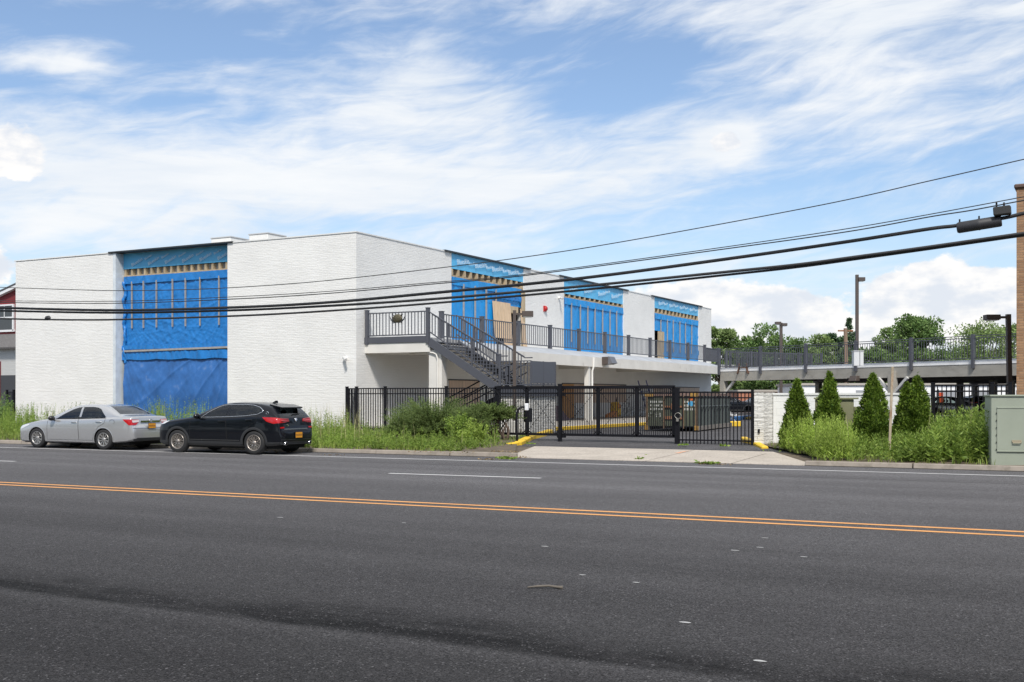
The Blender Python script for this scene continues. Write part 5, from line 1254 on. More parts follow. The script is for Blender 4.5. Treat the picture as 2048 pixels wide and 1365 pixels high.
    # wells + arch lips
    for s in (-1, 1):
        for xa in xw:
            mb = MB(); yo = hw(xa) * .93; yi = .50
            prof = [(xa + (ra + .004) * math.cos(t), rw + (ra + .004) * math.sin(t)) for t in np.linspace(-.25, math.pi + .25, 22)]
            vs = [(x, s * yo, z) for x, z in prof] + [(x, s * yi, z) for x, z in prof]; k = len(prof)
            mb.add(vs, [(i, i + 1, k + i + 1, k + i) for i in range(k - 1)] + [tuple(range(k, 2 * k))], 0, True); mb.build('wheel_well', WELL, root)
            pts = [on_side(xa + (ra + S['lip'] * .5) * math.cos(t), rw + (ra + S['lip'] * .5) * math.sin(t), s, .0) for t in np.linspace(-.12, math.pi + .12, 40)]
            pts = [p for p in pts if p is not None]
            mb = MB(); w = S['lip'] / 2; vs = []
            for p in pts:
                d = Vector((p.x - xa, 0, p.z - rw)).normalized()
                vs += [p - d * (w + .004) + Vector((0, s * .004, 0)), p - d * w * .3 + Vector((0, s * .018, 0)), p + d * w + Vector((0, s * .006, 0))]
            mb.add(vs, [(3 * i + j, 3 * i + 3 + j, 3 * i + 4 + j, 3 * i + 1 + j) for i in range(len(pts) - 1) for j in (0, 1)], 0, True)
            mb.build('arch_trim', S['lip_mat'], root)
    mb = MB(); mb.box(xr_ + .25, xf_ - .25, -.70, .70, .17, .30); mb.build('underbody', WELL, root)
    # cabin
    mb = MB(); mb.box(-1.75, .9, -.62, .62, .30, .55); mb.box(.62, 1.0, -.62, .62, .5, S['dash_z'])
    mb.build('cabin_floor', SEAT, root)
    for x, ys in ((.0, (-.38, .38)), (-.95, (-.40, .0, .40))):
        for y in ys:
            mb = MB(); mb.box(x - .30, x + .22, y - .22, y + .22, .5, .66); mb.hexa([(x - .36, y - .22, .6), (x - .22, y - .22, .6), (x - .22, y + .22, .6), (x - .36, y + .22, .6), (x - .48, y - .2, S['dash_z'] + .08), (x - .38, y - .2, S['dash_z'] + .08), (x - .38, y + .2, S['dash_z'] + .08), (x - .48, y + .2, S['dash_z'] + .08)])
            mb.box(x - .50, x - .41, y - .11, y + .11, S['dash_z'] + .12, S['dash_z'] + .27); mb.build('seat', SEAT, root, bevel=.03)
    mb = MB(); mb.lathe([(.17, -.012), (.19, 0), (.17, .012), (.16, 0), (.17, -.012)], 20, 0, 'x', (.42, .38, S['dash_z'] + .02)); mb.build('steering_wheel', SEAT, root)
    # wheels
    for s in (-1, 1):
        for xa in xw:
            y = s * (hw(xa) - .115); wl = bpy.data.objects.new('wheel', None); COL.objects.link(wl); wl.empty_display_size = .1; wl.location = (xa, y, rw); wl.parent = root; wl.matrix_parent_inverse = Matrix.Identity(4)
            rr = S['rim_r']; o = Vector((xa, y, rw))
            mb = MB(); mb.lathe([(rr - .01, -.10), (rr + .02, -.11), (rw - .03, -.105), (rw - .006, -.085), (rw, -.04), (rw, .04), (rw - .006, .085), (rw - .03, .105), (rr + .02, .11), (rr - .01, .10)], 40, 0, 'y', o)
            mb.build('tyre', RUBBER, wl)
            f = s * .085
            mb = MB(); mb.lathe([(rr, s * .10), (rr - .005, s * .112), (rr - .022, s * .10), (rr - .03, s * .03), (rr - .035, -s * .09)], 40, 0, 'y', o); mb.lathe([(rr - .03, s * .02), (.0, s * .015)], 24, 1, 'y', o)
            nsp = S['spokes']; rim = S['rim_mat']
            for k in range(nsp):
                t0 = 2 * math.pi * k / nsp + .3
                for q in S['spoke_shape']:
                    P3 = lambda r_, da, yy: o + Vector((r_ * math.cos(t0) - da * math.sin(t0), s * yy, r_ * math.sin(t0) + da * math.cos(t0)))
                    (r0, d0, w0), (r1, d1, w1) = q
                    mb.hexa([P3(r0, d0 - w0, .03), P3(r1, d1 - w1, .045), P3(r1, d1 + w1, .045), P3(r0, d0 + w0, .03), P3(r0, d0 - w0, .082), P3(r1, d1 - w1, .098), P3(r1, d1 + w1, .098), P3(r0, d0 + w0, .082)], 2)
            mb.lathe([(.065, s * .05), (.06, s * .088), (.0, s * .09)], 16, 2, 'y', o)
            mb.build('rim', [rim, WELL, S['spoke_mat']], wl)
    # mirrors
    for s in (-1, 1):
        mx, mz = S['mirror']; p = on_side(mx, mz - .06, s, 0)
        if p is None: p = Vector((mx, s * .85, mz))
        mb = MB(); c_ = Vector((mx - .02, s * (abs(p.y) + .13), mz))
        vs = []; fs = []
        for i in range(7):
            t = math.pi * i / 6
            for j in range(12):
                u = 2 * math.pi * j / 12; vs.append(c_ + Vector((.085 * math.sin(t) * math.cos(u), s * -.125 * math.cos(t), .085 * math.sin(t) * math.sin(u))))
        for i in range(6):
            for j in range(12): fs.append((i * 12 + j, i * 12 + (j + 1) % 12, (i + 1) * 12 + (j + 1) % 12, (i + 1) * 12 + j))
        mb.add(vs, fs, 0, True); mb.bar(p, c_, .04, .05, mi=1); mb.build('mirror', [S.get('mirror_mat', S['paint']), TRIMBLK], root)
    # pillar between the doors, window trim
    for s in (-1, 1):
        for poly in S['pillars']:
            mb = MB(); pts = [on_side(x, z, s, .003) for x, z in poly]
            mb.add(pts, [tuple(range(len(pts)))]); mb.build('pillar_trim', TRIMBLK, root)
        for pl, m_, r in S['trim']:
            line('window_trim', [on_side(x, z, s, .004) for x, z in dens(pl)], r, m_)
    # plate
    py, pz, pw, ph = S['plate']
    q = on_rear(py, pz); x = min([on_rear(py + a * pw / 2, pz + b_ * ph / 2).x for a in (-1, 1) for b_ in (-1, 1)]) - .012
    mb = MB(); mb.box(x - .008, x, py - pw / 2 - .012, py + pw / 2 + .012, pz - ph / 2 - .012, pz + ph / 2 + .012); mb.build('plate_frame', TRIMBLK, root)
    mb = MB(); mb.box(x - .013, x - .008, py - pw / 2, py + pw / 2, pz - ph / 2, pz + ph / 2); pm = mb.build('licence_plate', PLATE, root)
    mb = MB(); rr = random.Random(4)
    for k in range(6):
        yy = py + pw / 2 - .03 - k * (pw - .06) / 5.2; mb.box(x - .0145, x - .0135, yy - .016, yy + .008, pz - .03, pz + .025)
    mb.build('lettering', PLTXT, pm)
    S['extra'](root, on_side, on_rear, on_top, line, dens)
    return root

SILVER = mat('silver_paint', (.48, .482, .49), .26, metal=.55, coat=1.0)
NAVY = mat('dark_car_paint', (.004, .005, .008), .30, coat=.55, spec=.15)
RIMS = mat('alloy_rim', (.42, .41, .40), .35, metal=.7); RIMB = mat('bronze_alloy', (.40, .36, .325), .35, metal=.7); RIMD = mat('dark_rim', (.03, .03, .03), .5)
def sedan_extra(root, on_side, on_rear, on_top, line, dens):
    mb = MB(); q = [on_rear(y, .915, .02) for y in (.42, .2, 0, -.2, -.42)]
    for a, c in zip(q[:-1], q[1:]): mb.bar(a, c, .03, .055)
    mb.build('chrome_strip', CHROME, root)
    c = on_rear(0, .945, .03); mb = MB()
    for (ra_, rb_) in ((.075, .05), (.03, .05), (.055, .02)):
        mb.tube([c + Vector((-.01, ra_ * math.cos(t), rb_ * math.sin(t) * .9)) for t in np.linspace(0, 2 * math.pi, 21)], .007, 5)
    mb.build('emblem', CHROME, root)
    for s in (-1, 1):       # clear inner lamps, bumper line
        pts = [(s * .76, .96), (s * .47, .965), (s * .48, .90), (s * .74, .885)]
        v = [on_rear(y, z, .016) for y, z in pts]; mb = MB(); mb.add(v, [(0, 1, 2, 3)]); mb.build('reverse_light', TAILCLR, root)
    line('bumper_gap', [on_rear(y, .70, .002) for y in np.linspace(-.75, .75, 20)], .006, SEAM)
    line('trunk_gap', [on_top(-1.98 - .0 * abs(y), y, 0) for y in np.linspace(-.62, .62, 16)], .004, SEAM)
    mb = MB()
    v0 = [on_rear(y, .345, .012) for y in np.linspace(-.72, .72, 10)]
    for a, c in zip(v0[:-1], v0[1:]): mb.bar(a, c, .02, .10)
    mb.build('bumper_insert', TRIMBLK, root)
    p = on_side(-1.72, .90, 1, .001); mb = MB(); mb.tube([p + Vector((.10 * math.cos(t), 0, .075 * math.sin(t))) for t in np.linspace(0, 2 * math.pi, 22)], .004, 4); mb.build('fuel_flap', SEAM, root)
    for s in (-1, 1):
        line('sill_crease', [on_side(x, .30, s, .002) for x in np.linspace(.95, -.98, 30)], .004, mat('silver_shadow', (.25, .25, .26), .4, metal=.5), n=4)
sedan = dict(name='parked_sedan', label='silver four door sedan parked at the kerb', cat='car', group='cars parked along the kerb', xf=2.36, xr=-2.465, paint=SILVER,
    zt=[(2.36, .60), (2.33, .68), (2.25, .755), (2.0, .83), (1.5, .925), (1.05, 1.0), (.98, 1.02), (.6, 1.20), (.2, 1.365), (-.1, 1.445), (-.5, 1.475), (-.9, 1.468), (-1.25, 1.425), (-1.6, 1.30), (-1.95, 1.135), (-2.05, 1.108), (-2.25, 1.10), (-2.36, 1.085), (-2.375, 1.03), (-2.40, .90), (-2.415, .80), (-2.44, .775), (-2.465, .70)],
    zb=[(2.36, .30), (2.30, .22), (2.1, .19), (1.3, .19), (0, .19), (-1.3, .19), (-2.0, .24), (-2.3, .28), (-2.465, .34)],
    hw=[(2.36, .50), (2.345, .60), (2.31, .70), (2.24, .78), (2.1, .845), (1.8, .89), (1.2, .91), (0, .91), (-1.2, .91), (-1.8, .89), (-2.1, .865), (-2.3, .83), (-2.40, .78), (-2.44, .74), (-2.465, .66)],
    zbelt=[(2.36, .52), (2.25, .68), (2.0, .78), (1.5, .88), (1.0, .945), (.5, .965), (-.5, .985), (-1.3, 1.015), (-2.0, 1.04), (-2.36, 1.03), (-2.40, .86), (-2.465, .62)],
    crown=[(2.36, .05), (2, .06), (1.1, .05), (.4, .09), (-.2, .05), (-1.2, .045), (-1.7, .07), (-2.1, .03), (-2.465, .03)],
    axle=(1.3875, -1.3875), wheel_r=.333, arch_r=.365, rim_r=.222, lip=.03, lip_mat=SILVER, tumble=.40,
    side_windows=[('front', [(.60, .985), (.30, 1.155), (.0, 1.295), (-.20, 1.355), (-.34, 1.372), (-.34, 1.0)]), ('rear', [(-.42, 1.003), (-.42, 1.376), (-.80, 1.380), (-1.02, 1.355), (-1.15, 1.31), (-1.44, 1.05), (-1.38, 1.03)])],
    windshield=[(-.68, 1.06), (-.52, 1.40), (.52, 1.40), (.68, 1.06)], rear_window=[(-.66, 1.145), (-.50, 1.40), (.50, 1.40), (.66, 1.145)],
    tail_side=[(-2.10, .985), (-2.50, .985), (-2.50, .80), (-2.33, .80)], tail_rear=[(.80, .985), (.46, .975), (.50, .88), (.62, .80), (.85, .80)],
    head_side=[(2.40, .70), (1.75, .80), (1.72, .77), (2.0, .66), (2.40, .56)],
    doors=[('front', [(.93, .30), (.93, .93), (.62, .965), (-.355, .985), (-.40, .30)]), ('rear', [(-.405, .30), (-.36, .985), (-1.46, 1.02), (-1.42, .86), (-1.18, .72), (-1.02, .50), (-.96, .30)])],
    handles=dict(front=(-.20, .88), rear=(-1.20, .905)), handle_mat=SILVER, spokes=10, spoke_shape=[((.05, 0, .012), (.205, 0, .024))], rim_mat=RIMS, spoke_mat=RIMS, mirror=(.66, 1.0), mirror_mat=TRIMBLK, dash_z=.95,
    pillars=[[(-.335, 1.0), (-.335, 1.374), (-.425, 1.378), (-.425, 1.003)], [(-1.10, 1.03), (-1.08, 1.335), (-1.11, 1.32), (-1.13, 1.03)]],
    trim=[([(.62, .982), (-.4, 1.0), (-1.42, 1.03)], TRIMBLK, .008)], plate=(0, .775, .30, .15), extra=sedan_extra, rear_glass=GLASSD)
car1 = make_car(sedan)
def place_car(root, fx, fy, rx, ry, axle, half_y, sz):
    a, c = G(fx, fy), G(rx, ry); d = (a - c); L_ = d.length; ang = math.atan2(d.y, d.x); mid = (a + c) / 2
    left = Vector((-math.sin(ang), math.cos(ang), 0))
    root.location = mid - left * half_y; root.rotation_euler = (0, 0, ang); root.scale = (L_ / axle * .97, .93, sz)
place_car(car1, 70, 896, 207, 900.3, 2.775, .86, .945)

def suv_extra(root, on_side, on_rear, on_top, line, dens):
    # roof spoiler
    mb = MB(); z0 = 1.405
    mb.hexa([(-1.62, -.56, z0 - .02), (-1.98, -.50, z0 - .075), (-1.98, .50, z0 - .075), (-1.62, .56, z0 - .02), (-1.62, -.56, z0 + .055), (-1.99, -.51, z0 - .035), (-1.99, .51, z0 - .035), (-1.62, .56, z0 + .055)])
    mb.build('roof_spoiler', NAVY, root, bevel=.012)
    mb = MB(); mb.prism([(-1.30, 1.49), (-1.50, 1.485), (-1.49, 1.56), (-1.44, 1.565)], 'y', -.025, .025); mb.build('antenna_fin', NAVY, root, bevel=.01)
    c = on_rear(0, 1.00, .012); mb = MB(); mb.lathe([(.0, -.012), (.055, -.012), (.058, 0)], 20, 0, 'x', c); e = mb.build('emblem', CHROME, root)
    BL, WH = mat('badge_blue', (.03, .12, .35), .4), mat('badge_white', (.7, .7, .7), .4)
    mb = MB()
    for k in range(4):
        vs = [c + Vector((-.0135, 0, 0))] + [c + Vector((-.0135, .038 * math.cos(k * 1.5708 + t), .038 * math.sin(k * 1.5708 + t))) for t in np.linspace(0, 1.5708, 6)]
        mb.add(vs, [tuple(range(7))], k % 2)
    mb.build('emblem_quadrant', [BL, WH], e)
    q = on_rear(.42, .845, .01); text('badge', 'X2', .085, CHROME, root, q, (math.radians(90), 0, math.radians(-90)), .004)
    mb = MB()
    v0 = [on_rear(y, .74, .015) for y in np.linspace(-.50, .58, 10)]
    for a, c in zip(v0[:-1], v0[1:]): mb.bar(a, c, .02, .035)
    mb.build('hatch_strip', mat('grey_strip', (.20, .22, .26), .3, metal=.5), root)
    for s in (-1, 1):
        v = [on_rear(s * y, z, .014) for y, z in ((.76, .80), (.58, .81), (.58, .77), (.76, .76))]; mb = MB(); mb.add(v, [(0, 1, 2, 3)]); mb.build('reflector', TAILRED, root)
        v = [on_rear(s * y, z, .02) for y, z in ((.72, 1.055), (.36, 1.03), (.36, .985), (.70, .985))]
        mb = MB(); mb.tube([(p + Vector((-.004, 0, 0))) for p in v], .008, 5); mb.build('light_bar', mat('lamp_line', (.55, .12, .12), .2), root)
        p = on_rear(s * .58, .33, .0); mb = MB(); mb.lathe([(.045, -.06), (.05, -.06), (.05, .05), (.045, .05), (.045, -.06)], 18, 0, 'x', p); mb.build('exhaust_tip', CHROME, root)
    mb = MB()
    for z in (.33, .44):
        v0 = [on_rear(y, z, .004) for y in np.linspace(-.74, .74, 10)]
        v0 = [v for v in v0 if v]
        for a, c in zip(v0[:-1], v0[1:]): mb.bar(a, c, .012, .05 if z < .4 else .012)
    mb.build('bumper_insert', CLAD, root)
    line('hatch_gap', [on_rear(y, .68, .001) for y in np.linspace(-.72, .72, 18)], .005, SEAM)
    c = on_side(-1.72, 1.20, 1, .004); mb = MB(); mb.tube([c + Vector((.04 * math.cos(t), 0, .04 * math.sin(t))) for t in np.linspace(0, 6.283, 15)], .010, 5); mb.build('pillar_badge', CHROME, root)
    for s in (-1, 1):
        line('body_crease', [on_side(x, .88 + .03 * (1.2 - x) / 2.4, s, .002) for x in np.linspace(1.25, -1.5, 40)], .005, NAVY, n=4)
        line('sill_trim', [on_side(x, .40, s, .008) for x in np.linspace(.86, -.86, 30)], .012, CLAD, n=5)
    mb = MB(); mb.tube([on_rear(0.1, 1.16, .03), on_rear(-.3, 1.18, .03)], .012, 5); mb.build('wiper', TRIMBLK, root)
suv = dict(name='parked_crossover', label='black compact crossover parked behind the silver sedan', cat='car', group='cars parked along the kerb', xf=2.195, xr=-2.165, paint=NAVY,
    zt=[(2.195, .70), (2.17, .80), (2.10, .90), (1.9, .965), (1.5, 1.03), (1.0, 1.085), (.86, 1.11), (.5, 1.285), (.15, 1.42), (-.15, 1.49), (-.6, 1.522), (-1.1, 1.51), (-1.5, 1.47), (-1.72, 1.42), (-1.80, 1.36), (-1.95, 1.22), (-2.05, 1.10), (-2.085, 1.04), (-2.10, .90), (-2.11, .78), (-2.14, .72), (-2.165, .62)],
    zb=[(2.195, .34), (2.1, .25), (1.8, .22), (1.2, .22), (-1.2, .22), (-1.8, .25), (-2.1, .30), (-2.165, .36)],
    hw=[(2.195, .52), (2.18, .62), (2.14, .72), (2.05, .80), (1.85, .87), (1.3, .912), (0, .905), (-1.3, .915), (-1.7, .90), (-1.95, .86), (-2.06, .82), (-2.12, .77), (-2.15, .70), (-2.165, .62)],
    zbelt=[(2.195, .60), (2.1, .80), (1.8, .92), (1.4, .98), (.9, 1.04), (.3, 1.06), (-.6, 1.08), (-1.3, 1.12), (-1.8, 1.12), (-2.0, 1.06), (-2.08, .98), (-2.11, .72), (-2.165, .52)],
    crown=[(2.195, .06), (1.8, .06), (.95, .05), (.4, .09), (-.2, .05), (-1.4, .045), (-1.75, .06), (-2.0, .05), (-2.165, .04)],
    axle=(1.335, -1.335), wheel_r=.342, arch_r=.375, rim_r=.236, lip=.075, lip_mat=CLAD, tumble=.42, clad_z=.37,
    side_windows=[('front', [(.50, 1.075), (.22, 1.24), (-.03, 1.36), (-.20, 1.405), (-.34, 1.42), (-.34, 1.095)]), ('rear', [(-.44, 1.10), (-.44, 1.428), (-.95, 1.428), (-1.20, 1.408), (-1.42, 1.355), (-1.53, 1.28), (-1.54, 1.24), (-1.40, 1.185), (-1.0, 1.13)])],
    windshield=[(-.68, 1.14), (-.52, 1.45), (.52, 1.45), (.68, 1.14)], rear_window=[(-.60, 1.12), (-.46, 1.345), (.46, 1.345), (.60, 1.12)],
    tail_side=[(-1.60, 1.085), (-1.85, 1.08), (-2.30, 1.04), (-2.30, .92), (-1.95, .90), (-1.75, .96)], tail_rear=[(.85, 1.065), (.34, 1.03), (.32, .96), (.50, .93), (.85, .91)],
    head_side=[(2.25, .93), (1.72, .97), (1.70, .93), (1.85, .86), (2.25, .80)],
    doors=[('front', [(.88, .42), (.88, 1.03), (.55, 1.06), (-.36, 1.085), (-.42, .42)]), ('rear', [(-.425, .42), (-.365, 1.085), (-1.40, 1.17), (-1.42, .98), (-1.16, .80), (-1.0, .60), (-.92, .42)])],
    handles=dict(front=(-.22, .955), rear=(-1.16, 1.0)), spokes=5, spoke_shape=[((.04, 0, .022), (.11, 0, .016)), ((.10, .004, .010), (.225, .055, .013)), ((.10, -.004, .010), (.225, -.055, .013)), ((.05, .045, .007), (.215, .105, .009)), ((.05, -.045, .007), (.215, -.105, .009))], rim_mat=RIMB, spoke_mat=RIMB, mirror=(.58, 1.10), dash_z=1.0,
    pillars=[[(-.335, 1.095), (-.335, 1.422), (-.445, 1.43), (-.445, 1.10)], [(-1.13, 1.15), (-1.15, 1.41), (-1.175, 1.405), (-1.155, 1.15)]],
    trim=[([(.52, 1.07), (.24, 1.25), (-.02, 1.375), (-.20, 1.425), (-.36, 1.44), (-.95, 1.445), (-1.22, 1.425), (-1.45, 1.365), (-1.56, 1.285), (-1.56, 1.235), (-1.41, 1.165), (-1.0, 1.115), (-.3, 1.08), (.52, 1.062)], CHROME, .012)], plate=(-.02, .565, .31, .16), extra=suv_extra, rear_glass=GLASSD)
car2 = make_car(suv)
place_car(car2, 351, 905.5, 508.5, 910.2, 2.67, .865, .965)
# ------------------------------------------------------------------ planting
def unit(a): return a / np.maximum(np.linalg.norm(a, axis=-1, keepdims=True), 1e-9)
def leaf_cards(c, d, L_, W_, fold=.0, r=rng):
    """rhombic leaves: base c, axis d, length, width -> verts, faces"""
    n = len(c); d = unit(d); s = unit(np.cross(d, r.normal(size=(n, 3)))); nn = np.cross(d, s)
    L_ = np.broadcast_to(L_, (n,))[:, None]; W_ = np.broadcast_to(W_, (n,))[:, None]
    v = np.stack([c, c + d * L_ * .45 + s * W_ * .5 + nn * L_ * fold, c + d * L_, c + d * L_ * .45 - s * W_ * .5 + nn * L_ * fold], 1).reshape(-1, 3)
    return v, np.arange(4 * n).reshape(n, 4)
def merge(parts):
    vs, fs, o = [], [], 0
    for v, f in parts: vs.append(v); fs.append(f + o); o += len(v)
    return np.concatenate(vs), np.concatenate(fs)
def pix(u, v):
    xc = u * CT + v * ST; zc = -u * ST + v * CT
    return CX + F * xc / zc, zc
VBK = 38.0
def ground_z(u, v):
    f = np.clip((v - (KA.y + ks * (u - KA.x)) - .15) / 6.5, 0, 1); return .105 + (ZS + .03 - .105) * f
# earth of the two verges
def kerb_u(v, pts):
    return float(np.interp(v, [p.y for p in pts], [p.x for p in pts]))
LEFT_EDGE = sorted([Vector((ap_l - .3, 26.0, 0)), ye0, ye1, ye2], key=lambda p: p.y)
RIGHT_EDGE = sorted([Vector((ap_r + .6, 26.6, 0)), Vector((ap_r + .3, 28.0, 0)), yr0, yr1, yr2], key=lambda p: p.y)
def verge(u0, u1, v1, name='verge', flat=.012):
    """u0, u1: numbers or kerb outlines"""
    nu, nv = 90, 16; vv = []; r = np.random.default_rng(3)
    for q in np.linspace(0, 1, nv + 1):
        for k in np.linspace(0, 1, nu + 1):
            va = 26.0 + (v1 - 26.0) * q
            a = u0 if not isinstance(u0, list) else kerb_u(va, u0) + .1
            b_ = u1 if not isinstance(u1, list) else kerb_u(va, u1) - .1
            u = a + (b_ - a) * k; k0 = kv(u) + .155; v = k0 + (v1 - k0) * q
            vv.append((u, v, float(ground_z(u, v)) + r.uniform(-flat, flat) * (0 < q < 1)))
    idx = np.arange((nu + 1) * (nv + 1)).reshape(nv + 1, nu + 1)
    f = np.stack([idx[:-1, :-1], idx[:-1, 1:], idx[1:, 1:], idx[1:, :-1]], -1).reshape(-1, 4)
    o = fast_mesh(name, np.array(vv), f, EARTH, smooth=True); tag(o, kind='structure')
UL2 = ye0.x - .12
verge(-70, LEFT_EDGE, 38.6)
verge(RIGHT_EDGE, 40, 33.4)
LEAF_Y = leaf_mat('fresh_weed_leaf', (0.243, 0.364, 0.055), (0.404, 0.518, 0.105)); LEAF_M = leaf_mat('weed_leaf', (0.147, 0.245, 0.042), (0.294, 0.394, 0.078))
GRASSM = leaf_mat('grass_blade', (0.131, 0.215, 0.033), (0.260, 0.305, 0.071), .3); SEEDM = leaf_mat('seed_head', (0.280, 0.294, 0.126), (0.420, 0.392, 0.196), .2)
JUNI = leaf_mat('juniper_needle', (0.088, 0.144, 0.040), (0.182, 0.236, 0.072), .15); THUJA = leaf_mat('conifer_scale_leaf', (.060, .118, .016), (.195, .285, .036), .2)
TREE1 = leaf_mat('tree_leaf', (0.092, 0.173, 0.050), (0.196, 0.286, 0.092), .3); TREE2 = leaf_mat('pale_tree_leaf', (0.150, 0.230, 0.070), (0.250, 0.330, 0.120), .3); TREE3 = leaf_mat('dark_conifer_leaf', (0.053, 0.105, 0.054), (0.115, 0.178, 0.084), .15)
BARK = mat('bark', (.085, .06, .045), .9, var=.3, vscale=5); DEADW = mat('dry_stem', (.12, .105, .09), .9); LITTER = leaf_mat('dry_leaf', (.16, .11, .05), (.30, .22, .12), .1)

def grass(name, pts, h, w=.012, lean=.35, m_=GRASSM, seed=1, label=None):
    r = np.random.default_rng(seed); n = len(pts); z = ground_z(pts[:, 0], pts[:, 1]) - .01
    base = np.column_stack([pts, z]); a = r.uniform(0, 6.283, n); ln = np.abs(r.normal(0, lean, n))
    d = np.column_stack([np.cos(a) * ln, np.sin(a) * ln, np.ones(n)]); d = unit(d); s = np.column_stack([-np.sin(a), np.cos(a), np.zeros(n)])
    h = h[:, None]; bend = np.column_stack([np.cos(a), np.sin(a), np.full(n, -.35)]) * (ln[:, None] * .6 * h)
    mid = base + d * h * .55; tip = base + d * h + bend; w_ = w * (.7 + .6 * r.random((n, 1)))
    v = np.stack([base - s * w_, base + s * w_, mid + s * w_ * .8, tip, mid - s * w_ * .8], 1).reshape(-1, 3)
    k = np.arange(n)[:, None] * 5; f = np.concatenate([k + np.array([[0, 1, 2, 4]]), k + np.array([[4, 2, 3, 3]])], 0)
    q = np.concatenate([k + np.array([[0, 1, 2, 4]])]); t3 = k + np.array([[4, 2, 3]])
    me = bpy.data.meshes.new(name); me.vertices.add(len(v)); me.vertices.foreach_set('co', v.astype(np.float32).ravel())
    li = np.concatenate([q.ravel(), t3.ravel()]).astype(np.int32); me.loops.add(len(li)); me.loops.foreach_set('vertex_index', li)
    st_ = np.concatenate([np.arange(n) * 4, 4 * n + np.arange(n) * 3]).astype(np.int32); me.polygons.add(2 * n); me.polygons.foreach_set('loop_start', st_); me.update(calc_edges=True)
    me.materials.append(m_); o = link(name, me); tag(o, label, 'grass' if label else None, kind='stuff'); return o

def weeds(name, pts, h, label, seed=2, leaf=(.10, .028), per=34, m_=LEAF_Y, up=.55, spread=1.0, plume=True):
    """upright leafy stems, one object for the whole patch"""
    r = np.random.default_rng(seed); parts = []
    n = len(pts); z = ground_z(pts[:, 0], pts[:, 1]) - .02; base = np.column_stack([pts, z])
    a = r.uniform(0, 6.283, n); ln = np.abs(r.normal(0, .16, n)); ax = unit(np.column_stack([np.cos(a) * ln, np.sin(a) * ln, np.ones(n)]))
    # stems as very thin leaves
    parts.append(leaf_cards(base, ax, h, .012, r=r))
    t = r.uniform(.08, 1.0, (n, per)); c = base[:, None, :] + ax[:, None, :] * (t * h[:, None])[..., None]
    b_ = r.uniform(0, 6.283, (n, per)); out = np.stack([np.cos(b_), np.sin(b_), np.full_like(b_, up)], -1) + ax[:, None, :] * (t ** 2)[..., None] * .9
    L_ = leaf[0] * (1.15 - .62 * t) * r.uniform(.7, 1.3, (n, per)) * spread; W_ = leaf[1] * (1.1 - .6 * t) * r.uniform(.7, 1.3, (n, per))
    c = c + r.normal(0, .012, c.shape)
    parts.append(leaf_cards(c.reshape(-1, 3), out.reshape(-1, 3), L_.ravel(), W_.ravel(), .08, r=r))
    v, f = merge(parts); o = fast_mesh(name, v, f, m_); tag(o, label, 'weeds', kind='stuff'); return o

def scatter(n, u0, u1, v0, v1, keep, seed):
    r = np.random.default_rng(seed); u = r.uniform(u0, u1, n); v = r.uniform(0, 1, n)
    k = KA.y + ks * (u - KA.x) + v0; v = k + (v1 - k) * v; m_ = keep(u, v, r)
    m_ &= (u < np.interp(v, [p.y for p in LEFT_EDGE], [p.x for p in LEFT_EDGE]) - .15) | (u > np.interp(v, [p.y for p in RIGHT_EDGE], [p.x for p in RIGHT_EDGE]) + .12); return np.column_stack([u, v])[m_]
def bumps(u, v, s=1.0):
    return .5 + .25 * np.sin(u * 1.3 * s + 1.7 * np.sin(v * .9 * s)) + .25 * np.sin(v * 2.1 * s + u * .7 * s + 2)
# ---- left verge
LU0, LU1 = -46.0, UL2 + .3
p = scatter(52000, LU0, LU1, .08, 38.2, lambda u, v, r: (r.random(len(u)) < .35 + .65 * bumps(u, v)) & (v < VF - .15) & ~((u > UW - 1) & (v > 36.6)), 21)
x_, z_ = pix(p[:, 0], p[:, 1]); r = np.random.default_rng(5)
hh = (.08 + .13 * bumps(p[:, 0] * 2, p[:, 1] * 2)) * r.uniform(.5, 1.4, len(p)); hh *= np.where(x_ < 80, 1.5, 1.0) * np.where((x_ > 600) & (x_ < 700), 1.4, 1.0) * np.where(x_ > 930, .62, 1.0)
grass('grass', p, hh, .009, .4, label='short green grass along the verge beside kerb and cars')
def tall(x0, x1, dens, v0, v1, hlo, hhi, seed, n=5000):
    p = scatter(n, LU0, LU1, v0, v1, lambda u, v, r: (lambda xx: (xx > x0) & (xx < x1) & (r.random(len(u)) < dens) & (v < VF - .1))(pix(u, v)[0]), seed); r = np.random.default_rng(seed); return p, r.uniform(hlo, hhi, len(p))
def cat_(*a): return np.concatenate([q[0] for q in a]), np.concatenate([q[1] for q in a])
p, h = cat_(tall(-60, 75, .55, .6, 33, .55, 1.25, 31), tall(75, 330, .20, 3.0, 37, .5, 1.25, 32), tall(300, 420, .30, 4.0, 37.5, .7, 1.5, 33), tall(600, 700, .40, .8, 35, .35, 1.0, 34), tall(690, 800, .22, .4, 34, .25, .62, 35), tall(800, 1000, .22, .3, 31, .2, .55, 36), tall(600, 1000, .30, .2, 28.5, .14, .34, 43))
weeds('weeds', p, h, 'leafy green weeds growing through the verge grass behind the cars', 41, (.10, .03), 26, LEAF_M)
p, h = cat_(tall(590, 720, .30, 1.2, 35.5, .8, 1.45, 37), tall(60, 330, .10, 4, 36, .8, 1.4, 38), tall(700, 1010, .035, .5, 32, .4, .85, 39))
o = grass('seed_grass', p, h, .007, .18, SEEDM, 51, label='tall pale seeding grass stems by the fence and behind the crossover'); o['category'] = 'grass'
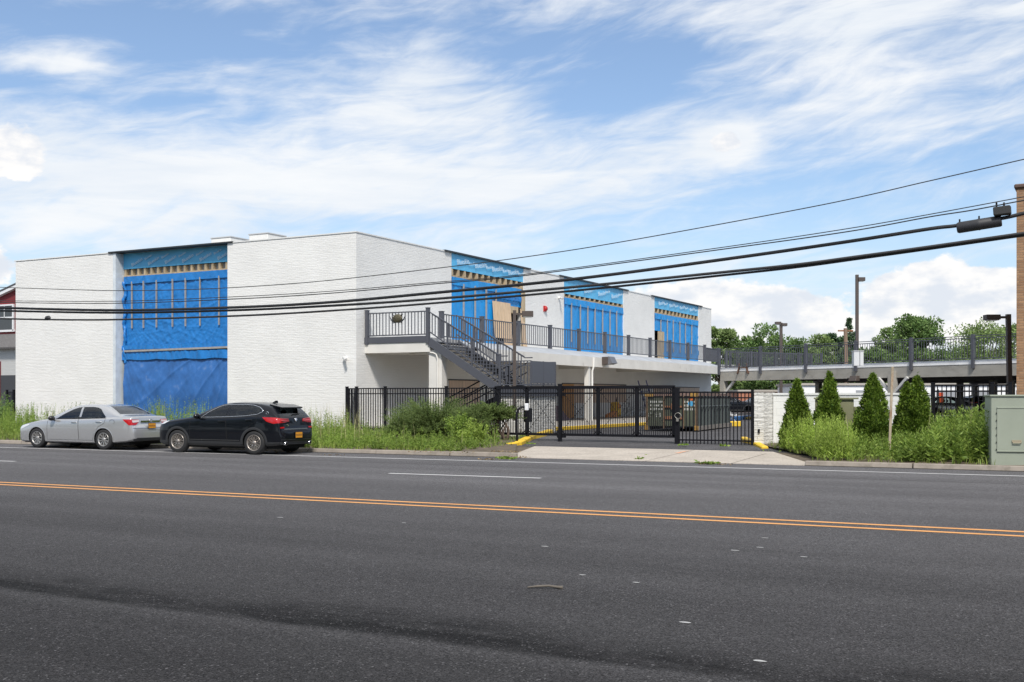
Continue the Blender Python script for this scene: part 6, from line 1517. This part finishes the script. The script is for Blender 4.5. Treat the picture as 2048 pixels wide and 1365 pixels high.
# ---- right bed
RU0, RU1 = ap_r - 3.0, 1.2
def bed(x0, x1, v0, v1, dens, hf, seed, n=6000):
    p = scatter(n, RU0, RU1, v0, v1, lambda u, v, r: (lambda xx: (xx > x0) & (xx < x1) & (r.random(len(u)) < dens * (.25 + 1.0 * bumps(u * 3, v * 3))))(pix(u, v)[0]), seed)
    r = np.random.default_rng(seed); return p, hf(pix(p[:, 0], p[:, 1])[0]) * r.uniform(.45, 1.18, len(p)) ** 1.1
p, h = bed(1536, 1706, .55, 30.4, .95, lambda x: np.interp(x, [1530, 1560, 1600, 1680, 1710], [.35, .74, .90, .92, .65]), 61, 5200)
weeds('tall_weeds', p, h, 'tall feathery bright green weeds in front of the first two evergreens', 62, (.10, .024), 44, LEAF_Y, .8)
p, h = cat_(bed(1845, 1985, .6, 31.2, .9, lambda x: np.interp(x, [1840, 1880, 1930, 1985], [.55, .88, 1.05, 1.12]), 63, 4600), bed(1790, 1850, .5, 30.0, .6, lambda x: .55 + 0 * x, 66, 2600))
weeds('tall_weeds', p, h, 'dense leafy green weeds piled against the pale green transformer cabinet', 64, (.15, .045), 42, LEAF_M, .35)
p, h = bed(1700, 1800, .45, 31.0, .55, lambda x: .50 + 0 * x, 65, 3400)
weeds('tall_weeds', p, h, 'low mixed green weeds around the rusty leaning post', 67, (.12, .04), 30, LEAF_M, .45)
p, h = bed(1520, 1990, .18, 32, .8, lambda x: .22 + 0 * x, 68, 9000)
grass('grass', p, h, .010, .5, seed=69, label='short ragged grass at the foot of the weeds beside the transformer')
p, h = cat_(bed(1545, 1705, 1.0, 30, .06, lambda x: 1.05 + 0 * x, 71), bed(1840, 1985, 1.0, 31, .06, lambda x: 1.35 + 0 * x, 72))
o = grass('seed_grass', p, h, .006, .14, SEEDM, 73, label='thin pale stems standing above the weeds by the evergreens'); o['category'] = 'grass'
# litter on kerb and mouth of the drive
def litter(name, spots, label, m_=LITTER, size=.06, flat=True):
    r = np.random.default_rng(77); cs = []
    for (x, y, rx, n, z) in spots:
        q = G(x, y, z); a = r.uniform(0, 6.28, n); d = np.sqrt(r.random(n)) * rx; cs.append(np.column_stack([q.x + np.cos(a) * d, q.y + np.sin(a) * d * .35, np.full(n, z) + r.uniform(.004, .03, n)]))
    c = np.concatenate(cs); n = len(c); d = np.column_stack([r.normal(size=n), r.normal(size=n), r.uniform(-.1, .35, n)])
    v, f = leaf_cards(c, d, size * r.uniform(.5, 1.3, n), size * .5, .1, r=r); o = fast_mesh(name, v, f, m_); tag(o, label, 'litter', kind='stuff')
litter('dry_leaves', [(560, 905, .8, 70, .0), (660, 911, .5, 30, .0), (975, 920, .35, 40, .0), (1030, 916, .5, 60, .02), (1060, 893, .5, 40, .1), (1430, 930, .5, 30, .0), (1760, 933, .5, 30, .0), (150, 896, .8, 30, 0), (1545, 915, .6, 40, .05), (1010, 905, .5, 60, .12), (880, 906, 1.2, 50, .12)], 'dry leaves and scraps lying along the kerb')
litter('weed_tufts', [(1415, 928, .24, 90, .01), (1012, 918, .3, 60, .01), (1276, 919, .1, 18, .02), (1293, 913, .08, 12, .03), (1368, 891, .14, 30, ZS), (1448, 893, .12, 24, ZS), (1060, 890, .2, 40, .12), (1545, 908, .5, 120, .06)], 'little green weed tufts in the cracks of the driveway mouth', LEAF_M, .12)
q0, q1 = G(1055, 1175, .012), G(1126, 1176, .012)
mb = MB(); mb.tube([q0, q0 + (q1 - q0) * .25 + Vector((0, .02, .006)), q0 + (q1 - q0) * .55 + Vector((0, .03, .01)), q0 + (q1 - q0) * .8 + Vector((0, .012, .004)), q1], [.006, .011, .010, .012, .018], 6)
o = mb.build('dry_twig', DEADW); tag(o, 'thin grey dry twig lying on the near asphalt', 'twig')
mb = MB(); r7 = random.Random(3)
for (x, y) in ((1165, 1150), (1272, 1165), (1530, 1076), (1520, 1095), (1470, 1101), (1608, 1114), (1370, 1245), (1520, 1322), (808, 1046), (560, 1035), (1090, 1093)):
    c = G(x, y, .004); w = .018 + .014 * r7.random(); mb.add([c + Vector((w * 1.7 * math.cos(k * .785), w * .8 * math.sin(k * .785) * r7.uniform(.7, 1.2), 0)) for k in range(8)], [tuple(range(8))])
tag(mb.build('road_flecks', mat('pale_fleck', (.36, .36, .36), .8)), kind='structure')

# ------------------------------------------------------------------ conical evergreens
def conifer(x, ytop, wpx, Z, label, seed, lean=0.0):
    r = np.random.default_rng(seed); b0 = gz(x, Z, ZS - .05); zt = D(x, ytop, Z).z; H_ = zt - b0.z; R_ = wpx * .44 * Z / F
    t = thing('conical_evergreen', label, 'tree', b0, 'conical evergreens along the block wall')
    mb = MB(); mb.tube([b0, b0 + Vector((0, 0, H_ * .8))], [.05, .015], 7); mb.build('trunk', BARK, t)
    prof = lambda q: np.interp(q, [0, .06, .2, .45, .7, .88, 1.0], [.72, .92, 1.0, .80, .50, .24, .02])
    n = 9000; q = 1 - np.sqrt(1 - r.random(n) * .985); q = np.where(r.random(n) < .25, r.random(n), q); a = r.uniform(0, 6.283, n)
    lob = 1 + .17 * np.sin(a * 3 + q * 9 + seed) + .13 * np.sin(a * 5 - q * 17 + 2 * seed) + .10 * np.sin(a * 2 + q * 31)
    dep = 1 - np.abs(r.normal(0, .16, n)); rad = R_ * prof(q) * lob * dep
    c = np.column_stack([b0.x + np.cos(a) * rad + lean * q, b0.y + np.sin(a) * rad, b0.z + .06 + q * (H_ - .12) + r.normal(0, .02, n)])
    d = np.column_stack([np.cos(a) * .75, np.sin(a) * .75, np.full(n, .8)]) + r.normal(0, .42, (n, 3))
    v, f = leaf_cards(c, d, .075 * r.uniform(.6, 1.5, n), .038 * r.uniform(.7, 1.4, n), .15, r=r)
    # inner mass
    k, m2 = 14, 12; iv = []
    for i in range(k + 1):
        qq = i / k
        for j in range(m2): aa = 6.283 * j / m2; rr = R_ * float(prof(qq)) * .66 * (1 + .15 * math.sin(aa * 3 + qq * 9 + seed)); iv.append((b0.x + math.cos(aa) * rr + lean * qq, b0.y + math.sin(aa) * rr, b0.z + .05 + qq * (H_ * .93)))
    iv = np.array(iv); idx = np.arange((k + 1) * m2).reshape(k + 1, m2); jf = np.stack([idx[:-1], np.roll(idx[:-1], -1, 1), np.roll(idx[1:], -1, 1), idx[1:]], -1).reshape(-1, 4)
    vv, ff = merge([(v, f), (iv, jf)]); fast_mesh('crown', vv, ff, THUJA, t)
conifer(1594, 757, 66, 30.6, 'slim conical evergreen nearest the white pillar', 3)
conifer(1659, 742, 64, 30.0, 'conical evergreen standing in front of the olive cabinet', 5)
conifer(1746, 745, 82, 29.7, 'broad full conical evergreen between olive cabinet and rusty post', 7)
conifer(1814, 764, 60, 29.9, 'shorter conical evergreen growing into a taller one beside it', 9)
conifer(1834, 749, 76, 29.6, 'taller conical evergreen of the merged pair by the dark fence', 13)

# ------------------------------------------------------------------ junipers and shrub by the fence
def juniper(name, label, c, R_, H_, seed, n=240, m_=JUNI, pad=False, trunk=None, up=(.25, 1.0), ell=(1, .7), z0=0.0):
    r = np.random.default_rng(seed); t = thing(name, label, 'shrub', c)
    parts = []
    for i in range(n):
        a = r.uniform(0, 6.283); e = r.uniform(*up); L_ = r.uniform(.55, 1.0)
        tip = np.array([c.x + math.cos(a) * R_ * L_ * math.cos(e * 1.2) * ell[0], c.y + math.sin(a) * R_ * L_ * math.cos(e * 1.2) * ell[1], c.z + z0 + (H_ - z0) * (L_ * math.sin(e * 1.35) if not pad else r.uniform(.25, 1.0) * (1 - .45 * L_ * math.cos(e * 1.2)))])
        root_ = np.array([c.x, c.y, c.z + (z0 if pad else 0) + .05]); st_ = .35 if not pad else .2
        k = 34; s = np.linspace(st_, 1, k)[:, None]; arch = np.array([0, 0, 1.0]) * (np.sin(s * math.pi * .5) - s) * H_ * .25
        pts = root_ + (tip - root_) * s + arch; dirv = unit((tip - root_)[None] + np.array([0, 0, .10 * H_]))
        rep = 3; cc = np.repeat(pts, rep, 0) + r.normal(0, .018, (k * rep, 3)); dd = np.repeat(dirv, k * rep, 0) + r.normal(0, .55, (k * rep, 3)); taper = np.repeat(1.15 - .75 * s.ravel(), rep)
        parts.append(leaf_cards(cc, dd, .085 * taper, .022 * taper + .006, .1, r=r))
    v, f = merge(parts); fast_mesh('foliage', v, f, m_, t)
    mb = MB()
    for i in range(7):
        a = r.uniform(0, 6.283); q = c + Vector((math.cos(a) * R_ * .45, math.sin(a) * R_ * .3, H_ * .55)); mb.tube([c + Vector((0, 0, -.05)), c + (q - c) * .5 + Vector((.04, .03, .05)), q], [.035, .025, .01], 6)
    if trunk:
        for pl in trunk: mb.tube(smooth_poly(pl, 4), [.05 - .035 * i / (4 * (len(pl) - 1)) for i in range(4 * (len(pl) - 1) + 1)], 7)
    mb.build('branch', BARK, t); return t
c = gz(866, 38.0, .2); juniper('juniper_shrub', 'wide spreading grey green juniper in front of the black fence', c, 2.35, 1.52, 81, 680, ell=(1.0, .7), up=(.10, 1.0))
c = gz(806, 37.5, .2); juniper('juniper_shrub', 'low trailing juniper branch mass at the near end of the fence shrubs', c, 1.0, .95, 84, 150, ell=(1, .8))
c = gz(985, 37.0, .2); zz = 38.0
juniper('juniper_shrub', 'flat topped juniper with bare twisted stems beside the brown lamp post', c, 1.35, 1.40, 82, 330, pad=True, z0=.55, ell=(1, .8),
        trunk=[[gz(1013, 36.6, .12), D(1017, 862, 36.6), D(1010, 848, 36.8), D(1000, 838, 37), D(985, 830, 37)], [gz(1011, 36.6, .12), D(1006, 866, 36.6), D(1013, 850, 36.7), D(1016, 838, 36.9)], [gz(1010, 36.7, .12), D(1000, 862, 36.8), D(992, 846, 37)]])
c = gz(940, 36.6, .2)
juniper('juniper_shrub', 'darker juniper lobe between the wide juniper and flat topped one', c, 1.2, 1.25, 86, 240, ell=(1, .8))
def broad_shrub(label, c, R_, H_, seed, n, leaf, m_):
    r = np.random.default_rng(seed); t = thing('leafy_shrub', label, 'shrub', c); ns = 46; parts = []
    for i in range(ns):
        a = r.uniform(0, 6.283); rr = R_ * math.sqrt(r.random()); tip = np.array([c.x + math.cos(a) * rr, c.y + math.sin(a) * rr * .7, c.z + H_ * r.uniform(.55, 1.0) * (1 - .35 * (rr / R_) ** 2)]); rt = np.array([c.x + math.cos(a) * rr * .3, c.y + math.sin(a) * rr * .2, c.z])
        k = n // ns; s = r.uniform(.2, 1, k)[:, None]; pts = rt + (tip - rt) * s; d = r.normal(size=(k, 3)) + np.array([0, 0, .5]); parts.append(leaf_cards(pts + r.normal(0, .03, (k, 3)), d, leaf[0] * r.uniform(.6, 1.3, k), leaf[1] * r.uniform(.7, 1.2, k), .1, r=r)); parts.append(leaf_cards(rt[None], (tip - rt)[None], np.linalg.norm(tip - rt), .012, r=r))
    v, f = merge(parts); fast_mesh('foliage', v, f, m_, t)
broad_shrub('bright green leafy shrub growing through the wide juniper', gz(918, 35.6, .2), .50, 1.12, 91, 2600, (.075, .035), LEAF_M)
broad_shrub('low yellowish green bush in front of the junipers', gz(948, 33.5, .18), .55, .75, 92, 2400, (.075, .03), LEAF_Y)

# ------------------------------------------------------------------ far trees
def tree(label, x, ytop, wpx, Z, seed, m_=TREE1, n=9000, leaf=.27, kind='round', lobes=44, squash=1.0, bottom=.12, grp='trees beyond the parking deck'):
    r = np.random.default_rng(seed); b0 = gz(x, Z, 0); H_ = D(x, ytop, Z).z; R_ = wpx / 2 * Z / F
    t = thing('pine_tree' if kind == 'pine' else 'tree', label, 'tree', b0, grp)
    mb = MB(); top = b0 + Vector((0, 0, H_ * (.9 if kind == 'pine' else .62))); mb.tube([b0, b0 + (top - b0) * .5 + Vector((.1, 0, 0)), top], [.22, .17, .05], 8)
    lc = []
    for i in range(lobes):
        if kind == 'pine':
            q = r.uniform(.15, 1.0); a = r.uniform(0, 6.283); rr = R_ * (1.0 - q) ** .8 * r.uniform(.2, 1.0); lc.append((b0.x + math.cos(a) * rr, b0.y + math.sin(a) * rr, H_ * q, R_ * (.05 + .20 * (1 - q))))
        else:
            a = r.uniform(0, 6.283); cz = r.uniform(-1, 1); rad = (r.random() ** .45) * math.sqrt(max(0, 1 - cz * cz * .8)); zc_ = H_ * (.5 + bottom / 2) + cz * H_ * (.5 - bottom / 2) * .86
            lc.append((b0.x + math.cos(a) * R_ * rad * .86, b0.y + math.sin(a) * R_ * rad * .86, zc_, R_ * r.uniform(.22, .42)))
            if i % 3 == 0: mb.tube([b0 + Vector((0, 0, H_ * r.uniform(.25, .5))), Vector(lc[-1][:3])], [.07, .02], 5)
    mb.build('trunk', BARK, t)
    k = n // lobes; parts = []
    for (lx, ly, lz, lr) in lc:
        d = unit(r.normal(size=(k, 3))); rr = lr * (r.random(k) ** .35)[:, None]; sc = np.array([1, 1, .62 if kind != 'pine' else .22]) * (1 if kind != 'pine' else 1.5)
        c = np.array([lx, ly, lz]) + d * rr * sc; c[:, 2] = np.minimum(np.maximum(c[:, 2], .3), H_ + .1)
        parts.append(leaf_cards(c, d + r.normal(0, .7, (k, 3)), leaf * r.uniform(.6, 1.4, k), leaf * .62 * r.uniform(.7, 1.3, k), .12, r=r))
    v, f = merge(parts); fast_mesh('crown', v, f, m_, t)
tree('pale loose tree next to the white building end', 1440, 646, 74, 112, 101, TREE2, lobes=40)
tree('round dark tree just beyond the deck corner', 1484, 668, 72, 118, 102)
tree('taller green tree behind the two headed lamp', 1528, 645, 92, 112, 103, TREE1, 7000, lobes=48)
tree('low rounded tree right behind the lamp pole with two heads', 1588, 676, 96, 116, 104)
tree('broad mid green tree left of the pointed conifer', 1640, 669, 92, 120, 105, TREE2)
tree('dark pointed conifer behind the wooden utility pole', 1698, 638, 74, 118, 106, TREE3, 4200, .22, 'pine', 70)
tree('dark loose tree between the conifer and the tall lamp post', 1672, 664, 60, 126, 107, TREE3, lobes=26)
tree('low green tree behind the white electrical cabinets', 1742, 694, 96, 116, 108)
tree('pale twiggy tree on the shoulder of the tallest tree', 1776, 648, 66, 122, 109, TREE2, 5200, lobes=40)
tree('tallest dense green tree beyond the deck railing', 1836, 622, 108, 104, 110, TREE1, 13000, lobes=64)
tree('low dense tree between the tallest tree and the thin spreading one', 1898, 690, 110, 112, 111)
tree('thin spreading tree with sky showing through beside the brick building', 1966, 637, 128, 98, 112, TREE2, 6600, .22, lobes=70, bottom=.3)
tree('leafy tree partly behind the brick building corner', 2035, 646, 110, 104, 113, TREE2, 9000)
tree('low filler tree between the round dark tree and the lamp pole', 1508, 684, 110, 130, 121, TREE2)
tree('low even tree in the gap right of the two headed lamp', 1612, 686, 120, 132, 122, TREE1)
tree('low even tree below the pointed conifer', 1690, 692, 130, 130, 123, TREE2)
tree('low pale tree left of the tallest tree', 1790, 690, 110, 128, 124, TREE2)
tree('dark low tree under the thin spreading tree', 1955, 700, 130, 118, 114, TREE1)
# ------------------------------------------------------------------ trees across the street, behind the viewer (mirrored in paint and glass)
r = np.random.default_rng(200); parts = []
for i in range(52):
    cx_, cy_, R1 = -75 + i * 2.4 + r.uniform(-1, 1), -17 + r.uniform(-3, 3), r.uniform(2.4, 4.2); cz_ = r.uniform(2.8, 11.0); k = 420
    d = unit(r.normal(size=(k, 3))); c = np.array([cx_, cy_, cz_]) + d * R1 * (r.random(k) ** .35)[:, None]; c[:, 2] = np.maximum(c[:, 2], .1); parts.append(leaf_cards(c, d + r.normal(0, .7, (k, 3)), .8, .55, .1, r=r))
v, f = merge(parts); o = fast_mesh('treeline', v, f, TREE1); tag(o, kind='stuff')
# ------------------------------------------------------------------ beyond the deck
def block(name, label, cat, x0, x1, ytop, Z, depth, m_, roof=None):
    a, c = gz(x0, Z, 0), gz(x1, Z, 0); zt = D(x0, ytop, Z).z; t = thing(name, label, cat, (a + c) / 2); ux_ = (c - a).normalized(); uy_ = Vector((-ux_.y, ux_.x, 0)); L_ = (c - a).length
    mb = MB(); rbox(mb, a, ux_, uy_, 0, L_, 0, depth, 0, zt); mb.build('wall', m_, t)
    mb = MB(); rbox(mb, a, ux_, uy_, -.15, L_ + .15, -.15, depth + .15, zt, zt + .18); mb.build('roof', roof or CONC, t)
    return t, a, ux_, uy_, L_, zt
t, a, ux_, uy_, L_, zt = block('low_warehouse', 'low white warehouse seen under the far side of the deck', 'building', 1600, 2080, 771, 95, 8, mat('warehouse_white', (.8, .8, .8), .7))
for i in range(6): mb = MB(); q = L_ * (i + .4) / 6; rbox(mb, a, ux_, uy_, q, q + 1.6, -.06, 0, .1, 2.2); mb.build('door', mat('warehouse_door', (.30, .31, .33), .6), t)
t, a, ux_, uy_, L_, zt = block('brick_shed', 'orange brick shed seen between the deck columns past the gate', 'building', 1478, 1590, 784, 104, 6, brick_mat('orange_brick', (.42, .15, .08), (.35, .25, .2), bump=.3, lump=.1))
mb = MB(); rbox(mb, a, ux_, uy_, L_ * .55, L_ * .8, -.05, 0, .2, 1.5); mb.build('window', mat('shed_window', (.12, .13, .14), .2), t)
def far_car(src, label, x, Z, yaw):
    c = copy_tree(src); c.location = gz(x, Z, ZS); c.rotation_euler = (0, 0, yaw); c.scale = (1, 1, 1); c['label'] = label; c['group'] = 'cars parked below and beyond the deck'; return c
far_car(car2, 'dark crossover parked past the white folding frame', 1458, 92, .6)
far_car(car1, 'silver sedan parked behind the end post of the fixed panel', 1514, 96, 2.2)
far_car(car1, 'silver sedan parked under the deck behind the dark fence', 1905, 78, .4)
far_car(car2, 'dark crossover parked under the deck nearest the brick building', 1968, 82, 1.0)
Zt = 100; b0 = gz(1928, Zt, ZS); t = thing('box_truck', 'white box truck with an orange lamp beyond the dark fence', 'truck', b0)
TW = mat('truck_white', (.72, .70, .66), .5); mb = MB(); rbox(mb, b0, RV, FV, -1.1, 1.9, 0, 1.9, .6, 2.35); mb.build('cargo_box', TW, t, bevel=.03)
mb = MB(); rbox(mb, b0, RV, FV, -2.2, -1.15, .1, 1.8, .45, 1.75); mb.build('cab', mat('truck_cab', (.25, .26, .3), .4), t, bevel=.12)
mb = MB(); rbox(mb, b0, RV, FV, 1.3, 1.8, -.06, 0, .35, .75); mb.build('lamp', DOR, t)
for q in (-1.7, 1.1): mb = MB(); p_ = Vector((b0.x, b0.y, ZS + .4)) + RV * q; mb.lathe([(0, -.1), (.4, -.1), (.4, .15), (0, .15)], 18, 0, 'y', p_); mb.build('wheel', RUBBER, t)
b0 = gz(1877, 84, ZS); t = thing('red_banner', 'upright orange red flag banner beyond the dark fence', 'banner', b0)
mb = MB(); mb.tube([b0, b0 + Vector((0, 0, 2.0))], .03, 6); mb.build('pole', BLACKSTEEL, t)
mb = MB(); rbox(mb, b0, RV, FV, .04, .34, -.01, .01, .3, 1.95); mb.build('flag', mat('banner_red', (.55, .07, .02), .6), t)
# ------------------------------------------------------------------ red and white house at the far side
VH = 48.0
hx0, hx1 = V(-330, 700, VH).x, V(60, 700, VH).x
def hz(y): return V(14, y, VH).z
ho = thing('timber_house', 'red and white clapboard house beside the white building', 'house', (hx0, VH + 4, ZS))
def clap(name, col):
    mt = mat(name, col, .65); nt = mt.node_tree; tc = nt.nodes.new('ShaderNodeTexCoord'); w = nt.nodes.new('ShaderNodeTexWave'); w.wave_type = 'BANDS'; w.bands_direction = 'Z'; w.wave_profile = 'SAW'; w.inputs['Scale'].default_value = 1.45
    nt.links.new(tc.outputs['Object'], w.inputs['Vector']); bp = nt.nodes.new('ShaderNodeBump'); bp.inputs['Strength'].default_value = 1.0; bp.inputs['Distance'].default_value = .05; nt.links.new(w.outputs['Fac'], bp.inputs['Height']); nt.links.new(bp.outputs[0], nt.nodes['Principled BSDF'].inputs['Normal']); return mt
REDC, WHC, TRIMW = clap('red_clapboard', (.24, .035, .04)), clap('white_clapboard', (.66, .66, .64)), mat('white_trim', (.72, .73, .74), .5)
pk = (hx0 + hx1) / 2 + 3.2; ze = hz(640); zr = hz(577) + .85
xw1 = pk + (pk - hx0)
mb = MB(); mb.box(hx0, xw1, VH, VH + 9, ZS - .2, hz(697)); mb.build('wall', WHC, ho)
sl_ = (hz(578) - hz(590)) / (V(30, 0, VH).x - V(0, 0, VH).x)
x0_, z0_ = V(0, 0, VH).x, hz(592)
def roofz(x): return z0_ + sl_ * (x - x0_)
xp = V(70, 0, VH).x; xl = x0_ - 4.5
mb = MB(); mb.prism([(xl, hz(669)), (2 * xp - xl, hz(669)), (2 * xp - xl, roofz(xl)), (xp, roofz(xp)), (xl, roofz(xl))], 'y', VH + .1, VH + 9); mb.build('wall', REDC, ho)
mb = MB(); mb.hexa([(hx0 - .2, VH - .5, hz(697) - .05), (xw1, VH - .5, hz(697) - .05), (xw1, VH + .12, hz(669) - .05), (hx0 - .2, VH + .12, hz(669) - .05), (hx0 - .2, VH - .52, hz(697) + .04), (xw1, VH - .52, hz(697) + .04), (xw1, VH + .12, hz(669) + .05), (hx0 - .2, VH + .12, hz(669) + .05)]); mb.build('porch_roof', mat('grey_shingle', (.13, .125, .125), .9, var=.25, vscale=7, stretch=(1, 1, 6), bump=.6, bscale=9), ho)
mb = MB(); mb.bar((xl - .4, VH, roofz(xl - .4) + .1), (xp, VH, roofz(xp) + .1), .35, .2); mb.bar((xp, VH, roofz(xp) + .1), (2 * xp - xl + .4, VH, roofz(xl - .4) + .1), .35, .2); mb.build('rake_board', TRIMW, ho)
mb = MB(); mb.hexa([(xl - .5, VH - .2, roofz(xl - .5) + .2), (xp, VH - .2, roofz(xp) + .2), (xp, VH + 9.2, roofz(xp) + .2), (xl - .5, VH + 9.2, roofz(xl - .5) + .2), (xl - .5, VH - .2, roofz(xl - .5) + .3), (xp, VH - .2, roofz(xp) + .3), (xp, VH + 9.2, roofz(xp) + .3), (xl - .5, VH + 9.2, roofz(xl - .5) + .3)]); mb.build('roof', mat('dark_shingle', (.08, .08, .085), .9), ho)
wx0, wx1 = V(-24, 0, VH).x, V(24, 0, VH).x
mb = MB(); 
for (a_, b_, c_, d_) in ((wx0 - .12, wx0, hz(662), hz(612)), (wx1, wx1 + .14, hz(662), hz(612)), (wx0 - .12, wx1 + .14, hz(612), hz(609)), (wx0 - .2, wx1 + .2, hz(664), hz(660))): mb.box(a_, b_, VH + .0, VH + .09, c_, d_)
wf = mb.build('window', TRIMW, ho)
mb = MB(); mb.box(wx0, wx1, VH + .05, VH + .09, hz(660), hz(612)); mb.build('pane', mat('dark_window_glass', (.05, .055, .06), .08), wf)
mb = MB(); mm = (wx0 + wx1) / 2 + .38; mb.box(mm - .02, mm + .02, VH + .02, VH + .048, hz(637), hz(612)); mb.box(wx0, wx1, VH + .02, VH + .048, hz(637), hz(634)); mb.build('sash_frame', TRIMW, wf)
mb = MB(); mb.box(V(2, 0, VH).x, V(31, 0, VH).x, VH - .04, VH + .0, ZS, hz(751)); mb.build('doorway', mat('dark_doorway', (.05, .05, .055), .4), ho)
mb = MB(); mb.box(V(-2, 0, VH).x, V(2, 0, VH).x, VH - .06, VH, ZS, hz(723)); mb.build('door_casing', REDC, ho)
zg = V(22, 781, VF + 1.5); f4 = thing('iron_fence', 'short black picket gate squeezed between the house and white building', 'fence', (zg.x, VF + 1.5, ZS))
railing(f4, [(V(14, 0, VF + 1.5).x, VF + 1.5), (V(28, 0, VF + 1.5).x - .02, VF + 1.5)], ZS + .1, zg.z - .1, .11, .025, .04, .09, ZS - .1, zg.z, BLACKSTEEL)
broad_shrub('tall dark bush at the foot of the red and white house', gz(2, 52, .2), .75, 1.75, 95, 2600, (.09, .04), TREE1)
